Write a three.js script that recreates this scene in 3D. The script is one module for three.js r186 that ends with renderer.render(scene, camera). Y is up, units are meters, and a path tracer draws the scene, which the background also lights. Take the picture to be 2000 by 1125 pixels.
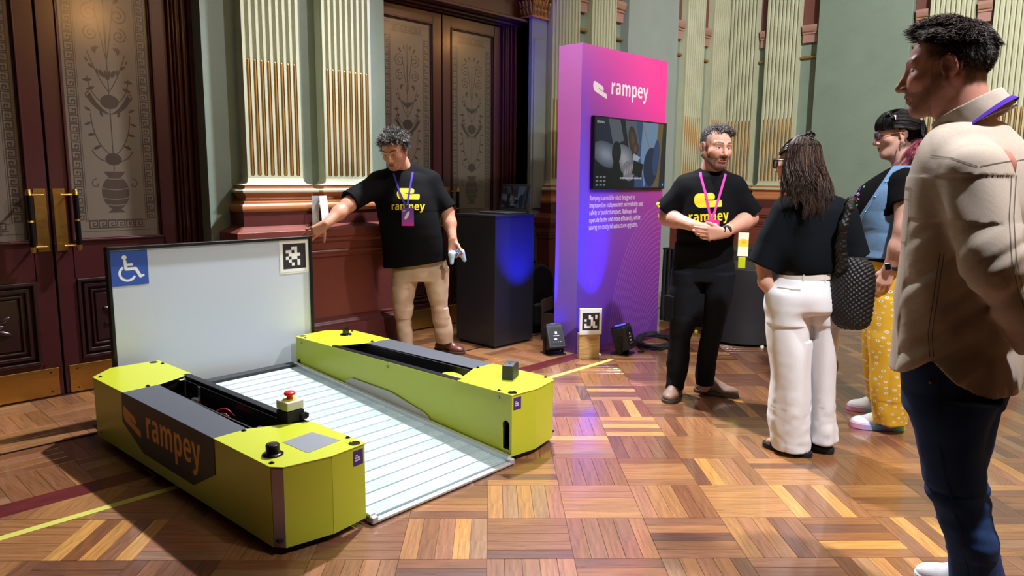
import * as THREE from 'three';
import { RoundedBoxGeometry } from 'three/addons/geometries/RoundedBoxGeometry.js';
import { mergeGeometries, toCreasedNormals } from 'three/addons/utils/BufferGeometryUtils.js';
import { RectAreaLightUniformsLib } from 'three/addons/lights/RectAreaLightUniformsLib.js';

// ---------------------------------------------------------------- camera, light, exposure
const scene = new THREE.Scene();
scene.background = new THREE.Color(0x0b0b0d);
const camera = new THREE.PerspectiveCamera(2 * Math.atan(562.5 / 1415) * 180 / Math.PI, 2000 / 1125, 0.05, 60);
camera.position.set(0, 1.40, 0);
camera.rotation.set(-8.6 * Math.PI / 180, -46.53 * Math.PI / 180, 0.55 * Math.PI / 180, 'YXZ');
const renderer = new THREE.WebGLRenderer({ antialias: true });
renderer.toneMapping = THREE.LinearToneMapping;
renderer.toneMappingExposure = 1.0;
renderer.shadowMap.enabled = true;
RectAreaLightUniformsLib.init();
// stage lamps: [position, target, candela, colour, half angle, soft edge]; each is built with its housing further down
const LAMPS = [
  [[4.35, 4.7, -3.9], [2.0, 0.1, -3.0], 165, 0xf6f8ff, 0.70, 0.5],    // over the door wall: makes the robot's shadows
  [[5.6, 4.9, -0.5], [3.2, 0.9, -4.7], 42, 0xfaf8fa, 0.50, 0.5],    // from the right: plinth, pilasters, presenter
  [[2.3, 5.0, 0.7], [3.6, 0.6, -1.35], 112, 0xf8f8ff, 0.52, 0.4],    // from behind the camera: visitors and floor
  [[4.2, 5.2, 1.6], [9.3, 1.7, -3.2], 215, 0xf8faf4, 0.62, 0.6],     // onto the far wall
];
const FILL_PANELS = [[2.2, -2.6], [5.6, -2.6], [2.2, 1.4], [5.6, 1.4]];   // added ambient fill, built as unseen ceiling panels, 1.6 m square
const WARM = [[4.6, 4.35, 4.6, 14], [9.33, 4.2, 1.7, 2.5], [9.33, 3.75, -0.1, 2.5]];     // chandelier and two wall sconces behind the photographer: x, y, z, candela
const FILL_NITS = 2.2;

// ---------------------------------------------------------------- helpers
const D2R = Math.PI / 180;
let seedN = 7;
const rnd = () => { seedN = (seedN + 0x6d2b79f5) | 0; let t = Math.imul(seedN ^ (seedN >>> 15), 1 | seedN); t = (t + Math.imul(t ^ (t >>> 7), 61 | t)) ^ t; return ((t ^ (t >>> 14)) >>> 0) / 4294967296; };
const rr = (a, b) => a + (b - a) * rnd();
const taken = {};
function numbered(name) {
  const n = taken[name] = (taken[name] ?? -1) + 1;
  return n ? name + '_' + String(n).padStart(3, '0') : name;
}
function tag(o, label, category, group, kind) {
  if (label) o.userData.label = label;
  if (category) o.userData.category = category;
  if (group) o.userData.group = group;
  if (kind) o.userData.kind = kind;
  return o;
}
function thing(name, label, category, [x, y, z] = [0, 0, 0], turn = 0, group, kind) {
  const o = new THREE.Group(); o.name = numbered(name); o.position.set(x, y, z); o.rotation.y = turn;
  scene.add(o); return tag(o, label, category, group, kind);
}
function part(parent, name, geo, mat, label, kind) {          // geometry in the parent's own axes
  const list = Array.isArray(geo) ? geo : [geo];
  const g = list.length > 1 ? merge(list) : list[0];
  const m = new THREE.Mesh(g, mat); m.name = parent === scene ? numbered(name) : name;
  m.castShadow = m.receiveShadow = true; parent.add(m);
  if (label) m.userData.label = label;
  if (kind) m.userData.kind = kind;
  return m;
}
function merge(list) {
  list = list.map((g) => { const h = g.index ? g.toNonIndexed() : g.clone(); for (const k of Object.keys(h.attributes)) if (!['position', 'normal', 'uv'].includes(k)) h.deleteAttribute(k); if (!h.attributes.uv) boxUV(h); return h; });
  return mergeGeometries(list);
}
function boxUV(g, s = 1) {                                    // planar uv in metres by the way each face points
  if (g.index) { const h = g.toNonIndexed(); g.index = null; for (const k of Object.keys(h.attributes)) g.setAttribute(k, h.attributes[k]); }
  const p = g.attributes.position, uv = new Float32Array(p.count * 2);
  const a = new THREE.Vector3(), b = new THREE.Vector3(), c = new THREE.Vector3();
  for (let i = 0; i < p.count; i += 3) {
    a.fromBufferAttribute(p, i); b.fromBufferAttribute(p, i + 1).sub(a); c.fromBufferAttribute(p, i + 2).sub(a); b.cross(c);
    const nx = Math.abs(b.x), ny = Math.abs(b.y), nz = Math.abs(b.z);
    for (let j = i; j < i + 3; j++) {
      const x = p.getX(j), y = p.getY(j), z = p.getZ(j);
      const [u, v] = ny >= nx && ny >= nz ? [x, z] : nx >= nz ? [z, y] : [x, y];
      uv[2 * j] = u * s; uv[2 * j + 1] = v * s;
    }
  }
  g.setAttribute('uv', new THREE.BufferAttribute(uv, 2)); return g;
}
const box = (w, h, d, x = 0, y = 0, z = 0, r = 0.003, ry = 0, rx = 0, rz = 0) => {     // centre x, y, z; edges rounded by r
  const g = r > 0 ? new RoundedBoxGeometry(w, h, d, 1, Math.min(r, w / 2.2, h / 2.2, d / 2.2)) : new THREE.BoxGeometry(w, h, d);
  if (rx) g.rotateX(rx); if (rz) g.rotateZ(rz); if (ry) g.rotateY(ry);
  return boxUV(g.translate(x, y, z));
};
const span = (x0, x1, y0, y1, z0, z1, r = 0.003) => box(Math.abs(x1 - x0), Math.abs(y1 - y0), Math.abs(z1 - z0), (x0 + x1) / 2, (y0 + y1) / 2, (z0 + z1) / 2, r);
const cyl = (r0, r1, h, x, y, z, n = 24, rx = 0, rz = 0) => { const g = new THREE.CylinderGeometry(r1, r0, h, n); if (rx) g.rotateX(rx); if (rz) g.rotateZ(rz); return g.translate(x, y, z); };
const tube = (pts, r, n = 24, m = 8, closed = false) => new THREE.TubeGeometry(new THREE.CatmullRomCurve3(pts.map((p) => new THREE.Vector3(...p)), closed), n, r, m, closed);
function prism(pts, y0, y1, bevel = 0.002) {                  // polygon in x, z raised from y0 to y1
  const s = new THREE.Shape(pts.map(([x, z]) => new THREE.Vector2(x, -z)));
  const g = new THREE.ExtrudeGeometry(s, { depth: y1 - y0 - 2 * bevel, bevelEnabled: bevel > 0, bevelThickness: bevel, bevelSize: bevel, bevelOffset: -bevel, bevelSegments: 1, curveSegments: 8 });
  g.rotateX(-Math.PI / 2).translate(0, y0 + bevel, 0);
  return boxUV(g);
}
function mitred(profile, x0, x1, zf, zb, crease = 0.5) {       // a moulding of profile [projection, height] round three sides of a block
  const ring = ([d, y]) => [[x0 - d, y, zb], [x0 - d, y, zf + d], [x1 + d, y, zf + d], [x1 + d, y, zb]];
  const v = [];
  for (let i = 0; i + 1 < profile.length; i++) {
    const a = ring(profile[i]), b = ring(profile[i + 1]);
    for (let k = 0; k < 3; k++) v.push(...a[k], ...a[k + 1], ...b[k + 1], ...a[k], ...b[k + 1], ...b[k]);
  }
  const t = ring(profile[profile.length - 1]); v.push(...t[0], ...t[1], ...t[2], ...t[0], ...t[2], ...t[3]);
  const g = new THREE.BufferGeometry(); g.setAttribute('position', new THREE.Float32BufferAttribute(v, 3));
  g.computeVertexNormals();
  return boxUV(toCreasedNormals(g, crease));
}
const curveProfile = (pts, n = 6) => new THREE.SplineCurve(pts.map((p) => new THREE.Vector2(...p))).getPoints(n * pts.length).map((p) => [p.x, p.y]);
// ---------------------------------------------------------------- noise and textures
const hash3 = (x, y, z) => { let h = Math.imul(x, 374761393) ^ Math.imul(y, 668265263) ^ Math.imul(z, 2147483647 ^ 0x5bd1e995); h = Math.imul(h ^ (h >>> 13), 1274126177); return ((h ^ (h >>> 16)) >>> 0) / 4294967296; };
function noise(x, y, z) {
  const i = Math.floor(x), j = Math.floor(y), k = Math.floor(z); let u = x - i, v = y - j, w = z - k;
  u = u * u * (3 - 2 * u); v = v * v * (3 - 2 * v); w = w * w * (3 - 2 * w);
  const L = (a, b, t) => a + (b - a) * t, H = (a, b, c) => hash3(i + a, j + b, k + c);
  return L(L(L(H(0, 0, 0), H(1, 0, 0), u), L(H(0, 1, 0), H(1, 1, 0), u), v), L(L(H(0, 0, 1), H(1, 0, 1), u), L(H(0, 1, 1), H(1, 1, 1), u), v), w);
}
const fbm = (x, y, z, o = 3) => { let s = 0, a = 0.5, t = 0; for (let i = 0; i < o; i++) { s += a * noise(x, y, z); t += a; a /= 2; x *= 2.03; y *= 2.03; z *= 2.03; } return s / t; };
function dataTex(w, h, f, repeat = [1, 1]) {                  // grey, linear; f(u, v) in 0..1
  const d = new Uint8Array(w * h * 4);
  for (let y = 0, i = 0; y < h; y++) for (let x = 0; x < w; x++, i += 4) { const c = f(x / w, y / h); const a = Array.isArray(c) ? c : [c, c, c]; for (let k = 0; k < 3; k++) d[i + k] = Math.max(0, Math.min(255, a[k] * 255)); d[i + 3] = 255; }
  const t = new THREE.DataTexture(d, w, h); t.wrapS = t.wrapT = THREE.RepeatWrapping; t.magFilter = THREE.LinearFilter; t.minFilter = THREE.LinearFilter; t.repeat.set(...repeat); t.needsUpdate = true; return t;
}
const tile = (f) => (u, v) => { const s = (t) => t * t * (3 - 2 * t), a = s(u), b = s(v); return f(u, v) * (1 - a) * (1 - b) + f(u - 1, v) * a * (1 - b) + f(u, v - 1) * (1 - a) * b + f(u - 1, v - 1) * a * b; };
function canvasTex(w, h, draw) {
  const c = document.createElement('canvas'); c.width = w; c.height = h; const x = c.getContext('2d'); draw(x, w, h);
  const t = new THREE.CanvasTexture(c); t.colorSpace = THREE.SRGBColorSpace; t.magFilter = THREE.LinearFilter; return t;
}
const grainTex = dataTex(512, 256, (u, v) => {               // 0.66 m along, 0.16 m across
  const a = noise(u * 9, v * 60, 3) * 0.5 + noise(u * 26, v * 150, 9) * 0.3 + noise(u * 4, v * 14, 5) * 0.5;
  const pore = noise(u * 40, v * 190, 20) > 0.78 ? 0.16 : 0;
  return 0.38 + 0.62 * a - pore;
}, [1 / 0.66, 1 / 0.16]);
const mottleTex = dataTex(256, 256, tile((u, v) => 0.80 + 0.2 * fbm(u * 7 + 40, v * 7 + 40, 2, 4)), [0.8, 0.8]);
const paintBump = dataTex(256, 256, tile((u, v) => fbm(u * 24 + 90, v * 24 + 90, 6, 3)), [2, 2]);
const fineBump = dataTex(256, 256, (u, v) => noise(u * 128, v * 128, 1) , [9, 9]);
const weaveBump = dataTex(128, 128, (u, v) => 0.5 + 0.25 * Math.sin(u * 2 * Math.PI * 32) * Math.sin(v * 2 * Math.PI * 32) + 0.25 * noise(u * 60, v * 60, 8), [14, 14]);
const lin = (hex) => new THREE.Color(hex);
const std = (hex, rough = 0.6, o = {}) => new THREE.MeshPhysicalMaterial({ color: lin(hex), roughness: rough, ...o });
const paint = (hex, rough = 0.5, bump = 0.0012, o = {}) => std(hex, rough, { map: mottleTex, bumpMap: paintBump, bumpScale: bump, ...o });

const M = {
  green: paint(0x7c8c80, 0.55), cream: paint(0xbcbea4, 0.5), greyPaint: paint(0x8f9a98, 0.55), dado: paint(0x783e34, 0.32, 0.0008), dadoDark: paint(0x5a2a2a, 0.35, 0.0008), torus: paint(0xb9784e, 0.3, 0.0006),
  cornice: paint(0xa98078, 0.5), brown: paint(0x6e4038, 0.55), gold: std(0xb08448, 0.36, { metalness: 0.55, map: mottleTex }), brass: std(0xd0a85a, 0.24, { metalness: 0.95, bumpMap: paintBump, bumpScale: 0.0006 }),
  doorWood: std(0x43191d, 0.3, { map: mottleTex, clearcoat: 0.45, clearcoatRoughness: 0.14 }), doorDark: std(0x2c1316, 0.32, { map: mottleTex, clearcoat: 0.4, clearcoatRoughness: 0.25 }),
  blackGloss: std(0x0c0c0e, 0.22), blackMatte: std(0x121317, 0.7, { bumpMap: fineBump, bumpScale: 0.0004 }), blackMetal: std(0x17191c, 0.4, { metalness: 0.4 }),
  lime: std(0xb9c22a, 0.34, { bumpMap: fineBump, bumpScale: 0.00005, clearcoat: 0.25, clearcoatRoughness: 0.35 }), charcoal: std(0x3a3d44, 0.62, { bumpMap: fineBump, bumpScale: 0.0003 }), graphite: std(0x23242a, 0.5),
  alu: std(0xd6dade, 0.36, { metalness: 0.85, bumpMap: fineBump, bumpScale: 0.0002 }), whiteAlu: std(0xb6c6cc, 0.4, { metalness: 0.25, map: mottleTex, bumpMap: fineBump, bumpScale: 0.0002 }),
  white: std(0xe4e6ea, 0.45), steel: std(0x8a8c90, 0.3, { metalness: 0.9 }), rubber: std(0x2c3134, 0.75, { bumpMap: fineBump, bumpScale: 0.0005 }), red: std(0xd01a1a, 0.35), redCable: std(0xb01c1c, 0.5),
  ceil: paint(0xb8b0a0, 0.8), plaster: paint(0x6e665a, 0.8),
};
// ---------------------------------------------------------------- the room
const ZW = -4.96, ZP = -4.86, XP = 9.348, XW = 9.45, TOP = 6;
const struct = (name, geo, mat, label, parent = scene) => { const m = part(parent, name, geo, mat); return parent === scene ? tag(m, label, null, null, 'structure') : m; };
const D1 = 1.297, D2 = 4.50;                                    // the middles of the two double doors
const openings = [[D1 - 0.905, D1 + 0.905], [D2 - 0.80, D2 + 0.94]];
struct('wall_left', [span(-7.3, openings[0][0], 0, TOP, -5.5, ZW, 0), span(openings[0][1], openings[1][0], 0, TOP, -5.5, ZW, 0), span(openings[1][1], XW + 0.3, 0, TOP, -5.5, ZW, 0),
  span(openings[0][0], openings[0][1], 3.3, TOP, -5.5, ZW, 0), span(openings[1][0], openings[1][1], 3.3, TOP, -5.5, ZW, 0), span(openings[0][0], openings[0][1], 0, 3.3, -5.55, -5.3, 0), span(openings[1][0], openings[1][1], 0, 3.3, -5.55, -5.3, 0)],
  M.green, 'sage green painted wall with two tall doorways behind the pilasters');
struct('wall_right', [span(XW, XW + 0.3, 0, TOP, -5.5, 10.3, 0)], M.green, 'sage green painted wall on the far side behind the visitors');
struct('wall_back', [span(-7.3, XW + 0.3, 0, TOP, 10, 10.3, 0)], M.plaster, 'plain plastered wall behind the photographer');
struct('wall_near', [span(-7.3, -7, 0, TOP, -5.5, 10.3, 0)], M.plaster, 'plain plastered wall beyond the left edge of the picture');
struct('ceiling', [span(-7.3, XW + 0.3, TOP, TOP + 0.3, -5.5, 10.3, 0)], M.ceil, 'high pale plaster ceiling over the hall');

// ---- parquet floor
{
  const floor = thing('floor', 'polished hardwood parquet floor laid in a basket pattern', null, [0, 0, 0], 0, null, 'structure');
  part(floor, 'subfloor', span(-7.3, XW, -0.3, -0.006, -5.5, 10.3, 0), std(0x4a2e1c, 0.5));
  const tones = [0x9a6840, 0xa67148, 0x91603e, 0x8a5838, 0xac784a, 0x80543a, 0xb4804e, 0x9a6844, 0x956546, 0x7a503a, 0xa87250, 0x8c5e44, 0xcf9450, 0xd8a058, 0x70493a, 0xa07858];
  const mats = tones.map((t) => std(t, 0.32, { map: grainTex, bumpMap: grainTex, bumpScale: 0.0002, clearcoat: 1, clearcoatRoughness: 0.1 }));
  const maroon = std(0x6a2a2c, 0.22, { map: grainTex, clearcoat: 0.5, clearcoatRoughness: 0.2 });
  const T = 0.3258, W = T / 5, s = Math.SQRT1_2, F = [s, -s], Rt = [s, s];   // the parquet runs at 45 degrees to the walls
  const at = (i, j) => [Rt[0] * (i - 0.052) * T + F[0] * (10.717 - j) * T, Rt[1] * (i - 0.052) * T + F[1] * (10.717 - j) * T];
  function plankGeo(poly, uvOff, along) {                        // poly in x, z; chamfered top edges; uv along the plank
    const n = poly.length, g = 0.0006, c = 0.0007, cx = poly.reduce((a, p) => a + p[0], 0) / n, cz = poly.reduce((a, p) => a + p[1], 0) / n;
    const inset = (e) => poly.map((p, k) => {
      const a = poly[(k + n - 1) % n], b = poly[(k + 1) % n]; const nrm = (q, r) => { const dx = r[0] - q[0], dz = r[1] - q[1], l = Math.hypot(dx, dz) || 1; let nx = -dz / l, nz = dx / l; if ((cx - q[0]) * nx + (cz - q[1]) * nz < 0) { nx = -nx; nz = -nz; } return [nx, nz]; };
      const u = nrm(a, p), v = nrm(p, b), d = Math.max(0.3, 1 + u[0] * v[0] + u[1] * v[1]); return [p[0] + e * (u[0] + v[0]) / d, p[1] + e * (u[1] + v[1]) / d];
    });
    const bot = inset(g), mid = inset(g), top = inset(g + c), v = [];
    const area = poly.reduce((t, p, k) => { const q = poly[(k + 1) % n]; return t + p[0] * q[1] - q[0] * p[1]; }, 0), flip = area > 0;
    const tri = (a, b, d) => flip ? v.push(...a, ...d, ...b) : v.push(...a, ...b, ...d);
    for (let k = 1; k + 1 < n; k++) tri([top[0][0], 0, top[0][1]], [top[k][0], 0, top[k][1]], [top[k + 1][0], 0, top[k + 1][1]]);
    for (let k = 0; k < n; k++) { const l = (k + 1) % n; for (const [A, B, ya, yb] of [[top, mid, 0, -0.0011], [mid, bot, -0.0011, -0.008]]) { const a = [A[k][0], ya, A[k][1]], b = [A[l][0], ya, A[l][1]], d = [B[k][0], yb, B[k][1]], e = [B[l][0], yb, B[l][1]]; tri(a, d, e); tri(a, e, b); } }
    const q = new THREE.BufferGeometry(); q.setAttribute('position', new THREE.Float32BufferAttribute(v, 3)); q.computeVertexNormals();
    const uv = []; for (let k = 0; k < v.length; k += 3) uv.push(v[k] * along[0] + v[k + 2] * along[1] + uvOff[0], -v[k] * along[1] + v[k + 2] * along[0] + uvOff[1]);
    q.setAttribute('uv', new THREE.Float32BufferAttribute(uv, 2)); return q;
  }
  const clipZ = (poly, z0, keepAbove) => { const out = []; poly.forEach((p, k) => { const q = poly[(k + 1) % poly.length], a = keepAbove ? p[1] - z0 : z0 - p[1], b = keepAbove ? q[1] - z0 : z0 - q[1]; if (a >= 0) out.push(p); if ((a < 0) !== (b < 0)) { const t = a / (a - b); out.push([p[0] + (q[0] - p[0]) * t, p[1] + (q[1] - p[1]) * t]); } }); return out; };
  const shared = {};
  const rect = (ux, uz, L, Wd) => [[-ux * L / 2 + uz * Wd / 2, -uz * L / 2 - ux * Wd / 2], [ux * L / 2 + uz * Wd / 2, uz * L / 2 - ux * Wd / 2], [ux * L / 2 - uz * Wd / 2, uz * L / 2 + ux * Wd / 2], [-ux * L / 2 - uz * Wd / 2, -uz * L / 2 + ux * Wd / 2]];
  const planks = [];
  camera.updateMatrixWorld(); camera.updateProjectionMatrix();
  const P3 = new THREE.Vector3();
  const view = (x, z) => { P3.set(x, 0, z).applyMatrix4(camera.matrixWorldInverse); if (P3.z > -0.6) return null; const d = -P3.z; P3.applyMatrix4(camera.projectionMatrix); return [P3.x, P3.y, d]; };
  const add = (cx, cz, ux, uz, L, Wd, tone, z0, above, z1) => {
    const w = view(cx, cz); if (!w || Math.abs(w[0]) > 1.55 || w[1] > 1.2 || w[1] < -1.7) return;
    let poly = rect(ux, uz, L, Wd).map(([x, z]) => [x + cx, z + cz]), cut = false;
    const all = (f) => poly.every(f), any = (f) => poly.some(f);
    if (z0 !== undefined) { if (all((p) => above ? p[1] < z0 : p[1] > z0)) return; if (any((p) => above ? p[1] < z0 - 1e-4 : p[1] > z0 + 1e-4)) { poly = clipZ(poly, z0, above); cut = true; } }
    if (z1 !== undefined) { if (all((p) => p[1] < z1)) return; if (any((p) => p[1] < z1 - 1e-4)) { poly = clipZ(poly, z1, true); cut = true; } }
    if (poly.length < 3 || any((p) => p[0] > 9.4)) return;
    const inView = Math.abs(w[0]) < 1.04 && w[1] < 1 && w[1] > -1.08;
    planks.push({ cx, cz, ux, uz, L, Wd, poly, cut, tone, size: inView ? 1 / w[2] : 0, dy: -0.0004 * rnd() });
  };
  const pickTone = (dark) => { const r = rnd(); if (r < 0.045 * (1 - dark)) return rnd() < 0.5 ? 12 : 13; return Math.floor(rnd() * 12) + (rnd() < 0.12 ? 0 : 0) === 12 ? 14 : [0, 1, 2, 3, 4, 5, 6, 7, 8, 9, 10, 11, 14, 15][Math.floor(rnd() * 14)]; };
  // tiles whose strips the photograph shows as pale-and-dark stripes: [column, row] -> tone of each of the five strips
  const special = { '-5,2': [13, 3, 12, 8, 13], '4,1': [13, 2, 8, 12, 7], '5,2': [11, 12, 3, 13, 5], '2,-2': [12, 10, 13, 8, 12], '3,2': [6, 10, 4, 9, 2], '3,0': [9, 12, 6, 10, 2], '1,1': [10, 10, 4, 4, 6], '-1,2': [4, 2, 10, 12, 15], '0,1': [6, 15, 4, 15, 10], '2,1': [10, 4, 4, 3, 2], '1,-1': [13, 4, 10, 15, 7] };
  for (let i = -12; i < 34; i++) for (let j = -24; j < 6; j++) {
    const vertical = ((i + j) % 2 + 2) % 2 === 1, base = Math.floor(rnd() * 12), uniform = rnd() < 0.45, sp = special[i + ',' + j];
    for (let k = 0; k < 5; k++) {
      const o = (k + 0.5) / 5, [cx, cz] = vertical ? at(i + o, j + 0.5) : at(i + 0.5, j + o);
      const tone = sp ? sp[k] : uniform && rnd() < 0.75 ? base : pickTone(cx + cz < -0.5 ? 0 : 0.5);
      add(cx, cz, ...(vertical ? F : Rt), T, W, tone, -3.448, true);
    }
  }
  for (let x = -1.5; x < 9.3; x += 0.9) add(x + 0.45, -3.515, 1, 0, 0.9, 0.134, 99);   // the maroon band
  // the border field along the doors, square to the wall
  const B = 0.331;
  for (let r = 0; r < 2; r++) for (let c = -6; c < 30; c++) { const vertical = (r + c) % 2 === 0, base = Math.floor(rnd() * 12); for (let k = 0; k < 4; k++) { const o = (k + 0.5) / 4, x0 = c * B, z0 = -3.582 - (r + 1) * B; const tone = rnd() < 0.6 ? base : [4, 6, 15, 1, 10, 0][Math.floor(rnd() * 6)]; vertical ? add(x0 + o * B, z0 + B / 2, 0, 1, B, B / 4, tone) : add(x0 + B / 2, z0 + o * B, 1, 0, B, B / 4, tone); } }
  for (let r = 0; r < 3; r++) for (let c = -6; c < 30; c++) { const vertical = (r + c) % 2 === 1, base = Math.floor(rnd() * 12); for (let k = 0; k < 4; k++) { const o = (k + 0.5) / 4, x0 = c * B + 0.1, z0 = -4.262 - (r + 1) * B; const tone = rnd() < 0.6 ? base : [4, 6, 15, 1, 10, 0][Math.floor(rnd() * 6)]; vertical ? add(x0 + o * B, z0 + B / 2, 0, 1, B, B / 4, tone) : add(x0 + B / 2, z0 + o * B, 1, 0, B, B / 4, tone); } }
  planks.sort((a, b) => b.size - a.size);
  const rest = [], restTone = [];
  planks.forEach((p, n) => {
    const mat = p.tone === 99 ? maroon : mats[p.tone];
    if (n < 290) {
      const key = [p.ux, p.uz, p.L, p.Wd, n % 5].join();
      let g, pos = [p.cx, p.cz];
      if (p.cut) g = plankGeo(p.poly.map(([x, z]) => [x - p.cx, z - p.cz]), [rr(0, 1), rr(0, 1)], [p.ux, p.uz]);
      else g = shared[key] ??= plankGeo(rect(p.ux, p.uz, p.L, p.Wd), [rr(0, 1), rr(0, 1)], [p.ux, p.uz]);
      const m = new THREE.Mesh(g, mat); m.name = n ? 'plank_' + String(n).padStart(3, '0') : 'plank'; m.position.set(pos[0], p.dy, pos[1]); m.receiveShadow = true; floor.add(m);
    } else {
      const g = plankGeo(p.poly, [rr(0, 3), rr(0, 3)], [p.ux, p.uz]); g.translate(0, p.dy, 0);
      const c = mat.color, col = new Float32Array(g.attributes.position.count * 3); for (let k = 0; k < col.length; k += 3) { col[k] = c.r; col[k + 1] = c.g; col[k + 2] = c.b; }
      g.setAttribute('color', new THREE.BufferAttribute(col, 3)); rest.push(g);
    }
  });
  const rm = mats[0].clone(); rm.color.set(0xffffff); rm.vertexColors = true;
  const far = new THREE.Mesh(mergeGeometries(rest), rm); far.name = 'plank_field'; far.userData.kind = 'stuff'; far.receiveShadow = true; floor.add(far);
}
// ---- yellow floor tape, beside the maroon band
tag(part(scene, 'floor_tape', [box(4.6, 0.0012, 0.042, 2.27, 0.0006, -3.243, 0)], std(0xc6c65c, 0.5)), 'long strip of yellow adhesive tape along the parquet', 'tape');

// ---- pilasters: local axes, front face at z = 0 looking along +z, wall 0.1 behind
const PW = 0.43;
function makePilaster(label) {
  const t = thing('pilaster', label, null, [0, 0, 0], 0, 'fluted pilasters round the hall', 'structure');
  const y0 = 1.33, y1 = TOP, s = new THREE.Shape();
  s.moveTo(-PW / 2, 1.36); s.lineTo(PW / 2, 1.36); s.lineTo(PW / 2, y1); s.lineTo(-PW / 2, y1); s.closePath();
  const pitch = 0.0505, r = 0.0155, cxs = [...Array(8)].map((_, k) => (k - 3.5) * pitch);
  for (const x of cxs) { const h = new THREE.Path(); h.moveTo(x - r, y1 - 0.05); h.lineTo(x - r, 1.415); h.absarc(x, 1.415, r, Math.PI, 2 * Math.PI, false); h.lineTo(x + r, y1 - 0.05); h.closePath(); s.holes.push(h); }
  const plate = new THREE.ExtrudeGeometry(s, { depth: 0.02, bevelEnabled: false, curveSegments: 6 }).translate(0, 0, -0.02);
  const flutes = cxs.map((x) => { const g = new THREE.CylinderGeometry(r * 1.08, r * 1.08, y1 - 1.39, 14, 1, true, Math.PI / 2, Math.PI); g.scale(-1, 1, 1.1); const ix = g.index.array; for (let i = 0; i < ix.length; i += 3) { const q = ix[i]; ix[i] = ix[i + 1]; ix[i + 1] = q; } g.computeVertexNormals(); return g.translate(x, (y1 + 1.39) / 2, -0.004); });
  part(t, 'shaft', [boxUV(plate), span(-PW / 2, PW / 2, 1.36, y1, -0.16, -0.023, 0), ...flutes, mitred(curveProfile([[0.055, 1.338], [0.03, 1.343], [0.01, 1.355], [0, 1.385]], 3), -PW / 2, PW / 2, 0, -0.16)], M.cream);
  for (const x of cxs) part(t, 'gold_rod', rodGeo.clone().translate(x, 0, -0.009), M.gold);
  part(t, 'base_block', mitred([[0.086, 1.0], [0.086, 1.149]], -PW / 2, PW / 2, 0, -0.16), M.dadoDark);
  part(t, 'base_moulding', [mitred([[0.08, 1.149], ...curveProfile([[0.084, 1.15], [0.096, 1.165], [0.098, 1.18], [0.094, 1.197], [0.084, 1.208]], 3), [0.074, 1.209], [0.074, 1.222], ...curveProfile([[0.064, 1.226], [0.046, 1.24], [0.044, 1.256], [0.058, 1.276], [0.071, 1.284]], 3), [0.075, 1.286]], -PW / 2, PW / 2, 0, -0.16),
    mitred([[0.052, 1.31], [0.052, 1.337]], -PW / 2, PW / 2, 0, -0.16)], M.torus);
  part(t, 'base_fillet', mitred([[0.08, 1.285], [0.082, 1.300], [0.06, 1.313]], -PW / 2, PW / 2, 0, -0.16), M.cream);
  return t;
}
const rodGeo = new THREE.LatheGeometry([[0, 1.402], [0.007, 1.404], [0.0108, 1.412], [0.0108, 2.186], [0.007, 2.196], [0, 2.2]].map((p) => new THREE.Vector2(...p)), 12);
const pil0 = makePilaster('fluted cream pilaster between the near double door and its twin, gilded below');
const PILS = [[2.652, ZP, 0], [3.276, ZP, 0, 'fluted cream pilaster just left of the double door behind the presenter'], [5.893, ZP, 0, 'fluted cream pilaster half hidden by the left edge of the pink banner'], [6.525, ZP, 0, 'fluted cream pilaster rising behind the top of the pink banner'], [8.45, ZP, 0, 'fluted pilaster just right of the pink banner, gilded rods behind the bearded man'],
  [9.11, ZP, 0, 'fluted pilaster filling the corner of the two walls, on the door wall'], [XP, -4.70, 1, 'fluted pilaster filling the corner of the two walls, on the far wall'], [XP, -4.145, 1, 'fluted pilaster beside the wide green panel, next to the corner'], [XP, -2.245, 1, 'fluted pilaster behind the hair of the tall man in beige'], [XP, -1.63, 1, 'fluted pilaster at the right edge, behind the neck of the tall man']];
PILS.forEach(([x, z, side, label], n) => {
  const p = n ? pil0.clone() : pil0; if (n) { p.name = numbered('pilaster'); p.userData = { ...pil0.userData, label }; scene.add(p); }
  p.position.set(x, 0, z); p.rotation.y = side ? -Math.PI / 2 : 0;
});
// ---- dado plinths under the pilaster pairs
const plinthProfile = [[0.075, 0], [0.075, 0.27], ...curveProfile([[0.065, 0.28], [0.045, 0.29], [0.035, 0.31]], 2), [0.03, 0.315], [0.03, 0.33], [0, 0.338], [0, 0.80], [0.014, 0.806], [0.014, 0.828], ...curveProfile([[0.02, 0.832], [0.026, 0.845], [0.02, 0.858]], 2), [0.03, 0.862], [0.03, 0.915], ...curveProfile([[0.04, 0.92], [0.05, 0.935], [0.052, 0.955]], 2), [0.062, 0.958], [0.062, 1.012], [0.056, 1.017], [-0.03, 1.058]];
const plinth = (x0, x1, side, label) => {
  const t = thing('trim', label, null, side ? [XP, 0, 0] : [0, 0, ZP], side ? -Math.PI / 2 : 0, null, 'structure');
  const low = plinthProfile.findIndex(([, y]) => y > 0.33);
  part(t, 'base_board', mitred(plinthProfile.slice(0, low + 1), x0, x1, 0.1, -0.2), M.dadoDark);
  part(t, 'dado_panel', mitred(plinthProfile.slice(low), x0, x1, 0.1, -0.2), M.dado);
};
plinth(2.325, 3.615, 0, 'dark red moulded plinth under the two pilasters behind the white board');
plinth(5.56, 6.86, 0, 'dark red moulded plinth between the black pedestal and the pink banner');
plinth(8.12, 9.34, 0, 'dark red moulded plinth in the corner on the door wall');
plinth(-4.86, -3.82, 1, 'dark red moulded plinth in the corner behind the bearded man');
plinth(-2.57, -1.3, 1, 'dark red moulded plinth behind the tall man');
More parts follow.
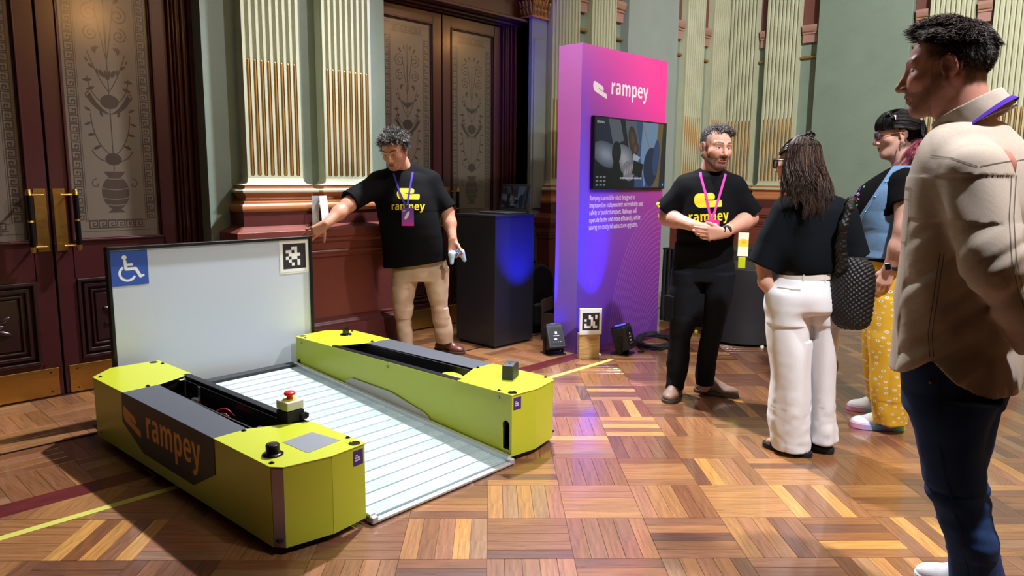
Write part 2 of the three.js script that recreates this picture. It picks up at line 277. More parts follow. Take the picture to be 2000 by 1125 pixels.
// ---- flat panels, cornices and rails between the pilasters
struct('panel', [span(6.963, 8.003, 0, TOP, ZW, ZP + 0.01, 0.004)], M.greyPaint, 'wide plain grey green wall panel above the pink banner');
struct('panel', [span(XP - 0.01, XW, 0, TOP, -3.692, -2.637, 0.004)], M.green, 'wide plain green wall panel behind the two women');
const gapParts = (x0, x1, side, label) => {
  const t = thing('trim', label, null, side ? [XW, 0, 0] : [0, 0, ZW], side ? -Math.PI / 2 : 0, null, 'structure');
  const prof = [[0, 3.12], [0.05, 3.121], [0.05, 3.215], [0.066, 3.222], [0.066, 3.245], [0.078, 3.262], [0.09, 3.295], [0.09, 3.33], [-0.02, 3.336]];
  const sh = new THREE.Shape(prof.map(([d, y]) => new THREE.Vector2(d, y)));
  const ex = new THREE.ExtrudeGeometry(sh, { depth: x1 - x0 - 0.05, bevelEnabled: false }); ex.rotateY(-Math.PI / 2); ex.scale(1, 1, 1);
  ex.translate(x1 - 0.025, 0, 0);
  part(t, 'cornice', boxUV(ex), M.cornice);
  part(t, 'gilt_bead', span(x0 + 0.02, x1 - 0.02, 3.246, 3.258, 0, 0.08, 0.004), M.gold);
  part(t, 'gilt_rail', cyl(0.017, 0.017, x1 - x0 - 0.02, (x0 + x1) / 2, 2.945, 0.03, 14, 0, Math.PI / 2), M.gold);
  part(t, 'upper_panel', span(x0 + 0.005, x1 - 0.005, 3.34, TOP, 0, 0.012, 0), M.brown);
};
gapParts(6.11, 6.31, 0, 'short cornice and gilt rail between the pilasters above the banner'); gapParts(6.742, 6.962, 0, 'short cornice and gilt rail left of the grey panel');
gapParts(8.004, 8.234, 0, 'short cornice and gilt rail right of the grey panel'); gapParts(8.667, 8.894, 0, 'short cornice and gilt rail left of the corner');
gapParts(-4.483, -4.362, 1, 'short cornice and gilt rail right of the corner'); gapParts(-3.928, -3.694, 1, 'short cornice and gilt rail left of the green panel');
gapParts(-2.636, -2.462, 1, 'short cornice and gilt rail right of the green panel'); gapParts(-2.03, -1.846, 1, 'short cornice and gilt rail above the tall man');

// ---- the narrow pier right of the second door with its gilded capital
{
  const t = thing('pilaster', 'narrow grey pier with a gilded leaf capital right of the far door', null, [5.55, 0, -4.95], 0, null, 'structure');
  part(t, 'pier', [span(-0.11, 0.11, 0, 2.95, -0.2, 0.03, 0.004), span(-0.085, 0.085, 1.1, 2.75, 0.02, 0.042, 0.006)], M.greyPaint);
  part(t, 'necking', [span(-0.135, 0.135, 2.945, 2.965, -0.2, 0.055, 0.004)], M.torus);
  const leaves = [];
  for (let row = 0; row < 2; row++) for (let side = 0; side < 3; side++) for (let k = 0; k < 5; k++) {
    const g = new THREE.SphereGeometry(0.02, 8, 6); g.scale(0.75, 1.9, 0.5); g.rotateX(0.35);
    const u = (k - 2) * 0.05, y = 3.0 + row * 0.07; side === 0 ? g.translate(u, y, 0.055 + row * 0.012) : (g.rotateY(side === 1 ? -Math.PI / 2 : Math.PI / 2), g.translate((side === 1 ? -1 : 1) * (0.13 + row * 0.012), y, -0.06 + u * 0.9)); leaves.push(g);
  }
  for (const x of [-0.15, -0.05, 0.05, 0.15]) { const g = new THREE.TorusGeometry(0.02, 0.009, 6, 12); g.translate(x, 3.13, 0.07); leaves.push(g); }
  part(t, 'capital', [span(-0.115, 0.115, 2.96, 3.17, -0.2, 0.045, 0.004), ...leaves], std(0xb98d42, 0.4, { metalness: 0.6 }));
  part(t, 'abacus', [span(-0.19, 0.19, 3.165, 3.22, -0.2, 0.11, 0.006)], M.torus);
}

// ---- double doors with etched glass
function etched(c, w, h) {
  c.fillStyle = '#6c6257'; c.fillRect(0, 0, w, h);
  const dark = '#3d352f'; c.strokeStyle = dark; c.fillStyle = dark; c.lineCap = 'round';
  const key = (x0, y0, L, sz, up) => { c.lineWidth = sz * 0.13; for (let n = 0; n * sz < L; n++) { const q = (a, b) => up ? [x0 + b * sz, y0 + (n + a) * sz] : [x0 + (n + a) * sz, y0 + b * sz]; c.beginPath(); [[0, 0.95], [0, 0.05], [0.8, 0.05], [0.8, 0.72], [0.35, 0.72], [0.35, 0.4], [0.55, 0.4]].forEach((p, k) => { const [x, y] = q(...p); k ? c.lineTo(x, y) : c.moveTo(x, y); }); c.moveTo(...q(0, 0.95)); c.lineTo(...q(1, 0.95)); c.stroke(); } };
  const m = w * 0.065, kw = w * 0.1;
  c.save(); key(m, h * 0.09, h * 0.84, kw, true); c.translate(w, 0); c.scale(-1, 1); key(m, h * 0.09, h * 0.84, kw, true); c.restore();
  key(m + kw * 1.3, h * 0.035, w - 2 * m - 2.8 * kw, kw, false); key(m + kw * 1.3, h * 0.93, w - 2 * m - 2.8 * kw, kw, false);
  c.lineWidth = w * 0.006; for (const o of [0.035, 0.18]) { c.strokeRect(w * o, h * (0.02 + o * 0.25), w * (1 - 2 * o), h * (0.96 - o * 0.5)); }
  const X = (u) => w / 2 + u * w, Y = (v) => v * h;
  const leaf = (x, y, a, L, f = 0.32) => { c.save(); c.translate(X(x), Y(y)); c.rotate(a); c.beginPath(); c.moveTo(0, 0); c.bezierCurveTo(L * w * 0.3, -L * w * f, L * w * 0.8, -L * w * f * 0.8, L * w, 0); c.bezierCurveTo(L * w * 0.8, L * w * f * 0.5, L * w * 0.3, L * w * f * 0.7, 0, 0); c.fill(); c.restore(); };
  const scroll = (x, y, r, dir, turns = 1.6, lw = 0.013) => { c.lineWidth = w * lw; c.beginPath(); for (let k = 0; k <= 40; k++) { const a = -Math.PI / 2 + k / 40 * turns * 2 * Math.PI, q = r * (1 - k / 48); const px = X(x) + dir * Math.cos(a) * q * w, py = Y(y) + Math.sin(a) * q * w; k ? c.lineTo(px, py) : c.moveTo(px, py); } c.stroke(); };
  const stem = (pts) => { c.lineWidth = w * 0.011; c.beginPath(); c.moveTo(X(pts[0]), Y(pts[1])); for (let k = 2; k < pts.length; k += 4) c.quadraticCurveTo(X(pts[k]), Y(pts[k + 1]), X(pts[k + 2]), Y(pts[k + 3])); c.stroke(); };
  for (const d of [-1, 1]) {
    for (const [y, r] of [[0.20, 0.10], [0.27, 0.085]]) scroll(d * 0.15, y, r, d);
    stem([0, 0.36, d * 0.04, 0.3, d * 0.1, 0.17]); stem([0, 0.47, d * 0.1, 0.43, d * 0.2, 0.335]); stem([0, 0.52, d * 0.2, 0.5, d * 0.22, 0.42]); stem([0, 0.7, d * 0.2, 0.66, d * 0.21, 0.55]); stem([d * 0.02, 0.72, d * 0.16, 0.72, d * 0.22, 0.68]);
    for (let k = 0; k < 7; k++) leaf(d * 0.11, 0.325, d > 0 ? -2.3 + k * 0.6 : Math.PI + 2.3 - k * 0.6, 0.05, 0.3);
    for (const [x, y, a, L] of [[0.13, 0.39, -0.6, 0.09], [0.17, 0.43, 0.1, 0.1], [0.1, 0.41, -1.4, 0.07], [0.2, 0.37, -1.1, 0.06], [0.15, 0.455, 0.4, 0.1], [0.2, 0.54, -0.5, 0.08], [0.21, 0.58, 0.4, 0.08], [0.17, 0.62, 0.2, 0.09], [0.12, 0.66, 0.5, 0.1], [0.08, 0.56, -1.2, 0.08], [0.11, 0.16, -0.8, 0.1], [0.05, 0.15, -1.3, 0.08]]) leaf(d * x, y, d > 0 ? a : Math.PI - a, L);
    c.lineWidth = w * 0.014; c.beginPath(); c.moveTo(X(d * 0.24), Y(0.49)); c.quadraticCurveTo(X(d * 0.16), Y(0.545), X(0), Y(0.55)); c.quadraticCurveTo(X(d * 0.14), Y(0.52), X(d * 0.2), Y(0.475)); c.fill(); scroll(d * 0.21, 0.487, 0.045, d, 1.2);
    leaf(d * 0.04, 0.42, d > 0 ? -1.1 : -2.04, 0.1, 0.4); leaf(0, 0.43, -1.57 + d * 0.25, 0.12, 0.3);
  }
  stem([0, 0.12, 0, 0.3, 0, 0.75]); c.lineWidth = w * 0.02; c.beginPath(); c.moveTo(X(0), Y(0.22)); c.lineTo(X(0), Y(0.3)); c.stroke();
  c.beginPath(); c.ellipse(X(0), Y(0.505), w * 0.1, h * 0.025, 0, 0, 7); c.fill(); c.beginPath(); c.ellipse(X(0), Y(0.71), w * 0.09, h * 0.022, 0, 0, 7); c.fill();
  c.fillStyle = '#433b34';                                      // the urn
  c.beginPath(); c.moveTo(X(-0.12), Y(0.755)); c.lineTo(X(0.12), Y(0.755)); c.lineTo(X(0.07), Y(0.775)); c.bezierCurveTo(X(0.2), Y(0.81), X(0.16), Y(0.87), X(0.05), Y(0.892)); c.lineTo(X(0.1), Y(0.905)); c.lineTo(X(-0.1), Y(0.905)); c.lineTo(X(-0.05), Y(0.892)); c.bezierCurveTo(X(-0.16), Y(0.87), X(-0.2), Y(0.81), X(-0.07), Y(0.775)); c.closePath(); c.fill();
  c.strokeStyle = '#6c6257'; c.lineWidth = h * 0.003; for (const y of [0.776, 0.815, 0.85, 0.872]) { c.beginPath(); c.moveTo(X(-0.14), Y(y)); c.quadraticCurveTo(X(0), Y(y + 0.012), X(0.14), Y(y)); c.stroke(); }
  c.strokeStyle = dark; scroll(-0.2, 0.8, 0.06, -1, 0.8, 0.01); scroll(0.2, 0.8, 0.06, 1, 0.8, 0.01);
}
const paneTex = canvasTex(640, 2048, etched);
const paneMat = std(0xffffff, 0.34, { map: paneTex, clearcoat: 0.5, clearcoatRoughness: 0.16, specularIntensity: 0.7 });
function makeLeaf(door, dir) {                                  // dir 1: the leaf right of the meeting line; local x from the line
  const X = (a, b, y0, y1, z0, z1, r) => span(dir * a, dir * b, y0, y1, z0, z1, r);
  const L = part(door, 'door_leaf', [X(0.006, 0.113, 0.006, 2.86, -0.05, 0, 0.004), X(0.663, 0.764, 0.006, 2.86, -0.05, 0, 0.004), X(0.1, 0.68, 2.757, 2.86, -0.05, 0, 0.004), X(0.1, 0.68, 0.74, 0.985, -0.05, 0, 0.004), X(0.1, 0.68, 0.006, 0.22, -0.05, 0, 0.004), X(0.1, 0.68, 0.2, 1.0, -0.05, -0.03, 0)], M.doorWood);
  const rim = (a, b, y0, y1, w, z0, z1) => [X(a, a + w, y0, y1, z0, z1, 0.005), X(b - w, b, y0, y1, z0, z1, 0.005), X(a + w * 0.5, b - w * 0.5, y0, y0 + w, z0, z1, 0.005), X(a + w * 0.5, b - w * 0.5, y1 - w, y1, z0, z1, 0.005)];
  part(L, 'glazing_bead', [...rim(0.106, 0.67, 0.978, 2.764, 0.014, -0.02, 0.012), ...rim(0.118, 0.658, 0.99, 2.752, 0.01, -0.025, -0.004)], M.doorWood);
  const pg = new THREE.BoxGeometry(0.552, 1.774, 0.008); pg.translate(dir * 0.388, 1.871, -0.022); part(L, 'glass_pane', pg, paneMat, 'etched frosted glass with key border and urn');
  part(L, 'raised_panel', [...rim(0.113, 0.663, 0.22, 0.74, 0.02, -0.03, 0.012), ...rim(0.15, 0.626, 0.257, 0.703, 0.022, -0.03, 0.002), ...rim(0.19, 0.586, 0.297, 0.663, 0.014, -0.03, -0.006), X(0.215, 0.561, 0.322, 0.638, -0.03, -0.012, 0.006)], M.doorDark);
  const carve = []; for (let k = 0; k < 16; k++) { const a = k / 16 * 2 * Math.PI, g = new THREE.SphereGeometry(0.03, 8, 6); g.scale(1.5, 0.5, 0.35); g.rotateZ(a * 1.0); g.translate(dir * 0.388 + Math.cos(a) * (k % 2 ? 0.1 : 0.055), 0.48 + Math.sin(a) * (k % 2 ? 0.105 : 0.055), -0.01); carve.push(g); } const boss = new THREE.SphereGeometry(0.026, 10, 8); boss.scale(1, 1, 0.6); carve.push(boss.translate(dir * 0.388, 0.48, -0.008));
  part(L, 'carving', carve, M.doorDark);
  const kick = part(L, 'kick_plate', [X(0.03, 0.745, 0.008, 0.186, -0.002, 0.005, 0.002)], M.brass);
  part(L, 'plate_screw', [[0.075, 0.16], [0.075, 0.035], [0.41, 0.16], [0.41, 0.035], [0.7, 0.16], [0.7, 0.035]].map(([x, y]) => cyl(0.006, 0.005, 0.004, dir * x, y, 0.006, 10, Math.PI / 2)), M.blackMetal);
  part(L, 'hand_plate', [X(0.018, 0.085, 0.925, 1.31, -0.002, 0.005, 0.002)], M.brass);
  part(L, 'pull_bar', [cyl(0.017, 0.017, 0.33, dir * 0.125, 1.117, 0.07, 16)], M.blackGloss, 'black pull bar');
  part(L, 'bar_mount', [cyl(0.008, 0.008, 0.075, dir * 0.1, 1.275, 0.035, 10, Math.PI / 2), cyl(0.008, 0.008, 0.075, dir * 0.1, 0.96, 0.035, 10, Math.PI / 2), cyl(0.006, 0.006, 0.09, dir * 0.09, 1.275, 0.068, 10, 0, Math.PI / 2), cyl(0.006, 0.006, 0.09, dir * 0.09, 0.96, 0.068, 10, 0, Math.PI / 2), cyl(0.02, 0.014, 0.035, dir * 0.125, 1.29, 0.07, 14), cyl(0.014, 0.02, 0.035, dir * 0.125, 0.945, 0.07, 14), cyl(0.019, 0.019, 0.012, dir * 0.125, 1.117, 0.07, 14)], M.brass);
  return L;
}
function makeDoor(name, x, label) {
  const d = thing(name, label, null, [x, 0, -5.17], 0, null, 'structure'); d.name = name;
  makeLeaf(d, 1); makeLeaf(d, -1);
  for (const s of [-1, 1]) {
    const strips = [[0.764, 0.785, 0.03], [0.785, 0.80, 0.05], [0.80, 0.822, 0.062], [0.822, 0.836, 0.05], [0.836, 0.86, 0.07], [0.86, 0.878, 0.055], [0.878, 0.91, 0.085]];
    part(d, 'architrave', strips.map(([a, b, z]) => span(s * a, s * b, 0, 2.88, -0.12, z, 0.007)), M.doorWood);
    part(d, 'plinth_block', span(s * 0.768, s * 0.912, 0, 0.2, -0.1, 0.095, 0.006), M.doorDark);
  }
  part(d, 'lintel', [span(-0.93, 0.93, 2.862, 2.875, -0.12, 0.05, 0.005), span(-0.93, 0.93, 2.875, 2.9, -0.12, 0.1, 0.006), span(-0.95, 0.95, 2.9, 2.93, -0.12, 0.2, 0.008), span(-0.93, 0.93, 2.92, 3.3, -0.12, 0.12, 0.006)], M.doorWood);
  part(d, 'threshold', span(-0.9, 0.9, 0, 0.004, -0.12, 0.02, 0), M.doorDark);
}
makeDoor('door_1', D1, 'near mahogany double door with etched glass and brass pull handles'); makeDoor('door_2', D2, 'mahogany double door with etched glass behind the presenter');
struct('trim', [span(-3, 9.4, 0, 0.006, -4.253, -4.243, 0)], std(0x1c1410, 0.5), 'thin dark inlay line across the parquet along the doors');

// ---- added ambient fill panels and stage lamps, above the picture
for (const [x, z] of FILL_PANELS) {
  const t = thing('fill_panel', 'added square fill panel of soft light, unseen, high above the ' + (z < 0 ? x < 4 ? 'ramp robot' : 'pink banner' : x < 4 ? 'photographer' : 'tall man in beige'), 'ceiling light', [x, TOP, z], 0, 'added fill panels');
  part(t, 'frame', span(-0.84, 0.84, -0.07, 0, -0.84, 0.84, 0.01), M.white);
  part(t, 'diffuser', span(-0.8, 0.8, -0.075, -0.05, -0.8, 0.8, 0), std(0xfff4e2, 0.6, { emissive: lin(0xffe9cc), emissiveIntensity: 1.2 }));
  const l = new THREE.RectAreaLight(0xffecd2, FILL_NITS, 1.6, 1.6); l.position.set(x, TOP - 0.085, z); l.lookAt(x, 0, z); scene.add(l);
}
LAMPS.forEach(([p, to, cd, color, angle, soft], n) => {
  const t = thing('stage_lamp', 'black stage spotlight hung from the ceiling ' + ['near the door wall, aimed at the ramp robot', 'and aimed at the plinth behind the white board', 'above the photographer, aimed at the visitors', 'behind the tall man, aimed at the far wall'][n], 'spotlight', p, 0, 'stage spotlights');
  const q = new THREE.Quaternion().setFromUnitVectors(new THREE.Vector3(0, 0, 1), new THREE.Vector3(...to).sub(new THREE.Vector3(...p)).normalize());
  const back = new THREE.LatheGeometry([[0.0, -0.3], [0.1, -0.28], [0.12, -0.1], [0.13, 0.06], [0.118, 0.06], [0.11, -0.1]].map((v) => new THREE.Vector2(...v)), 24).rotateX(Math.PI / 2).applyQuaternion(q);
  part(t, 'housing', back, M.blackMetal);
  part(t, 'lens', new THREE.CylinderGeometry(0.108, 0.108, 0.01, 24).rotateX(Math.PI / 2).translate(0, 0, 0.03).applyQuaternion(q), std(color, 0.3, { emissive: lin(color), emissiveIntensity: 6 }));
  part(t, 'hanger', [tube([[0, 0.1, 0], [0, TOP - p[1] - 0.01, 0]], 0.012, 2, 8)], M.blackMetal);
  const l = new THREE.SpotLight(color, cd, 0, angle, soft, 2); l.position.set(...p).add(new THREE.Vector3(0, 0, 0.08).applyQuaternion(q)); l.target.position.set(...to); l.castShadow = true; l.shadow.radius = 4; l.shadow.mapSize.set(2048, 2048);
  scene.add(l, l.target);
});

WARM.forEach(([x, y, z, cd], n) => {
  const ch = n === 0, t = ch ? thing('chandelier', 'brass chandelier with a ring of warm globes behind the photographer', 'chandelier', [x, y, z]) : thing('wall_sconce', n === 1 ? 'brass wall sconce on the far wall nearer the back of the hall' : 'brass wall sconce on the far wall just outside the picture', 'wall lamp', [x, y, z], -Math.PI / 2);
  const bulb = std(0xffd9a0, 0.4, { emissive: lin(0xffb45e), emissiveIntensity: ch ? 8 : 3.5 }), n2 = ch ? 12 : 3;
  if (ch) { part(t, 'ring', new THREE.TorusGeometry(0.5, 0.02, 10, 48).rotateX(Math.PI / 2), M.brass); part(t, 'stem', tube([[0, 0, 0], [0, TOP - y, 0]], 0.015, 2, 10), M.brass); part(t, 'arm', [0, 1, 2].map((k) => tube([[Math.cos(k * 1.047) * 0.5, 0, Math.sin(k * 1.047) * 0.5], [-Math.cos(k * 1.047) * 0.5, 0, -Math.sin(k * 1.047) * 0.5]], 0.01, 2, 8)), M.brass); }
  else { part(t, 'backplate', box(0.12, 0.3, 0.03, 0, 0, -0.09, 0.01), M.brass); part(t, 'arm', tube([[-0.16, 0.03, 0.03], [0, -0.05, 0.02], [0.16, 0.03, 0.03]], 0.012, 16, 8), M.brass); }
  for (let k = 0; k < n2; k++) { const a = k / n2 * 6.283; part(t, 'globe', new THREE.SphereGeometry(0.07, 16, 12).translate(ch ? Math.cos(a) * 0.5 : (k - 1) * 0.16, 0.09, ch ? Math.sin(a) * 0.5 : 0.03), bulb); }
  const l = new THREE.PointLight(0xffb868, cd, 0, 2); l.position.set(ch ? x : x - 0.16, ch ? y - 0.12 : y + 0.09, z); l.castShadow = true; l.shadow.radius = 6; scene.add(l);
});
// ---------------------------------------------------------------- lettering
const drawLogo = (c, x, y, w, h, color, cut) => {              // the mark: a rounded ramp with a slit
  c.fillStyle = color; c.beginPath(); c.moveTo(x + h * 0.34, y); c.lineTo(x + w * 0.6, y); c.bezierCurveTo(x + w * 0.8, y, x + w * 0.8, y + h * 0.46, x + w * 0.66, y + h * 0.52); c.lineTo(x + w * 0.95, y + h * 0.52); c.quadraticCurveTo(x + w, y + h * 0.52, x + w, y + h * 0.62); c.lineTo(x + w, y + h * 0.9); c.quadraticCurveTo(x + w, y + h, x + w * 0.95, y + h); c.lineTo(x + h * 0.42, y + h); c.bezierCurveTo(x - h * 0.12, y + h, x - h * 0.12, y, x + h * 0.34, y); c.closePath(); c.fill();
  c.strokeStyle = cut; c.lineWidth = h * 0.075; c.lineCap = 'round'; c.beginPath(); c.moveTo(x + w * 0.4, y + h * 0.44); c.quadraticCurveTo(x + w * 0.5, y + h * 0.52, x + w * 0.72, y + h * 0.5); c.stroke();
};
const words = (c, s, x, y, size, color, wide = 1, weight = 'bold') => { c.save(); c.translate(x, y); c.scale(wide, 1); c.fillStyle = color; c.font = weight + ' ' + size + 'px sans-serif'; c.textAlign = 'left'; c.textBaseline = 'alphabetic'; c.fillText(s, 0, 0); c.restore(); };
const wordsIn = (c, s, x, y, width, size, color, weight = 'bold') => { c.font = weight + ' ' + size + 'px sans-serif'; words(c, s, x, y, size, color, width / c.measureText(s).width, weight); };
const marker = (cells) => canvasTex(256, 256, (c, w) => { c.fillStyle = '#eef0f2'; c.fillRect(0, 0, w, w); const m = w * 0.1, u = (w - 2 * m) / 8; c.fillStyle = '#26262a'; c.fillRect(m, m, 8 * u, 8 * u); c.fillStyle = '#eef0f2'; cells.forEach((row, j) => [...row].forEach((q, i) => q === '#' && c.fillRect(m + (i + 1) * u - 0.4, m + (j + 1) * u - 0.4, u + 0.8, u + 0.8))); });
const sheet = (w, h, x, y, z, ry = 0, rx = 0) => { const g = new THREE.PlaneGeometry(w, h); if (rx) g.rotateX(rx); if (ry) g.rotateY(ry); return g.translate(x, y, z); };

// ---------------------------------------------------------------- the ramp robot
{
  const R = thing('ramp_robot', 'lime yellow boarding ramp robot with two long side pods and a ribbed aluminium deck', 'robot', [2.02, 0, -3.3], 0.035);
  const flip = (pts, s) => pts.map(([x, z]) => [s * x, z]);
  const YT = 0.345, YB = 0.03, th = 0.006;
  const outline = [[-0.825, -0.857], [-0.69, -0.985], [-0.445, -0.965], [-0.445, 0.955], [-0.612, 0.972], [-0.795, 0.935], [-0.825, 0.895]];
  const wallOf = (a, b, y0, y1, s, t = th) => {                 // an upright sheet from a to b, thickness inwards
    const dx = b[0] - a[0], dz = b[1] - a[1], l = Math.hypot(dx, dz); let nx = -dz / l, nz = dx / l; if (nx * (-0.635 - (a[0] + b[0]) / 2) + nz * (0 - (a[1] + b[1]) / 2) < 0) { nx = -nx; nz = -nz; }
    return prism(flip([a, b, [b[0] + nx * t, b[1] + nz * t], [a[0] + nx * t, a[1] + nz * t]], s), y0, y1, 0.0012);
  };
  for (const s of [1, -1]) {                                    // s = 1: the near pod (left), -1: the far pod, mirrored
    const near = s === 1;
    part(R, 'outer_panel', wallOf(outline[0], outline[6], YB, YT, s), M.lime);
    // the inner side panel has a slot near each end
    const sh = new THREE.Shape(); sh.moveTo(-0.965, YB); sh.lineTo(0.955, YB); sh.lineTo(0.955, YT); sh.lineTo(-0.965, YT); sh.closePath();
    for (const [zc, y0, y1, w] of [[0.917, 0.06, 0.21, 0.024], [-0.935, 0.13, 0.2, 0.018]]) { const h = new THREE.Path(); h.moveTo(zc - w, y0); h.lineTo(zc - w, y1 - w); h.absarc(zc, y1 - w, w, Math.PI, 0, true); h.lineTo(zc + w, y0); h.closePath(); sh.holes.push(h); }
    const ig = new THREE.ExtrudeGeometry(sh, { depth: th, bevelEnabled: false, curveSegments: 8 }); ig.rotateY(-Math.PI / 2); ig.translate(-s * 0.445 + (near ? 0 : th), 0, 0);
    part(R, 'inner_panel', boxUV(ig), M.lime);
    for (const z of [-0.897, -0.006, 0.867]) part(R, 'panel_bolt', cyl(0.0085, 0.007, 0.006, -s * 0.4425, 0.318, z, 12, 0, Math.PI / 2), M.steel);
    part(R, 'rear_panel', [wallOf(outline[0], outline[1], YB, YT, s), wallOf(outline[1], outline[2], YB, YT, s)], M.lime);
    part(R, 'front_panel', wallOf(outline[4], outline[5], YB, YT, s), M.lime);
    part(R, 'front_panel', wallOf([outline[3][0], outline[3][1]], [outline[4][0] + 0.001, outline[4][1] + 0.001], YB, YT, s), M.lime);
    part(R, 'corner_strip', wallOf([-0.797, 0.936], [-0.823, 0.9], YB + 0.002, YT - 0.003, s, 0.008), near ? std(0x9a8a98, 0.35, { metalness: 0.6 }) : M.lime, near ? 'bare metal corner strip' : null);
    part(R, 'cover_plate', prism(flip([[-0.829, -0.858], [-0.691, -0.989], [-0.441, -0.968], [-0.441, -0.56], [-0.642, -0.475], [-0.829, -0.462]], s), YT, YT + 0.004, 0.001), M.lime);
    part(R, 'cover_plate', prism(flip([[-0.829, 0.468], [-0.68, 0.462], [-0.441, 0.575], [-0.441, 0.959], [-0.613, 0.976], [-0.797, 0.938], [-0.829, 0.897]], s), YT, YT + 0.004, 0.001), M.lime);
    part(R, 'top_panel', prism(flip([[-0.828, -0.462], [-0.65, -0.472], [-0.676, 0.462], [-0.828, 0.466]], s), YT - 0.001, YT + 0.003, 0.001), std(0x494d55, 0.5, { bumpMap: fineBump, bumpScale: 0.0003 }), 'charcoal grey top panel');
    part(R, 'tray', [span(-s * 0.46, -s * 0.82, 0.055, 0.065, -0.94, 0.93, 0), span(-s * 0.655, -s * 0.648, 0.065, YT - 0.002, -0.56, 0.56, 0), span(-s * 0.46, -s * 0.80, 0.065, YT - 0.002, -0.56, -0.553, 0), span(-s * 0.46, -s * 0.80, 0.065, YT - 0.002, 0.553, 0.56, 0), span(-s * 0.452, -s * 0.46, 0.065, YT - 0.004, -0.93, 0.9, 0)], std(0x15161a, 0.55));
    part(R, 'frame_rail', [span(-s * 0.447, -s * 0.487, YT - 0.03, YT + 0.004, -0.57, 0.58, 0.003), span(-s * 0.492, -s * 0.50, YT - 0.05, YT - 0.012, -0.56, 0.56, 0.002)], M.blackMetal);
    for (const [x, z, r] of [[-0.476, 0.931, 0.022], [-0.447 - 0.035, -0.94, 0.02]]) part(R, 'cable_port', [new THREE.TorusGeometry(r, 0.002, 6, 20).rotateX(Math.PI / 2).translate(s * x, YT + 0.0042, z), new THREE.CylinderGeometry(r, r, 0.0012, 20).translate(s * x, YT + 0.0043, z)], M.blackGloss);
    for (const [x, z] of [[-0.456, 0.859], [-0.806, 0.874], [-0.80, -0.83], [-0.46, -0.875], [-0.70, -0.48], [-0.70, 0.475]]) part(R, 'cover_screw', [cyl(0.008, 0.006, 0.006, s * x, YT + 0.007, z, 12), cyl(0.011, 0.011, 0.0015, s * x, YT + 0.0045, z, 12)], M.blackMetal);
    for (const z of [0.9, -0.8]) part(R, 'panel_bolt', cyl(0.006, 0.005, 0.004, -s * 0.827, 0.06, z * (z > 0 ? 0.985 : 1), 10, 0, Math.PI / 2), M.steel);
    // chassis and castors under the pod
    part(R, 'chassis', [span(-s * 0.5, -s * 0.78, 0.05, 0.10, -0.85, 0.85, 0.004), span(-s * 0.56, -s * 0.72, 0.03, 0.06, -0.2, 0.25, 0.004)], M.blackMatte);
    for (const [x, z] of [[0.77, -0.16], [0.77, 0.1], [0.62, -0.72], [0.62, 0.74]]) {
      const w = part(R, 'castor', [new THREE.TorusGeometry(0.030, 0.015, 10, 20).rotateY(Math.PI / 2).translate(-s * x, 0.045, z), cyl(0.022, 0.022, 0.024, -s * x, 0.045, z, 16, 0, Math.PI / 2)], M.rubber, 'black castor wheel');
      part(w, 'castor_fork', [span(-s * (x - 0.021), -s * (x - 0.025), 0.035, 0.1, z - 0.018, z + 0.018, 0.002), span(-s * (x + 0.021), -s * (x + 0.025), 0.035, 0.1, z - 0.018, z + 0.018, 0.002), span(-s * (x - 0.025), -s * (x + 0.025), 0.094, 0.104, z - 0.02, z + 0.02, 0.002)], M.steel);
    }
    // purple sticker on the front
    const st = canvasTex(96, 128, (c, w, h) => { c.fillStyle = '#3d2570'; c.fillRect(0, 0, w, h); c.fillStyle = '#e8e4f2'; c.fillRect(18, 40, 26, 9); c.fillRect(18, 56, 44, 14); c.fillRect(18, 77, 50, 14); c.fillStyle = '#3d2570'; for (const x of [28, 40, 52]) { c.fillRect(x, 56, 3, 14); c.fillRect(x + 3, 77, 3, 14); } });
    part(R, 'sticker', sheet(0.05, 0.062, s * -0.48, 0.3, 0.9605, s * 0.1), std(0xffffff, 0.5, { map: st }), 'small purple sticker with white print');
  }
  // dark printed side of the near pod
  const pts = [[-0.475, 0.345], [-0.489, 0.194], [-0.254, 0.091], [0.262, 0.086], [0.466, 0.192], [0.468, 0.345]];
  const hs = new THREE.Shape(pts.map((p) => new THREE.Vector2(...p)));
  const hg = new THREE.ExtrudeGeometry(hs, { depth: 0.003, bevelEnabled: false });
  { const p = hg.attributes.position, uv = []; for (let i = 0; i < p.count; i++) uv.push((p.getX(i) + 0.49) / 0.96, (p.getY(i) - 0.086) / 0.26); hg.setAttribute('uv', new THREE.Float32BufferAttribute(uv, 2)); }
  hg.rotateY(-Math.PI / 2); hg.translate(-0.8245, 0, 0);
  const sideTex = canvasTex(1536, 416, (c, w, h) => { c.fillStyle = '#17171b'; c.fillRect(0, 0, w, h); c.save(); c.translate(30, 96); c.transform(1, 0.26, 0, 1, 0, 0); drawLogo(c, 0, 0, 320, 118, '#e0a038', '#17171b'); c.restore(); wordsIn(c, 'rampey', 445, 262, 890, 300, '#e0a038'); });
  part(R, 'side_panel', hg, std(0xffffff, 0.45, { map: sideTex, bumpMap: fineBump, bumpScale: 0.0001 }), 'dark panel with the orange word rampey');
  // knob, blank code plate, stop button, antenna, sensor
  part(R, 'dial_knob', [new THREE.LatheGeometry([[0, 0.349], [0.04, 0.349], [0.04, 0.353], [0.034, 0.357], [0.026, 0.358], [0.026, 0.388], [0.0235, 0.392], [0, 0.392]].map((v) => new THREE.Vector2(...v)), 28).translate(-0.757, 0, 0.8)], M.blackGloss, 'black round sensor knob');
  part(R, 'code_plate', prism([[-0.664, 0.713], [-0.517, 0.697], [-0.494, 0.862], [-0.66, 0.886]], 0.349, 0.3502, 0.0003), std(0x82878f, 0.6, { map: mottleTex }), 'grey rectangular plate');
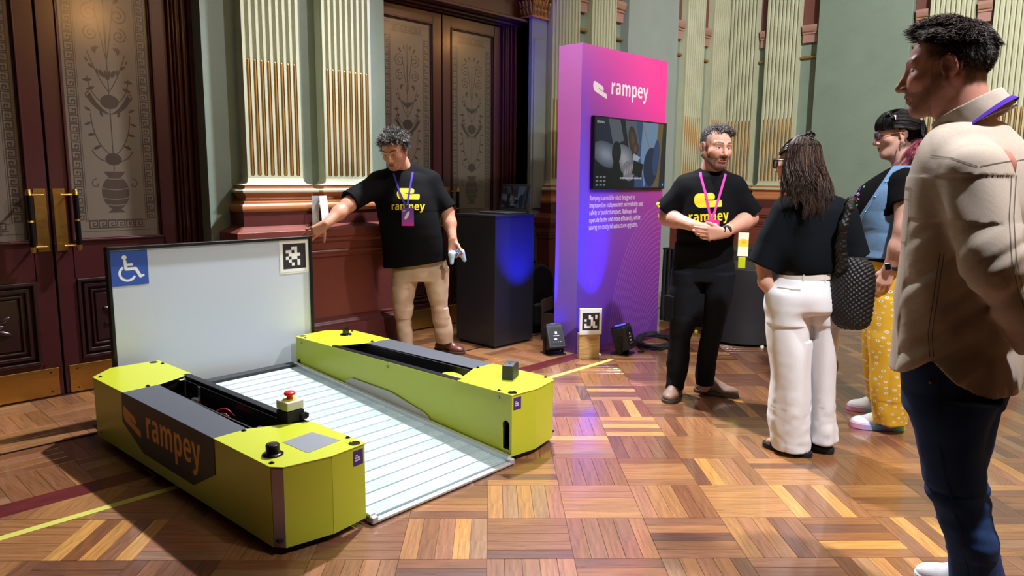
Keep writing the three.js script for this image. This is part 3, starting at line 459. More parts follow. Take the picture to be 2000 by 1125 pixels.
  const sb = part(R, 'stop_button', [box(0.085, 0.05, 0.085, -0.49, 0.372, 0.49, 0.004, 0.05)], M.blackMatte, 'emergency stop box');
  part(sb, 'button_housing', [box(0.085, 0.04, 0.085, -0.49, 0.42, 0.49, 0.006, 0.05)], std(0xcfcfc4, 0.45), 'pale grey upper half');
  part(sb, 'button_plate', [cyl(0.031, 0.031, 0.003, -0.49, 0.4415, 0.49, 24)], std(0xd8cf20, 0.4), 'yellow round plate');
  part(sb, 'mushroom_button', [new THREE.LatheGeometry([[0.014, 0.44], [0.013, 0.458], [0.023, 0.462], [0.025, 0.468], [0.021, 0.475], [0, 0.478]].map((v) => new THREE.Vector2(...v)), 24).translate(-0.49, 0, 0.49)], M.red, 'red mushroom button');
  part(sb, 'cable_gland', [cyl(0.012, 0.012, 0.02, -0.46, 0.368, 0.54, 14, Math.PI / 2), cyl(0.016, 0.016, 0.01, -0.445, 0.368, 0.537, 6, Math.PI / 2)], M.blackMetal);
  part(R, 'antenna_base', [cyl(0.04, 0.036, 0.006, 0.705, 0.352, -0.77, 24), box(0.05, 0.04, 0.022, 0.705, 0.373, -0.77, 0.003, 0.4), ...[-0.018, 0, 0.018].map((d) => cyl(0.006, 0.005, 0.03, 0.705 + d, 0.38, -0.77 - d * 0.4, 10))], M.blackGloss, 'black connector block');
  part(R, 'range_sensor', [(() => { const s2 = new THREE.Shape(); s2.moveTo(-0.055, 0); s2.lineTo(0.055, 0); s2.lineTo(0.05, 0.066); s2.quadraticCurveTo(0.0, 0.078, -0.05, 0.066); s2.closePath(); const g = new THREE.ExtrudeGeometry(s2, { depth: 0.05, bevelEnabled: true, bevelSize: 0.006, bevelThickness: 0.006, bevelSegments: 3 }); return boxUV(g.translate(0, 0, -0.025).rotateY(0.45).translate(0.68, 0.353, 0.735)); })()], std(0x2b2e34, 0.55), 'dark grey range sensor with a handle recess');
  part(R, 'sensor_slot', box(0.045, 0.006, 0.018, 0.68, 0.4275, 0.735, 0.002, 0.45), M.blackGloss);
  // inside the open trays
  part(R, 'motor', [cyl(0.05, 0.05, 0.12, -0.57, 0.18, -0.05, 20, Math.PI / 2), cyl(0.036, 0.036, 0.08, -0.57, 0.20, -0.2, 18, Math.PI / 2)], std(0x3a3b40, 0.35, { metalness: 0.7 }));
  part(R, 'tray_bracket', [span(-0.5, -0.505, 0.25, 0.345, -0.52, -0.5, 0.002), span(-0.5, -0.53, 0.335, 0.341, -0.52, -0.5, 0.002)], M.alu);
  part(R, 'tray_bracket', [span(-0.5, -0.505, 0.24, 0.33, -0.36, -0.335, 0.002)], M.alu);
  for (const [pts2, mat] of [[[[-0.505, 0.26, -0.35], [-0.53, 0.25, -0.31], [-0.56, 0.22, -0.24], [-0.57, 0.2, -0.18]], M.redCable], [[[-0.6, 0.2, -0.12], [-0.57, 0.27, -0.06], [-0.54, 0.3, 0.0], [-0.52, 0.27, 0.05]], M.redCable], [[[-0.61, 0.19, -0.1], [-0.58, 0.26, -0.04], [-0.55, 0.28, 0.02], [-0.53, 0.22, 0.06]], M.redCable], [[[-0.62, 0.16, -0.3], [-0.57, 0.24, -0.22], [-0.54, 0.22, -0.1], [-0.58, 0.15, 0.1]], M.blackGloss], [[[-0.51, 0.2, 0.2], [-0.56, 0.23, 0.25], [-0.6, 0.17, 0.4]], M.redCable]]) part(R, 'cable', tube(pts2, 0.004, 20, 6), mat, mat === M.redCable ? 'red cable' : 'black cable');
  for (const [x, z] of [[-0.515, -0.37], [-0.51, 0.27]]) part(R, 'connector', [box(0.022, 0.018, 0.03, x, 0.26, z, 0.003, 0.6), cyl(0.008, 0.008, 0.03, x, 0.262, z + 0.02, 10, Math.PI / 2)], std(0xc8d4e4, 0.5), 'white plug');
  part(R, 'motor_cover', (() => { const g = new THREE.SphereGeometry(0.09, 20, 10, 0, 6.3, 0, 1.4); g.scale(0.8, 0.42, 1); return g.translate(0.56, 0.295, 0.40); })(), M.lime, 'yellow domed cover inside the tray');
  part(R, 'tray_bracket', [span(0.5, 0.56, 0.30, 0.304, -0.5, -0.45, 0.002), span(0.5, 0.54, 0.30, 0.304, -0.38, -0.34, 0.002), span(0.5, 0.54, 0.30, 0.304, -0.3, -0.26, 0.002)], M.white);
  // ---- the deck: one plank profile per slat, sloping down to the floor
  const z0 = -0.93, z1 = 0.955, y0 = 0.158, y1 = 0.022, n = 22, slope = Math.atan2(y0 - y1, z1 - z0), Ls = Math.hypot(z1 - z0, y0 - y1) / n;
  const prof = new THREE.Shape(); prof.moveTo(0.0008, -0.02); prof.lineTo(0.0008, -0.001); prof.lineTo(0.003, 0);
  for (const u of [0.18, 0.42, 0.66]) { prof.lineTo(Ls * u, 0); prof.lineTo(Ls * u + 0.0015, 0.0012); prof.lineTo(Ls * u + 0.0065, 0.0012); prof.lineTo(Ls * u + 0.008, 0); }
  prof.lineTo(Ls * 0.88, 0); prof.lineTo(Ls * 0.90, 0.003); prof.lineTo(Ls * 0.96, 0.003); prof.lineTo(Ls - 0.001, -0.002); prof.lineTo(Ls - 0.0008, -0.02); prof.closePath();
  const slatGeo = new THREE.ExtrudeGeometry(prof, { depth: 0.85, bevelEnabled: false }); slatGeo.rotateY(-Math.PI / 2).translate(0.425, 0, 0); boxUV(slatGeo);
  const slatMats = [M.whiteAlu, std(0xb0c2ca, 0.36, { metalness: 0.3, map: mottleTex, bumpMap: fineBump, bumpScale: 0.0002 }), std(0xbccace, 0.42, { metalness: 0.2, map: mottleTex })];
  for (let k = 0; k < n; k++) { const m = part(R, 'slat', slatGeo, slatMats[(k * 7 + (k >> 1)) % 3]); m.position.set(0, y0 - (y0 - y1) * k / n, z0 + (z1 - z0) * k / n); m.rotation.x = slope; }
  const railG = (x, w, h, up) => { const g = box(w, h, Math.hypot(z1 - z0, y0 - y1) + 0.02, 0, 0, 0, 0.004); g.rotateX(slope); return g.translate(x, (y0 + y1) / 2 + up, (z0 + z1) / 2); };
  part(R, 'edge_rail', [railG(0.42, 0.03, 0.03, 0.008), railG(0.408, 0.008, 0.016, 0.018)], M.alu); part(R, 'edge_rail', [railG(-0.42, 0.03, 0.03, 0.008)], M.alu);
  part(R, 'lip', [box(0.87, 0.014, 0.03, 0, 0.012, 0.972, 0.005), box(0.03, 0.03, 0.045, 0.42, 0.02, 0.965, 0.006), box(0.03, 0.03, 0.045, -0.42, 0.02, 0.965, 0.006)], std(0xc8ccca, 0.5, { metalness: 0.5, map: mottleTex }), 'scuffed front lip');
  part(R, 'guard_plate', (() => { const s3 = new THREE.Shape([[-0.408, 0.1], [-0.408, 0.158], [-0.339, 0.186], [0.028, 0.174], [0.314, 0.116], [0.35, 0.1], [0.369, 0.04], [-0.4, 0.04]].map((p) => new THREE.Vector2(...p))); const g = new THREE.ExtrudeGeometry(s3, { depth: 0.004, bevelEnabled: true, bevelSize: 0.001, bevelThickness: 0.001, bevelSegments: 1 }); g.rotateY(-Math.PI / 2); return boxUV(g.translate(0.438, 0, 0)); })(), std(0xb8b2aa, 0.42, { metalness: 0.7, map: mottleTex }), 'bare metal guard plate');
  part(R, 'rubber_flap', [box(0.87, 0.012, 0.08, 0, 0.166, -0.965, 0.004, 0, 0.03), box(0.87, 0.03, 0.02, 0, 0.165, -0.925, 0.006)], M.rubber, 'dark grey rubber flap');
}

// ---------------------------------------------------------------- the white board behind the robot
{
  const B = thing('white_board', 'big white board in a black frame with a blue wheelchair sign', 'board', [1.972, 0, -4.355], 0.004);
  const w = 1.275, h0 = 0.05, h1 = 1.005;
  part(B, 'frame', [span(-w / 2, w / 2, h1 - 0.02, h1, -0.022, 0.022, 0.004), span(-w / 2, w / 2, h0, h0 + 0.02, -0.022, 0.022, 0.004), span(-w / 2, -w / 2 + 0.02, h0, h1, -0.022, 0.022, 0.004), span(w / 2 - 0.02, w / 2, h0, h1, -0.022, 0.022, 0.004)], M.blackMetal, 'black frame');
  part(B, 'panel', span(-w / 2 + 0.015, w / 2 - 0.015, h0 + 0.01, h1 - 0.015, -0.008, 0.008, 0), std(0xc6d0e0, 0.42, { bumpMap: fineBump, bumpScale: 0.00008 }), 'plain white panel');
  for (const x of [-0.5, 0.5]) part(B, 'leg', [span(x - 0.015, x + 0.015, 0, h0, -0.015, 0.015, 0.003), span(x - 0.02, x + 0.02, 0, 0.015, -0.16, 0.12, 0.004)], M.blackMetal);
  const wc = canvasTex(512, 512, (c, w2) => {
    c.fillStyle = '#2f57b4'; c.fillRect(0, 0, w2, w2); c.strokeStyle = c.fillStyle = '#eef1f6'; c.lineCap = 'round'; c.lineJoin = 'round';
    c.beginPath(); c.arc(190, 96, 34, 0, 7); c.fill(); c.lineWidth = 44; c.beginPath(); c.moveTo(196, 150); c.lineTo(206, 268); c.lineTo(340, 268); c.lineTo(398, 385); c.stroke(); c.lineWidth = 34; c.beginPath(); c.moveTo(398, 392); c.lineTo(440, 374); c.stroke(); c.beginPath(); c.moveTo(205, 205); c.lineTo(290, 205); c.stroke();
    c.lineWidth = 36; c.beginPath(); c.arc(222, 332, 106, -2.25, 0.55, true); c.stroke();
  });
  part(B, 'wheelchair_sign', sheet(0.197, 0.196, -0.518, 0.881, 0.0095), std(0xffffff, 0.45, { map: wc }), 'square blue sign with a white wheelchair symbol');
  part(B, 'marker_sheet', sheet(0.212, 0.225, 0.506, 0.874, 0.0092), std(0xeceef2, 0.5), 'white paper sheet');
  part(B, 'marker', sheet(0.208, 0.208, 0.509, 0.876, 0.0098), std(0xffffff, 0.5, { map: marker(['..##..', '##.#..', '.####.', '#.##..', '.#..#.', '..#.#.']) }), 'square black marker with a white pixel pattern');
}
// ---------------------------------------------------------------- the pink banner with its television
{
  const X0 = 4.52, X1 = 5.735, H = 2.43, Z1 = -3.57, Z0 = -3.80, W = X1 - X0;
  const t = thing('banner', 'tall free standing pink and purple banner box printed with rampey', 'banner', [(X0 + X1) / 2, 0, (Z0 + Z1) / 2]);
  const front = canvasTex(1024, 2048, (c, w, h) => {
    const mix = (a, b, k) => a.map((q, i) => q + (b[i] - q) * k), st = [[0, [184, 88, 196], [255, 50, 158]], [0.16, [140, 76, 204], [248, 52, 160]], [0.32, [96, 80, 214], [226, 54, 160]], [0.55, [88, 72, 204], [152, 56, 154]], [1, [88, 60, 178], [98, 50, 140]]];  // print gradient, with blue uplight glow painted into its left edge
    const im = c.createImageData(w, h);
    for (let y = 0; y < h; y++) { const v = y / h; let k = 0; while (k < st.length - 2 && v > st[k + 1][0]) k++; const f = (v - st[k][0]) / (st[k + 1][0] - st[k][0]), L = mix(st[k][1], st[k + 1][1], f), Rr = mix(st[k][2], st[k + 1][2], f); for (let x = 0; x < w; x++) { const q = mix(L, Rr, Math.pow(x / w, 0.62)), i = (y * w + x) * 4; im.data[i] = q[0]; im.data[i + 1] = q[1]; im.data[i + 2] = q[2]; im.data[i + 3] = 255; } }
    c.putImageData(im, 0, 0);
    const X = (m) => (m - X0) / W * w, Y = (m) => (1 - m / H) * h;
    c.save(); c.translate(X(4.668), Y(2.17)); c.transform(1, 0.30, 0, 1, 0, 0); drawLogo(c, 0, 0, X(4.85) - X(4.668), Y(2.06) - Y(2.138), '#f4f0fa', '#cf58bd'); c.restore();
    wordsIn(c, 'rampey', X(4.9), Y(2.083), X(5.445) - X(4.9), 142, '#f6f2fb');
    ['Rampey is a mobile robot designed to', 'improve the independent accessibility and', 'safety of public transport. Railways will', 'operate faster and more efficiently, whilst', 'saving on costly infrastructure upgrades.'].forEach((s, k) => wordsIn(c, s, X(4.658), Y(1.232 - k * 0.059), [0.75, 0.9, 0.79, 0.86, 0.82][k] * (X(5.51) - X(4.658)), 43, '#e9e2f7', 'normal'));
    c.strokeStyle = 'rgba(205,150,225,0.62)'; c.lineWidth = 3;
    for (let k = 0; k < 22; k++) { c.beginPath(); for (let q = 0; q <= 40; q++) { const u = q / 40, a = u * u, x = X(5.02 + k * 0.028) + (X(5.76) - X(5.02 + k * 0.028)) * (1 - Math.cos(u * 1.57)) + (1 - u) * (1 - u) * -40, y = Y(0.02) + (Y(1.18 - k * 0.047) - Y(0.02)) * Math.sin(u * 1.57) + a * 0; q ? c.lineTo(x, y) : c.moveTo(x, y); } c.stroke(); }
  });
  const side = canvasTex(64, 1024, (c, w, h) => { const g = c.createLinearGradient(0, 0, 0, h); [[0, '#ff90fb'], [0.3, '#ec78ee'], [0.5, '#b472dc'], [0.75, '#8468d4'], [1, '#8058ba']].forEach(([o, q]) => g.addColorStop(o, q)); c.fillStyle = g; c.fillRect(0, 0, w, h); });  // print gradient, lightened so the light on its top is painted in
  const cx = (X0 + X1) / 2, cz = (Z0 + Z1) / 2;
  part(t, 'core', span(-W / 2 + 0.004, W / 2 - 0.004, 0.002, H - 0.003, -0.115 + 0.004, 0.115 - 0.004, 0.002), std(0x6a3a86, 0.6));
  part(t, 'glow_print_front', sheet(W, H - 0.002, 0, H / 2, 0.115), std(0xffffff, 0.36, { map: front, clearcoat: 0.15, clearcoatRoughness: 0.3, side: THREE.DoubleSide }), 'pink to violet printed front with white lettering, blue glow painted in');
  part(t, 'lit_print_side', sheet(0.23, H - 0.002, -W / 2, H / 2, 0, -Math.PI / 2), std(0xffffff, 0.4, { map: side, side: THREE.DoubleSide }), 'pink to blue printed side with light painted in');
  const tv = thing('television', 'black flat screen on the pink banner showing a wheelchair joystick film', 'television', [5.183, 1.608, Z1 + 0.002]);
  part(tv, 'bezel', span(-0.53, 0.53, -0.288, 0.288, 0, 0.03, 0.004), M.blackGloss);
  const film = canvasTex(1024, 560, (c, w, h) => {
    c.fillStyle = '#141c30'; c.fillRect(0, 0, w, h);
    const blob = (x, y, rx, ry, rot, a, b) => { c.save(); c.translate(x, y); c.rotate(rot); c.scale(rx, ry); const g = c.createRadialGradient(0, 0, 0.2, 0, 0, 1); g.addColorStop(0, a); g.addColorStop(1, b || a); c.fillStyle = g; c.beginPath(); c.arc(0, 0, 1, 0, 7); c.fill(); c.restore(); };
    const poly = (p, f) => { c.fillStyle = f; c.beginPath(); p.forEach(([x, y], k) => k ? c.lineTo(x, y) : c.moveTo(x, y)); c.closePath(); c.fill(); };
    poly([[560, 0], [1024, 0], [1024, 560], [560, 560]], '#3e5f94'); poly([[660, 0], [920, 0], [880, 330], [700, 560], [640, 300]], '#8fb2dc'); poly([[900, 0], [980, 0], [930, 560], [840, 560]], '#8a7440'); poly([[980, 0], [1024, 0], [1024, 560], [940, 560]], '#2a2a30'); poly([[650, 20], [672, 14], [800, 250], [790, 262]], '#a89c86');
    blob(800, 380, 110, 170, 0.1, '#24345e', '#22305a'); blob(880, 300, 50, 160, 0.1, '#3c5488');
    poly([[120, 0], [560, 0], [620, 200], [560, 300], [380, 170], [230, 230]], '#6c7484'); poly([[0, 0], [170, 0], [240, 200], [0, 260]], '#222b44'); poly([[330, 0], [400, 0], [470, 260], [420, 250]], '#161b2a');
    blob(520, 160, 60, 120, -0.3, '#6a5148', '#3c2c28'); blob(560, 230, 45, 60, 0.3, '#7c5c50', '#42302c');
    blob(150, 290, 190, 100, 0.25, '#a9b2c0', '#5d6678'); blob(400, 320, 150, 110, 0.5, '#c3c6cc', '#78798a'); blob(470, 420, 90, 80, 0.6, '#d0cdd0', '#8e8a96'); for (let k = 0; k < 4; k++) blob(420 + k * 36, 430 - k * 12, 22, 66, 0.25, '#c9c2c2', '#85808c');
    blob(290, 270, 62, 92, 0, '#20232c', '#0c0e14'); poly([[255, 340], [330, 340], [390, 500], [200, 520]], '#0b0d14'); poly([[0, 380], [230, 420], [420, 500], [430, 560], [0, 560]], '#0c0f1a'); poly([[540, 330], [690, 360], [650, 480], [520, 440]], '#0e1016'); poly([[535, 270], [640, 300], [600, 340], [530, 325]], '#c9d8ea');
    for (let k = 0; k < 9; k++) poly([[20 + (k % 3) * 48, 470 + Math.floor(k / 3) * 32], [52 + (k % 3) * 48, 462 + Math.floor(k / 3) * 32], [56 + (k % 3) * 48, 476 + Math.floor(k / 3) * 32], [24 + (k % 3) * 48, 484 + Math.floor(k / 3) * 32]], '#9aa6a2');
    c.fillStyle = '#e8eef6'; c.fillRect(22, 22, 16, 20); words(c, 'NEWS', 42, 43, 27, '#e8eef6', 1); c.fillStyle = '#f4f6fa'; for (let k = 0, x = 350; x < 660; k++) { const q = 7 + (k * 37) % 9; c.fillRect(x, 472 + (k % 3), q, 16 - (k % 3) * 2); x += q + (k % 5 === 4 ? 9 : 2); }
  });
  part(tv, 'screen', sheet(1.03, 0.55, 0, 0, 0.0308), std(0x05060a, 0.25, { emissive: lin(0xffffff), emissiveMap: film, emissiveIntensity: 0.42 }), 'lit screen with a film still');
  part(tv, 'indicator', box(0.012, 0.02, 0.002, 0.49, -0.25, 0.031, 0.001), std(0x2060d0, 0.4, { emissive: lin(0x3a8cff), emissiveIntensity: 1.5 }));
  const tvl = new THREE.RectAreaLight(0x8fa4cc, 0.35, 1.03, 0.55); tvl.position.set(5.183, 1.608, Z1 + 0.04); tvl.lookAt(5.183, 1.608, 0); scene.add(tvl);
  // laptop on the pedestal shows the same film
  const ped = thing('pedestal', 'tall black display pedestal carrying the open laptop', 'pedestal', [4.385, 0, -4.36]);
  part(ped, 'body', span(-0.234, 0.234, 0.02, 1.08, -0.234, 0.234, 0.003), std(0x1a1b22, 0.4, { bumpMap: fineBump, bumpScale: 0.0001 }));
  part(ped, 'top', span(-0.237, 0.237, 1.081, 1.104, -0.237, 0.237, 0.003), std(0x191a20, 0.3));
  part(ped, 'plinth', span(-0.215, 0.215, 0, 0.02, -0.215, 0.215, 0), M.blackMatte);
  const lp = thing('laptop', 'open dark laptop on top of the black pedestal', 'laptop', [4.44, 1.104, -4.33], -1.6);
  part(lp, 'base', span(-0.17, 0.17, 0, 0.016, -0.12, 0.12, 0.005), std(0x4a4c52, 0.4, { metalness: 0.5 }));
  part(lp, 'keyboard', [...Array(60)].map((_, k) => box(0.018, 0.003, 0.015, -0.13 + (k % 12) * 0.0236, 0.0175, -0.085 + Math.floor(k / 12) * 0.021, 0.002)), M.blackMatte);
  part(lp, 'touchpad', span(-0.05, 0.05, 0.0155, 0.0168, 0.04, 0.105, 0.002), std(0x3c3e44, 0.3));
  const lid = new THREE.Group(); lid.position.set(0, 0.016, -0.12); lid.rotation.x = -0.18; lid.name = 'lid'; lp.add(lid);
  part(lid, 'lid_shell', span(-0.17, 0.17, 0, 0.235, -0.008, 0, 0.004), std(0x2a2b30, 0.4, { metalness: 0.4 }));
  part(lid, 'screen', sheet(0.315, 0.19, 0, 0.122, 0.0012), std(0x0a0b0e, 0.2, { emissive: lin(0xffffff), emissiveMap: film, emissiveIntensity: 0.06 }), 'dim lit screen');
  // floor uplights
  const up = (name, label, x, z, turn, tilt, color, cd, target) => {
    const u = thing('uplight', label, 'floor light', [x, 0, z], turn, 'black floor uplights');
    const g = (geo) => geo.rotateX(tilt).translate(0, 0.125, 0);
    part(u, 'housing', [g(box(0.15, 0.19, 0.125, 0, 0, 0, 0.012)), g(box(0.135, 0.02, 0.11, 0, 0.1, 0, 0.006))], std(0x1d2127, 0.5, { bumpMap: fineBump, bumpScale: 0.0004 }));
    part(u, 'bracket', [span(-0.085, -0.079, 0, 0.15, -0.02, 0.02, 0.002), span(0.079, 0.085, 0, 0.15, -0.02, 0.02, 0.002), span(-0.085, 0.085, 0, 0.006, -0.07, 0.07, 0.002)], M.blackMetal);
    part(u, 'control_plate', g(box(0.11, 0.14, 0.003, 0, 0, -0.0635, 0.002)), std(0x16181e, 0.4));
    part(u, 'plate_print', [g(box(0.02, 0.02, 0.001, 0, 0.03, -0.0655, 0)), g(box(0.05, 0.006, 0.001, 0, 0.005, -0.0655, 0)), g(box(0.025, 0.014, 0.001, 0.01, -0.022, -0.0655, 0)), ...[0, 1, 2, 3].map((k) => g(box(0.008, 0.004, 0.001, -0.03 + k * 0.02, -0.045, -0.0655, 0)))], std(0xb8bccc, 0.5));
    part(u, 'lens', g(new THREE.CylinderGeometry(0.045, 0.045, 0.004, 24).translate(0, 0.112, 0)), std(color, 0.3, { emissive: lin(color), emissiveIntensity: 5 }));
    const l = new THREE.SpotLight(color, cd, 0, 0.5, 0.8, 2); const pos = new THREE.Vector3(0, 0.125, 0).add(new THREE.Vector3(0, 0.118, 0).applyAxisAngle(new THREE.Vector3(1, 0, 0), tilt)).applyAxisAngle(new THREE.Vector3(0, 1, 0), turn).add(u.position);
    l.position.copy(pos); l.target.position.set(...target); l.castShadow = true; scene.add(l, l.target);
  };
  up('uplight', 'black floor uplight standing between the pedestal and the banner', 4.395, -3.70, 2.7, 0.45, 0x2a2cff, 48, [4.44, 0.95, -4.12]);
  up('uplight', 'black floor uplight standing in front of the banner beside the wooden block', 4.80, -3.30, 3.35, 0.3, 0x3038ff, 11, [4.64, 1.0, -3.57]);
}
// ---------------------------------------------------------------- small things round the banner
{
  const b = thing('marker_block', 'upright wooden block carrying a square black and white marker', 'block', [4.478, 0, -3.408], -0.62);
  part(b, 'block', span(-0.083, 0.083, 0, 0.2, -0.03, 0.03, 0.002), std(0xd9ae72, 0.5, { map: grainTex }), 'bare pine block');
  part(b, 'marker_board', span(-0.09, 0.09, 0.198, 0.405, 0.03, 0.05, 0.003), M.white, 'white marker board');
  part(b, 'marker', sheet(0.172, 0.172, 0, 0.303, 0.0507), std(0xffffff, 0.5, { map: marker(['..#..#', '..##.#', '#..#..', '...##.', '#..##.', '###.##']) }), 'black marker with a white pixel pattern');
  part(b, 'foot', span(0.03, 0.115, 0, 0.018, -0.14, -0.02, 0.003), M.white, 'white foot');
  const coil = []; for (let k = 0; k <= 120; k++) { const a = k / 120 * Math.PI * 10, q = 0.2 + 0.025 * Math.sin(k * 0.7); coil.push([Math.cos(a) * q * 1.25, 0.012 + k / 120 * 0.03, Math.sin(a) * q * 0.75]); }
  const cb = tube(coil, 0.011, 400, 7).rotateY(0.5); tag(Object.assign(part(scene, 'cable', cb, M.blackMatte), {}), 'black cable coiled on the floor beside the banner', 'cable').position.set(5.30, 0.0, -3.31);
  tag(part(scene, 'power_cable', tube([[4.90, 0.012, -3.22], [4.94, 0.012, -3.2], [4.98, 0.012, -3.22], [5.0, 0.012, -3.25]], 0.007, 30, 7), M.blackMatte), 'thin black cable from the front uplight to the coil', 'cable');
  tag(part(scene, 'paper_card', [box(0.11, 0.22, 0.003, 0.02, 0, 0, 0.0005, 0.5, -0.1, 0), box(0.05, 0.22, 0.003, -0.05, 0, -0.01, 0.0005, -0.6, -0.1, 0)], std(0xd9e2f0, 0.6)), 'folded pale paper card standing on the plinth between the pilasters', 'paper').position.set(2.93, 1.15, -4.715);
  // backpack and carton behind the pedestal
  const bp = thing('backpack', 'black rounded backpack leaning between pedestal and banner', 'backpack', [4.95, 0, -4.42]);
  part(bp, 'body', (() => { const s = new THREE.Shape(); s.moveTo(-0.16, 0.02); s.lineTo(0.16, 0.02); s.lineTo(0.16, 0.42); s.absarc(0, 0.44, 0.16, 0, Math.PI, false); s.closePath(); return boxUV(new THREE.ExtrudeGeometry(s, { depth: 0.12, bevelEnabled: true, bevelSize: 0.03, bevelThickness: 0.04, bevelSegments: 4 }).translate(0, 0, -0.06)); })(), M.blackMatte);
  part(bp, 'pocket', box(0.24, 0.2, 0.06, 0, 0.18, 0.12, 0.03), M.rubber); part(bp, 'strap', tube([[-0.05, 0.62, -0.02], [0, 0.66, -0.02], [0.05, 0.62, -0.02]], 0.012, 16, 8), M.rubber);
  const ct = thing('carton', 'open brown cardboard carton behind the pedestal', 'box', [4.86, 0, -4.05], 0.3);
  part(ct, 'side', [span(-0.13, 0.13, 0, 0.24, -0.1, -0.094, 0.001), span(-0.13, 0.13, 0, 0.24, 0.094, 0.1, 0.001), span(-0.13, -0.124, 0, 0.24, -0.1, 0.1, 0.001), span(0.124, 0.13, 0, 0.24, -0.1, 0.1, 0.001), span(-0.13, 0.13, 0, 0.005, -0.1, 0.1, 0)], std(0x4c362c, 0.8));
  part(ct, 'flap', box(0.25, 0.11, 0.004, 0, 0.295, -0.098, 0.001, 0, -0.1), std(0x6b4e40, 0.8)); part(ct, 'flap', box(0.25, 0.11, 0.004, 0, 0.25, 0.15, 0.001, 0, 1.25), std(0x8a6a56, 0.8));
  // round table with black cloth, leaflet stand and box on it
  const tb = thing('round_table', 'round display table under a stretched black cloth', 'table', [6.02, 0, -2.86]);
  part(tb, 'cloth', new THREE.LatheGeometry([[0, 0.665], [0.325, 0.665], [0.335, 0.655], [0.325, 0.5], [0.31, 0.35], [0.318, 0.15], [0.335, 0.025], [0.325, 0.02]].map((v) => new THREE.Vector2(...v)), 48), std(0x17181d, 0.55, { bumpMap: weaveBump, bumpScale: 0.0006 }));
  for (let k = 0; k < 4; k++) part(tb, 'foot', cyl(0.02, 0.016, 0.022, Math.cos(k * 1.57 + 0.6) * 0.31, 0.011, Math.sin(k * 1.57 + 0.6) * 0.31, 12), M.white, 'white foot');
  const lf = thing('leaflet_stand', 'white and yellow leaflet standing on the black round table', 'leaflet', [5.80, 0.665, -2.80], -1.1);
  const lt = canvasTex(128, 256, (c, w, h) => { c.fillStyle = '#f4f0d8'; c.fillRect(0, 0, w, h); c.fillStyle = '#f0d23a'; c.fillRect(0, h * 0.3, w, h * 0.3); c.beginPath(); c.ellipse(w * 0.5, h * 0.38, w * 0.4, h * 0.12, 0, 0, 7); c.fill(); c.fillStyle = '#e0b81c'; c.beginPath(); c.ellipse(w * 0.55, h * 0.4, w * 0.25, h * 0.07, 0, 0, 7); c.fill(); });
  part(lf, 'sheet', box(0.085, 0.2, 0.003, 0, 0.2, 0, 0.0005, 0, -0.12), std(0xf0ead0, 0.6)); part(lf, 'print', sheet(0.083, 0.198, 0, 0.2, 0.0022, 0, -0.12), std(0xffffff, 0.6, { map: lt })); part(lf, 'lime_box', box(0.06, 0.09, 0.05, -0.005, 0.046, 0.01, 0.004), std(0xc6d21c, 0.4), 'lime green box foot');
  tag(part(scene, 'drinking_glass', new THREE.LatheGeometry([[0.024, 0], [0.03, 0.1], [0.0285, 0.1], [0.0225, 0.004], [0, 0.004]].map((v) => new THREE.Vector2(...v)), 24), std(0xffffff, 0.05, { transmission: 1, thickness: 0, ior: 1.5 })), 'clear drinking glass on the black round table', 'glass').position.set(5.88, 0.665, -2.70);
  const ch = thing('stacking_chair', 'black seated chair with a grey tube frame behind the round table', 'chair', [6.75, 0, -2.75], -1.9);
  part(ch, 'frame', [tube([[-0.22, 0, 0.2], [-0.22, 0.44, 0.18], [-0.22, 0.45, -0.2], [-0.22, 0.85, -0.26], [-0.2, 0.88, -0.27], [0.2, 0.88, -0.27], [0.22, 0.85, -0.26], [0.22, 0.45, -0.2], [0.22, 0.44, 0.18], [0.22, 0, 0.2]], 0.011, 90, 8), tube([[-0.22, 0.43, -0.1], [-0.23, 0, -0.26]], 0.011, 4, 8), tube([[0.22, 0.43, -0.1], [0.23, 0, -0.26]], 0.011, 4, 8)], std(0x8fa0b4, 0.35, { metalness: 0.6 }));
  part(ch, 'seat', box(0.42, 0.04, 0.42, 0, 0.46, 0, 0.018), M.blackMatte); part(ch, 'backrest', box(0.4, 0.3, 0.025, 0, 0.68, -0.235, 0.012, 0, -0.12), M.blackMatte);
  const bt = thing('draped_table', 'long table under a black cloth behind the pink banner', 'table', [6.75, 0, -3.5], -0.1);
  part(bt, 'cloth', [span(-0.55, 0.55, 0.715, 0.735, -0.3, 0.3, 0.006), ...[...Array(22)].map((_, k) => cyl(0.035, 0.024, 0.71, -0.53 + k * 0.0505, 0.365, 0.285, 10)), ...[...Array(11)].map((_, k) => cyl(0.035, 0.024, 0.71, -0.535, 0.365, -0.27 + k * 0.052, 10))], M.blackMatte);
  tag(part(scene, 'tape_scrap', box(0.06, 0.01, 0.03, 0, 0.006, 0, 0.003, 0.4), std(0xd8cf2a, 0.5)), 'scrap of yellow tape on the floor beside the banner', 'tape').position.set(6.02, 0, -3.32);
}
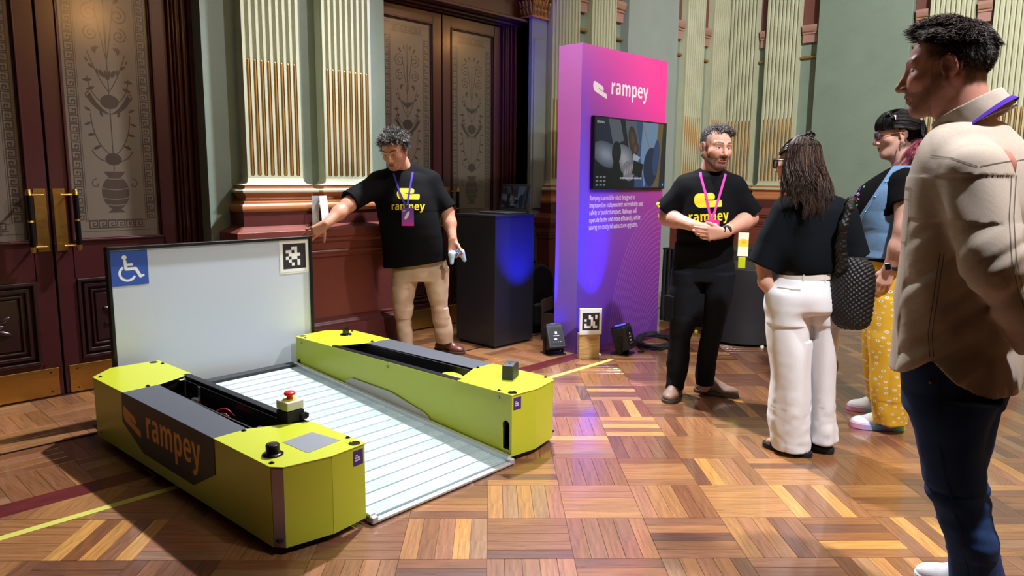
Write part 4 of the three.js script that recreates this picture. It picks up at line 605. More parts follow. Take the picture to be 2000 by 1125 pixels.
// ---------------------------------------------------------------- distance fields for bodies, clothes and hair
const V3 = (a) => new THREE.Vector3(a[0], a[1], a[2]);
const smin = (a, b, k) => { if (k <= 0) return Math.min(a, b); const h = Math.max(k - Math.abs(a - b), 0) / k; return Math.min(a, b) - h * h * k * 0.25; };
class Field {
  constructor() { this.p = []; this.T = new THREE.Matrix4(); this.s = 1; this.post = null; this.reach = 0; }
  frame(pos, yaw = 0, pitch = 0, roll = 0, s = 1) { this.s = s; this.T.compose(V3(pos), new THREE.Quaternion().setFromEuler(new THREE.Euler(pitch, yaw, roll, 'YXZ')), new THREE.Vector3(s, s, s)); return this; }
  world() { this.s = 1; this.T.identity(); return this; }
  pt(a) { return V3(a).applyMatrix4(this.T); }
  add(o) { this.p.push(o); return this; }
  cone(a, b, ra, rb = ra, k = 0.02, o = {}) {
    const A = this.pt(a), B = this.pt(b), s = this.s; ra *= s; rb *= s; k *= s;
    const bx = B.x - A.x, by = B.y - A.y, bz = B.z - A.z, L = bx * bx + by * by + bz * bz || 1e-9, ax = A.x, ay = A.y, az = A.z;
    let fx = 0, fy = 0, fz = 0, q = 0, min = 1; if (o.flat) { const n = V3(o.flat).transformDirection(this.T); fx = n.x; fy = n.y; fz = n.z; q = 1 / o.f - 1; min = Math.min(1, o.f); }
    const f = (x, y, z) => {
      x -= ax; y -= ay; z -= az; const h = Math.max(0, Math.min(1, (x * bx + y * by + z * bz) / L)); x -= bx * h; y -= by * h; z -= bz * h;
      if (q) { const t = (x * fx + y * fy + z * fz) * q; x += fx * t; y += fy * t; z += fz * t; }
      return (Math.sqrt(x * x + y * y + z * z) - ra + (ra - rb) * h) * min;
    };
    return this.add({ c: A.clone().add(B).multiplyScalar(0.5), r: Math.sqrt(L) / 2 + Math.max(ra, rb) * Math.max(1, o.f || 1), k, f, sub: o.sub });
  }
  chain(pts, rs, k = 0.02, o) { for (let i = 0; i + 1 < pts.length; i++) this.cone(pts[i], pts[i + 1], rs[i] ?? rs[0], rs[i + 1] ?? rs[i] ?? rs[0], k, o); return this; }
  ell(c, r, k = 0.02, rot = [0, 0, 0], o = {}) {
    const m = new THREE.Matrix4().compose(V3(c), new THREE.Quaternion().setFromEuler(new THREE.Euler(rot[0], rot[1], rot[2], 'YXZ')), new THREE.Vector3(1, 1, 1)).premultiply(this.T), i = m.clone().invert().elements, s = this.s;
    const [a, b, d] = r, f = (x, y, z) => {
      const u = i[0] * x + i[4] * y + i[8] * z + i[12], v = i[1] * x + i[5] * y + i[9] * z + i[13], w = i[2] * x + i[6] * y + i[10] * z + i[14];
      const k0 = Math.sqrt(u * u / (a * a) + v * v / (b * b) + w * w / (d * d)), k1 = Math.sqrt(u * u / (a * a * a * a) + v * v / (b * b * b * b) + w * w / (d * d * d * d));
      return k1 < 1e-9 ? -Math.min(a, b, d) * s : k0 * (k0 - 1) / k1 * s;
    };
    return this.add({ c: this.pt(c), r: Math.max(a, b, d) * s, k: k * s, f, sub: o.sub });
  }
  // stacked elliptical sections [height, x, z, half width, half depth], turned by yaw about the vertical
  loft(S, k = 0.02, yaw = 0, o = {}) {
    S = S.slice().sort((a, b) => a[0] - b[0]); const n = S.length, co = Math.cos(yaw), si = Math.sin(yaw), y0 = S[0][0], y1 = S[n - 1][0], e = o.round ?? 0.01, p = o.pow ?? 2;
    const f = (x, y, z) => {
      const q = Math.max(y0, Math.min(y1, y)); let i = 0; while (i < n - 2 && q > S[i + 1][0]) i++;
      const A = S[i], B = S[i + 1], t = (q - A[0]) / (B[0] - A[0]), Pm = S[Math.max(0, i - 1)], N = S[Math.min(n - 1, i + 2)], dy = B[0] - A[0];
      const h = (j) => { const m0 = (B[j] - Pm[j]) / Math.max(1e-6, B[0] - Pm[0]) * dy, m1 = (N[j] - A[j]) / Math.max(1e-6, N[0] - A[0]) * dy, t2 = t * t, t3 = t2 * t; return (2 * t3 - 3 * t2 + 1) * A[j] + (t3 - 2 * t2 + t) * m0 + (-2 * t3 + 3 * t2) * B[j] + (t3 - t2) * m1; };
      const dx = x - h(1), dz = z - h(2), a = Math.max(0.01, h(3)), b = Math.max(0.01, h(4)), u = dx * co - dz * si, w = dx * si + dz * co;
      let d;
      if (p === 2) { const k0 = Math.sqrt(u * u / (a * a) + w * w / (b * b)), k1 = Math.sqrt(u * u / (a * a * a * a) + w * w / (b * b * b * b)); d = k1 < 1e-9 ? -Math.min(a, b) : k0 * (k0 - 1) / k1; }
      else { const k0 = Math.pow(Math.pow(Math.abs(u / a), p) + Math.pow(Math.abs(w / b), p), 1 / p); d = (k0 - 1) * Math.min(a, b); }
      const v = Math.max(y - y1, y0 - y);
      if (v <= -e) return d; const A2 = Math.max(d + e, 0), B2 = Math.max(v + e, 0); return Math.min(Math.max(d + e, v + e), 0) + Math.sqrt(A2 * A2 + B2 * B2) - e;
    };
    let cx = 0, cz = 0, mr = 0; for (const q of S) { cx += q[1] / n; cz += q[2] / n; } for (const q of S) mr = Math.max(mr, Math.hypot(q[1] - cx, q[2] - cz) + Math.max(q[3], q[4]));
    return this.add({ c: new THREE.Vector3(cx, (y0 + y1) / 2, cz), r: Math.hypot(mr, (y1 - y0) / 2), k, f, sub: o.sub });
  }
  shell(other, gap) { return this.add({ c: new THREE.Vector3(), r: 99, k: 0.004, f: (x, y, z) => other.eval(x, y, z) - gap, sub: true, other, gap }); }
  cut(n, d) { const q = V3(n).normalize(); return this.add({ c: new THREE.Vector3(), r: 99, k: 0.002, f: (x, y, z) => d - (q.x * x + q.y * y + q.z * z), sub: true }); }   // removes the side n . p > d
  eval(x, y, z, list = this.p) {
    let d = 9; for (const q of list) if (!q.sub) d = smin(d, q.f(x, y, z), q.k);
    if (this.post && Math.abs(d) < 0.05) d = this.post(d, x, y, z);
    if (d < 0.06) for (const q of list) if (q.sub) d = -smin(-d, q.f(x, y, z), q.k);
    return d;
  }
  mesh({ cell = 0.008, skip = null, color = null, uv = 1, uvf = null, min, max }) {
    if (!min) { min = new THREE.Vector3(9, 9, 9); max = new THREE.Vector3(-9, -9, -9); for (const q of this.p) if (!q.sub) { min.min(q.c.clone().subScalar(q.r + 0.02)); max.max(q.c.clone().addScalar(q.r + 0.02)); } }
    else { min = V3(min); max = V3(max); }
    const N = [0, 1, 2].map((i) => Math.ceil((max.getComponent(i) - min.getComponent(i)) / cell / 8) * 8), [nx, ny, nz] = N, sx = nx + 1, sy = ny + 1;
    const G = new Float32Array(sx * sy * (nz + 1)).fill(1), br = 8 * cell * 0.87, at = (i, j, k) => (k * sy + j) * sx + i;
    for (let bk = 0; bk < nz; bk += 8) for (let bj = 0; bj < ny; bj += 8) for (let bi = 0; bi < nx; bi += 8) {
      const cx = min.x + (bi + 4) * cell, cy = min.y + (bj + 4) * cell, cz = min.z + (bk + 4) * cell;
      const list = this.p.filter((q) => Math.hypot(q.c.x - cx, q.c.y - cy, q.c.z - cz) - q.r < br + q.k + 0.015);
      if (!list.some((q) => !q.sub)) continue;
      list.forEach((q, n) => { if (q.other) { const l2 = q.other.p.filter((w) => Math.hypot(w.c.x - cx, w.c.y - cy, w.c.z - cz) - w.r < br + w.k + 0.03); list[n] = { ...q, f: (x, y, z) => q.other.eval(x, y, z, l2) - q.gap }; } });
      const dc = this.eval(cx, cy, cz, list); const inside = dc < -(br * 1.6 + 0.05), outside = dc > br * 1.9 + 0.05;
      for (let k = bk; k <= Math.min(bk + 8, nz); k++) for (let j = bj; j <= bj + 8; j++) for (let i = bi; i <= bi + 8; i++) G[at(i, j, k)] = inside ? -1 : outside ? 1 : this.eval(min.x + i * cell, min.y + j * cell, min.z + k * cell, list);
    }
    const pos = [], idx = [], id = new Int32Array(sx * sy * (nz + 1)).fill(-1), E = [[0, 1], [2, 3], [4, 5], [6, 7], [0, 2], [1, 3], [4, 6], [5, 7], [0, 4], [1, 5], [2, 6], [3, 7]];
    const c8 = [0, 1, sx, sx + 1, sx * sy, sx * sy + 1, sx * sy + sx, sx * sy + sx + 1];
    for (let k = 0; k < nz; k++) for (let j = 0; j < ny; j++) for (let i = 0; i < nx; i++) {
      const o = at(i, j, k); let m = 0; for (let q = 0; q < 8; q++) if (G[o + c8[q]] < 0) m |= 1 << q; if (m === 0 || m === 255) continue;
      let x = 0, y = 0, z = 0, n = 0;
      for (const [a, b] of E) { const s1 = m >> a & 1, s2 = m >> b & 1; if (s1 === s2) continue; const A = G[o + c8[a]], B = G[o + c8[b]], t = A / (A - B); x += (a & 1) + t * ((b & 1) - (a & 1)); y += (a >> 1 & 1) + t * ((b >> 1 & 1) - (a >> 1 & 1)); z += (a >> 2) + t * ((b >> 2) - (a >> 2)); n++; }
      const px = min.x + (i + x / n) * cell, py = min.y + (j + y / n) * cell, pz = min.z + (k + z / n) * cell;
      if (skip && skip(px, py, pz)) continue;
      id[o] = pos.length / 3; pos.push(px, py, pz);
    }
    const quad = (a, b, c, d, fl) => { if (a < 0 || b < 0 || c < 0 || d < 0) return; fl ? idx.push(a, c, b, a, d, c) : idx.push(a, b, c, a, c, d); };
    for (let k = 1; k < nz; k++) for (let j = 1; j < ny; j++) for (let i = 1; i < nx; i++) {
      const o = at(i, j, k), g = G[o] < 0;
      if (g !== G[o + 1] < 0) quad(id[o - sx - sx * sy], id[o - sx * sy], id[o], id[o - sx], !g);
      if (g !== G[o + sx] < 0) quad(id[o - 1 - sx * sy], id[o - 1], id[o], id[o - sx * sy], !g);
      if (g !== G[o + sx * sy] < 0) quad(id[o - 1 - sx], id[o - sx], id[o], id[o - 1], !g);
    }
    const g = new THREE.BufferGeometry(); g.setAttribute('position', new THREE.Float32BufferAttribute(pos, 3)); g.setIndex(idx); g.computeVertexNormals();
    const nn = pos.length / 3, U = new Float32Array(nn * 2); for (let i = 0; i < nn; i++) { const w = uvf ? uvf(pos[3 * i], pos[3 * i + 1], pos[3 * i + 2]) : [(pos[3 * i] - pos[3 * i + 2]) * uv, pos[3 * i + 1] * uv]; U[2 * i] = w[0]; U[2 * i + 1] = w[1]; } g.setAttribute('uv', new THREE.BufferAttribute(U, 2));
    if (color) { const C = new Float32Array(nn * 3), nr = g.attributes.normal; for (let i = 0; i < nn; i++) { const c = color(pos[3 * i], pos[3 * i + 1], pos[3 * i + 2], nr.getX(i), nr.getY(i), nr.getZ(i)); C[3 * i] = c[0]; C[3 * i + 1] = c[1]; C[3 * i + 2] = c[2]; } g.setAttribute('color', new THREE.BufferAttribute(C, 3)); }
    return g;
  }
}
const joinColored = (list) => { const keep = ['position', 'normal', 'uv', 'color']; return mergeGeometries(list.map((g) => { for (const k of Object.keys(g.attributes)) if (!keep.includes(k)) g.deleteAttribute(k); return g; })); };
const rgb = (hex) => { const c = lin(hex); return [c.r, c.g, c.b]; };
const mixc = (a, b, t) => [a[0] + (b[0] - a[0]) * t, a[1] + (b[1] - a[1]) * t, a[2] + (b[2] - a[2]) * t];
// folds of cloth: ridges stretched along x, y or z
const folds = (amp, fx, fy, fz, seed) => (x, y, z) => { const n = noise(x * fx + seed, y * fy + seed * 2.3, z * fz + seed * 1.7), m = noise(x * fx * 2.1 + seed * 3, y * fy * 2.1, z * fz * 2.1 + 5); return amp * ((1 - Math.abs(2 * n - 1)) * 1.1 + (m - 0.5) * 0.7 - 0.6); };

// ---- a head: local axes +y up, +z out of the face; unit scale is a 235 mm head
function headPrims(F, o = {}) {
  const jw = o.jaw ?? 1, fem = o.fem ? 1 : 0;
  F.ell([0, 0.036, -0.017], [0.073, 0.083, 0.089], 0.01).ell([0, 0.012, 0.022], [0.064, 0.082, 0.066], 0.03).ell([0, -0.055, 0.03], [0.048 * jw, 0.06, 0.053], 0.03).ell([0, -0.035, 0.066], [0.034, 0.03, 0.022], 0.025);
  for (const s of [-1, 1]) {
    F.cone([s * 0.056 * jw, -0.045, -0.008], [s * 0.024, -0.1, 0.06], 0.017, 0.014, 0.028).ell([s * 0.045, -0.024, 0.055], [0.019, 0.016, 0.02], 0.03);
    F.cone([s * 0.013, 0.021, 0.084], [s * 0.046, 0.024, 0.069], fem ? 0.006 : 0.0085, fem ? 0.005 : 0.0075, 0.016);
    F.ell([s * 0.033, 0.002, 0.098], [0.02, 0.0115, 0.0135], 0.018, [0, s * 0.2, 0], { sub: true });
  }
  F.cone([0, 0.014, 0.085], [0, -0.033, 0.108], 0.0075, 0.0115, 0.013).ell([0, -0.038, 0.111], [0.0105, 0.009, 0.01], 0.008).ell([0, -0.1, 0.068], [0.02, 0.016, 0.017], 0.025);
  for (const s of [-1, 1]) F.ell([s * 0.0135, -0.041, 0.094], [0.0088, 0.008, 0.0145], 0.007).ell([s * 0.006, -0.0475, 0.101], [0.0035, 0.003, 0.005], 0.003, [0, 0, 0], { sub: true });
  F.ell([0, -0.06, 0.079], [0.027, 0.015, 0.015], 0.014).cone([-0.019, -0.0655, 0.085], [0, -0.063, 0.0915], 0.004, 0.005, 0.008).cone([0.019, -0.0655, 0.085], [0, -0.063, 0.0915], 0.004, 0.005, 0.008).cone([-0.014, -0.0745, 0.085], [0.014, -0.0745, 0.085], 0.0062, 0.0062, 0.009).ell([0, -0.0735, 0.0875], [0.014, 0.0055, 0.006], 0.006);
  F.cone([-0.022, -0.0692, 0.0885], [0, -0.0688, 0.0965], 0.0017, 0.0017, 0.003, { sub: true }).cone([0.022, -0.0692, 0.0885], [0, -0.0688, 0.0965], 0.0017, 0.0017, 0.003, { sub: true });
  for (const s of [-1, 1]) {
    F.ell([s * 0.031, 0.001, 0.0755], [0.0125, 0.0118, 0.0118], 0.002).cone([s * 0.0195, 0.0042, 0.0825], [s * 0.032, 0.0082, 0.0855], 0.0034, 0.0042, 0.005).cone([s * 0.032, 0.0082, 0.0855], [s * 0.0455, 0.0022, 0.0765], 0.0042, 0.0034, 0.005).cone([s * 0.021, -0.0065, 0.082], [s * 0.043, -0.0065, 0.079], 0.0026, 0.0026, 0.005);
    if (o.ears !== false) {
      const E = [0, s * 0.5, 0];
      const hx = []; for (let k = 0; k <= 11; k++) { const a = -2.5 + k / 11 * 4.5; hx.push([s * (0.0775 + 0.010 * Math.max(0, Math.sin(a + 0.5)) * 0.8), -0.004 + 0.0275 * Math.cos(a) - 0.004 * Math.sin(a), -0.013 - 0.0155 * Math.sin(a)]); }
      F.chain(hx, [0.0037], 0.006).ell([s * 0.0775, -0.006, -0.014], [0.0065, 0.026, 0.0155], 0.006, [0.12, s * -0.4, 0]).ell([s * 0.0765, -0.036, -0.006], [0.0055, 0.0105, 0.009], 0.006).cone([s * 0.08, 0.006, -0.022], [s * 0.081, -0.018, -0.02], 0.0042, 0.004, 0.005);
      F.ell([s * 0.085, -0.006, -0.009], [0.0065, 0.014, 0.008], 0.004, [0.12, s * -0.35, 0], { sub: true });
    }
  }
  return F;
}
function faceColor(T, o) {                                      // colours of skin, lips, brows, eyes and stubble, in head axes
  const inv = T.clone().invert(), v = new THREE.Vector3(), skin = rgb(o.skin), lip = rgb(o.lip ?? 0xa85850), brow = rgb(o.brow ?? 0x2a1c16), beard = rgb(o.beard ?? 0x3a2a22), scalp = rgb(o.scalp ?? o.brow ?? 0x2a1c16), white = rgb(0xd8d2cc), iris = rgb(o.iris ?? 0x2c1c12), red = rgb(o.flush ?? 0xb86a5c);
  return (x, y, z, nx, ny, nz) => {
    v.set(x, y, z).applyMatrix4(inv); const X = Math.abs(v.x), Y = v.y, Z = v.z; let c = skin;
    const n = noise(x * 90, y * 90, z * 90), fine = noise(v.x * 700, v.y * 700, v.z * 700);
    c = mixc(c, red, 0.04 * n + (Y > -0.06 && Y < 0 && Z > 0.05 && X > 0.025 ? 0.12 : 0) + (X > 0.074 && Z < 0.02 ? 0.18 : 0) + (Math.hypot(v.x, Y + 0.037) < 0.02 && Z > 0.09 ? 0.15 : 0));
    if (Z > 0.03 && o.stubble && Y < -0.03 && Y > -0.13) { const e = Math.min(1, Math.max(0, (-0.03 - Y) / 0.02)), m = Math.hypot(v.x * 1.0, (Y + 0.069) * 1.6) < 0.03 && Y > -0.077 && Y < -0.062 ? 0.15 : 1; const up = Y > -0.055 && X > 0.03 && Z > 0.05 ? 0.35 : 1; c = mixc(c, beard, o.stubble * e * m * up * (0.55 + 0.75 * fine)); }
    if (o.stubble && Z <= 0.03 && Z > -0.03 && X > 0.04 && Y < 0.02 && Y > -0.11) c = mixc(c, beard, o.stubble * 0.8 * (0.5 + 0.8 * fine) * Math.min(1, (Z + 0.03) / 0.03) * Math.min(1, (0.02 - Y) / 0.02) * Math.min(1, (Y + 0.11) / 0.03));
    if (Z > 0.079 && X < 0.021 && Y < -0.0585 && Y > -0.081 - X * -0.2) { const m = Math.abs(Y + 0.0690); if (m < 0.0115 - X * 0.3) c = m < 0.0018 ? mixc(lip, [0, 0, 0], 0.6) : lip; }
    const by = 0.0245 + 0.006 * Math.sin((X - 0.012) / 0.036 * 2.2), bw = (o.browW ?? 0.0045) * (1 - Math.max(0, X - 0.03) * 14); if (Z > 0.05 && X > 0.011 && X < 0.053 && Math.abs(Y - by) < bw) c = mixc(c, brow, 0.7 + 0.3 * fine);
    const ex = X - 0.031, ey = Y - 0.001, ez = Z - 0.0755, er = Math.hypot(ex, ey, ez);
    if (er < 0.0136 && ey < (o.open ?? 0.0048) && ey > -0.0055 && ez > 0.003) { c = white; const gx = ex - (o.gaze?.[0] ?? 0) * Math.sign(v.x), gy = ey - (o.gaze?.[1] ?? -0.001); const d = Math.hypot(gx, gy); if (d < 0.0056) c = iris; if (d < 0.0024) c = [0.004, 0.004, 0.004]; }
    if (Math.abs(ey - (o.open ?? 0.0048) - 0.001) < 0.0014 && X > 0.019 && X < 0.045 && Z > 0.07) c = mixc(c, brow, 0.75);  // upper-lid shading painted as a dark line above the eye
    if (o.hairline) { const e = 0.008 * (noise(v.x * 120 + 5, v.y * 120, v.z * 120) - 0.5), h = Math.max(0, Math.min(1, o.hairline(v) / 0.016 + 0.5 + e * 60)); if (h > 0) c = mixc(c, scalp, (o.fade ?? 0.85) * h * (0.65 + 0.5 * fine)); }
    return c;
  };
}
// ---- a hand: from the wrist along d, palm facing n, thumb on side s; curls of index..little in radians per joint
function hand(F, w, d, n, o = {}) {
  const W = V3(w), D = V3(d).normalize(), Nn = V3(n).addScaledVector(D, -V3(n).dot(D)).normalize(), S = new THREE.Vector3().crossVectors(D, Nn).multiplyScalar(o.side ?? 1), z = o.size ?? 1;
  const P = (a, b, c) => W.clone().addScaledVector(D, a * z).addScaledVector(S, b * z).addScaledVector(Nn, c * z).toArray();
  const curl = o.curl ?? [0.3, 0.35, 0.4, 0.5], spread = o.spread ?? 0.06;
  F.cone(P(-0.03, 0, 0), P(0.02, 0, 0), 0.026 * z, 0.026 * z, 0.012, { flat: Nn.toArray(), f: 0.72 });
  const base = [[0.092, 0.031], [0.097, 0.010], [0.092, -0.011], [0.083, -0.030]], len = [[0.044, 0.026, 0.02], [0.048, 0.03, 0.021], [0.045, 0.028, 0.021], [0.034, 0.021, 0.019]], rad = [0.0095, 0.0098, 0.0092, 0.0082];
  base.forEach(([a, b], i) => {
    F.cone(P(0.012, b * 0.55, 0), P(a, b, -0.002), 0.0155 * z, 0.0115 * z, 0.016);
    let c = curl[i], p = V3(P(a, b, -0.002)), dir = D.clone().addScaledVector(S, spread * (1.2 - i * 0.8)).normalize(), r = rad[i] * z; let nn = Nn.clone();
    len[i].forEach((L, j) => { const ax = new THREE.Vector3().crossVectors(dir, nn).normalize(); const q = new THREE.Quaternion().setFromAxisAngle(ax, j ? c * 1.15 : c * 0.9); dir.applyQuaternion(q); nn.applyQuaternion(q); const e = p.clone().addScaledVector(dir, L * z); F.cone(p.toArray(), e.toArray(), r, r * 0.9, 0.003); r *= 0.9; p = e; });
  });
  const t = o.thumb ?? [0.75, 0.65, 0.25], td = D.clone().multiplyScalar(t[0]).addScaledVector(S, t[1]).addScaledVector(Nn, t[2]).normalize();
  let p = V3(P(0.025, 0.022, 0.006)); F.cone(P(0.02, 0.012, 0.004), p.clone().addScaledVector(td, 0.03 * z).toArray(), 0.016 * z, 0.0135 * z, 0.014); p.addScaledVector(td, 0.03 * z);
  const td2 = td.clone().addScaledVector(D, o.thumbBend ?? 0.35).normalize(), e = p.clone().addScaledVector(td2, 0.032 * z), td3 = td2.clone().addScaledVector(D, 0.15).normalize(); F.cone(p.toArray(), e.toArray(), 0.0118 * z, 0.0105 * z, 0.006).cone(e.toArray(), e.clone().addScaledVector(td3, 0.025 * z).toArray(), 0.0105 * z, 0.0085 * z, 0.004);
  return F;
}
// body mesh: coarse everywhere, fine boxes for head and hands (joined where they meet)
function bodyMesh(F, fine, color, cell = 0.012) {
  const inBox = (b, x, y, z) => x > b[0][0] && x < b[1][0] && y > b[0][1] && y < b[1][1] && z > b[0][2] && z < b[1][2];
  const parts = [F.mesh({ cell, color, skip: (x, y, z) => fine.some((b) => inBox([b[0].map((q) => q + cell), b[1].map((q) => q - cell)], x, y, z)) })];
  for (const b of fine) parts.push(F.mesh({ cell: b[2] ?? 0.003, color, min: b[0], max: b[1].map((q, i) => b[0][i] + Math.ceil((q - b[0][i]) / (b[2] ?? 0.003) / 8) * 8 * (b[2] ?? 0.003)), skip: (x, y, z) => !inBox(b, x, y, z) }));
  return joinColored(parts);
}
// a print that follows cloth: the triangles of geo inside a box before (c; right r, up u) become a thin layer
function decal(geo, c, nrm, upv, w, h, depth = 0.12, lift = 0.0015) {
  const N = V3(nrm).normalize(), U = V3(upv).addScaledVector(N, -V3(upv).dot(N)).normalize(), R = new THREE.Vector3().crossVectors(U, N), C = V3(c), p = geo.attributes.position, nr = geo.attributes.normal, ix = geo.index.array, pos = [], nor = [], uv = [], a = new THREE.Vector3(), b = new THREE.Vector3();
  for (let i = 0; i < ix.length; i += 3) {
    let ok = true; const q = [];
    for (let k = 0; k < 3; k++) { a.fromBufferAttribute(p, ix[i + k]); b.fromBufferAttribute(nr, ix[i + k]); const d = a.clone().sub(C), u = d.dot(R) / w + 0.5, v = d.dot(U) / h + 0.5; if (u < -0.1 || u > 1.1 || v < -0.1 || v > 1.1 || Math.abs(d.dot(N)) > depth || b.dot(N) < 0.1) { ok = false; break; } q.push([a.x + b.x * lift, a.y + b.y * lift, a.z + b.z * lift, b.x, b.y, b.z, u, v]); }
    if (ok) for (const t of q) { pos.push(t[0], t[1], t[2]); nor.push(t[3], t[4], t[5]); uv.push(t[6], t[7]); }
  }
  const g = new THREE.BufferGeometry(); g.setAttribute('position', new THREE.Float32BufferAttribute(pos, 3)); g.setAttribute('normal', new THREE.Float32BufferAttribute(nor, 3)); g.setAttribute('uv', new THREE.Float32BufferAttribute(uv, 2)); return g;
}
const frontZ = (F, x, y, from = 0.6) => { let z = from; for (let k = 0; k < 200; k++) { const d = F.eval(x, y, z); if (d < 0.001) return z; z -= Math.max(0.002, d * 0.6); if (z < -0.8) break; } return 0; };
const ribbon = (pts, w, t, nrmOf) => {                          // a flat band along points; nrmOf gives its outward direction at each
  const g = [], n = pts.length, pos = [], ix = [];
  pts.forEach((p, i) => { const a = V3(pts[Math.max(0, i - 1)]), b = V3(pts[Math.min(n - 1, i + 1)]), d = b.sub(a).normalize(), N = V3(nrmOf(p, i)).normalize(), S = new THREE.Vector3().crossVectors(d, N).normalize(), P = V3(p); for (const [s, q] of [[-1, 0], [1, 0], [1, 1], [-1, 1]]) pos.push(...P.clone().addScaledVector(S, s * w / 2).addScaledVector(N, q * t).toArray()); });
  for (let i = 0; i + 1 < n; i++) for (let k = 0; k < 4; k++) { const a = i * 4 + k, b = i * 4 + (k + 1) % 4; ix.push(a, b, b + 4, a, b + 4, a + 4); }
  const q = new THREE.BufferGeometry(); q.setAttribute('position', new THREE.Float32BufferAttribute(pos, 3)); q.setIndex(ix); const r = q.toNonIndexed(); r.computeVertexNormals(); return boxUV(r);
};
// a laced or slip-on shoe: sole outline along its own +z, size L
function shoe(parent, name, [x, y, z], yaw, L, mats, o = {}) {
  const g = new THREE.Group(); g.name = name; g.position.set(x, y, z); g.rotation.y = yaw; parent.add(g);
  const F = new Field(), w = (o.wide ?? 0.37) * L / 2;
  F.ell([0, 0.034, L * 0.22], [w * 0.98, 0.034, L * 0.28], 0.03).ell([0, 0.04, -L * 0.27], [w * 0.78, 0.045, L * 0.21], 0.04).cone([0, 0.055, L * 0.1], [0, 0.085, -L * 0.16], w * 0.6, w * 0.66, 0.03);
  if (o.tall) F.cone([0, 0.07, -L * 0.17], [0, 0.07 + o.tall, -L * 0.2], w * 0.75, w * 0.72, 0.03);
  F.cut([0, -1, 0], -0.012); if (o.low) F.cut([0, 1, -0.25], o.low);
  const up = part(g, 'upper', F.mesh({ cell: 0.004, min: [-0.08, 0, -L * 0.55], max: [0.08, 0.2, L * 0.55], uv: 1 }), mats[0]);
  const sh = new THREE.Shape(); sh.moveTo(0, L * 0.505); sh.bezierCurveTo(w * 1.1, L * 0.5, w * 1.15, L * 0.15, w * 0.82, -L * 0.05); sh.bezierCurveTo(w * 0.72, -L * 0.2, w * 1.0, -L * 0.49, 0, -L * 0.5); sh.bezierCurveTo(-w * 1.0, -L * 0.49, -w * 0.72, -L * 0.2, -w * 0.82, -L * 0.05); sh.bezierCurveTo(-w * 1.15, L * 0.15, -w * 1.1, L * 0.5, 0, L * 0.505);
  const sg = new THREE.ExtrudeGeometry(sh, { depth: o.sole ?? 0.014, bevelEnabled: true, bevelSize: 0.003, bevelThickness: 0.003, bevelSegments: 2 }); sg.rotateX(Math.PI / 2).scale(1, 1, 1); sg.translate(0, (o.sole ?? 0.014) + 0.004, 0);
  sg.scale(1, 1, 1); for (let i = 0, p = sg.attributes.position; i < p.count; i++) p.setZ(i, p.getZ(i)); part(g, 'sole', boxUV(sg), mats[1]);
  if (mats[2]) { const ls = []; for (let k = 0; k < 4; k++) { const zz = L * (0.02 + k * 0.045), yy = 0.1 - k * 0.008; ls.push(tube([[-w * 0.42, yy - 0.012, zz - 0.02], [0, yy + 0.003, zz - 0.025], [w * 0.42, yy - 0.012, zz - 0.015]], 0.0022, 8, 5)); } part(up, 'laces', ls, mats[2]); }
  return g;
}
const cloth = (hex, o = {}) => std(hex, 0.85, { bumpMap: weaveBump, bumpScale: 0.00012, sheen: 0.08, sheenRoughness: 0.6, sheenColor: lin(hex), specularIntensity: 0.2, ...o });
const skinMat = new THREE.MeshPhysicalMaterial({ color: 0xffffff, vertexColors: true, roughness: 0.5, specularIntensity: 0.6, bumpMap: fineBump, bumpScale: 0.00004 });
const hairMat = (rough = 0.45) => new THREE.MeshPhysicalMaterial({ color: 0xffffff, vertexColors: true, roughness: rough, specularIntensity: 0.5 });
// a sleeve: rounded where it starts, cut flat and hollow where it ends
Field.prototype.sleeve = function (a, b, ra, rb, k = 0.03, o = {}) {
  const A = this.pt(a), B = this.pt(b), ab = B.clone().sub(A), L = ab.length(), u = ab.clone().normalize(), f = o.f ?? 1, n = o.flat ? V3(o.flat).addScaledVector(u, -V3(o.flat).dot(u)).normalize() : null;
  const make = (r0, r1, t0, t1) => (x, y, z) => { let px = x - A.x, py = y - A.y, pz = z - A.z; const t = px * u.x + py * u.y + pz * u.z, h = Math.max(t0, t); px -= u.x * h; py -= u.y * h; pz -= u.z * h; if (n) { const q = (px * n.x + py * n.y + pz * n.z) * (1 / f - 1); px += n.x * q; py += n.y * q; pz += n.z * q; } const lat = (Math.hypot(px, py, pz) - (r0 + (r1 - r0) * Math.min(1, Math.max(0, t / L)))) * (n ? Math.min(1, f) : 1); return Math.max(lat, t - t1); };
  const c = A.clone().add(B).multiplyScalar(0.5), r = L / 2 + Math.max(ra, rb) * Math.max(1, f);
  this.add({ c, r, k, f: make(ra, rb, 0, L) });
  if (o.solid) return this;
  return this.add({ c: B, r: rb * 1.5 + 0.1, k: 0.003, f: make(ra - 0.017, rb - 0.017, L - (o.deep ?? 0.035), L + 0.02), sub: true });
};
function person(label, [x, z], rot) { return thing('person', label, 'person', [x, 0, z], rot); }
const toWorld = (g, p) => V3(p).applyAxisAngle(new THREE.Vector3(0, 1, 0), g.rotation.y).add(g.position);
const frameOf = (pos, yaw, pitch, roll, s) => new Field().frame(pos, yaw, pitch, roll, s).T;
const printTex = (color, bg) => canvasTex(512, 512, (c, w, h) => { c.clearRect(0, 0, w, h); drawLogo(c, 86, 30, 330, 180, color, bg); wordsIn(c, 'rampey', 6, 380, 490, 170, color); });
const teePrint = new THREE.MeshPhysicalMaterial({ map: printTex('#e8cf1c', '#141418'), transparent: true, roughness: 0.7 });
const markTex = canvasTex(128, 96, (c, w, h) => { c.clearRect(0, 0, w, h); drawLogo(c, 8, 8, 112, 78, '#e8cf1c', '#141418'); });
const sleevePrint = new THREE.MeshPhysicalMaterial({ map: markTex, transparent: true, roughness: 0.7 });
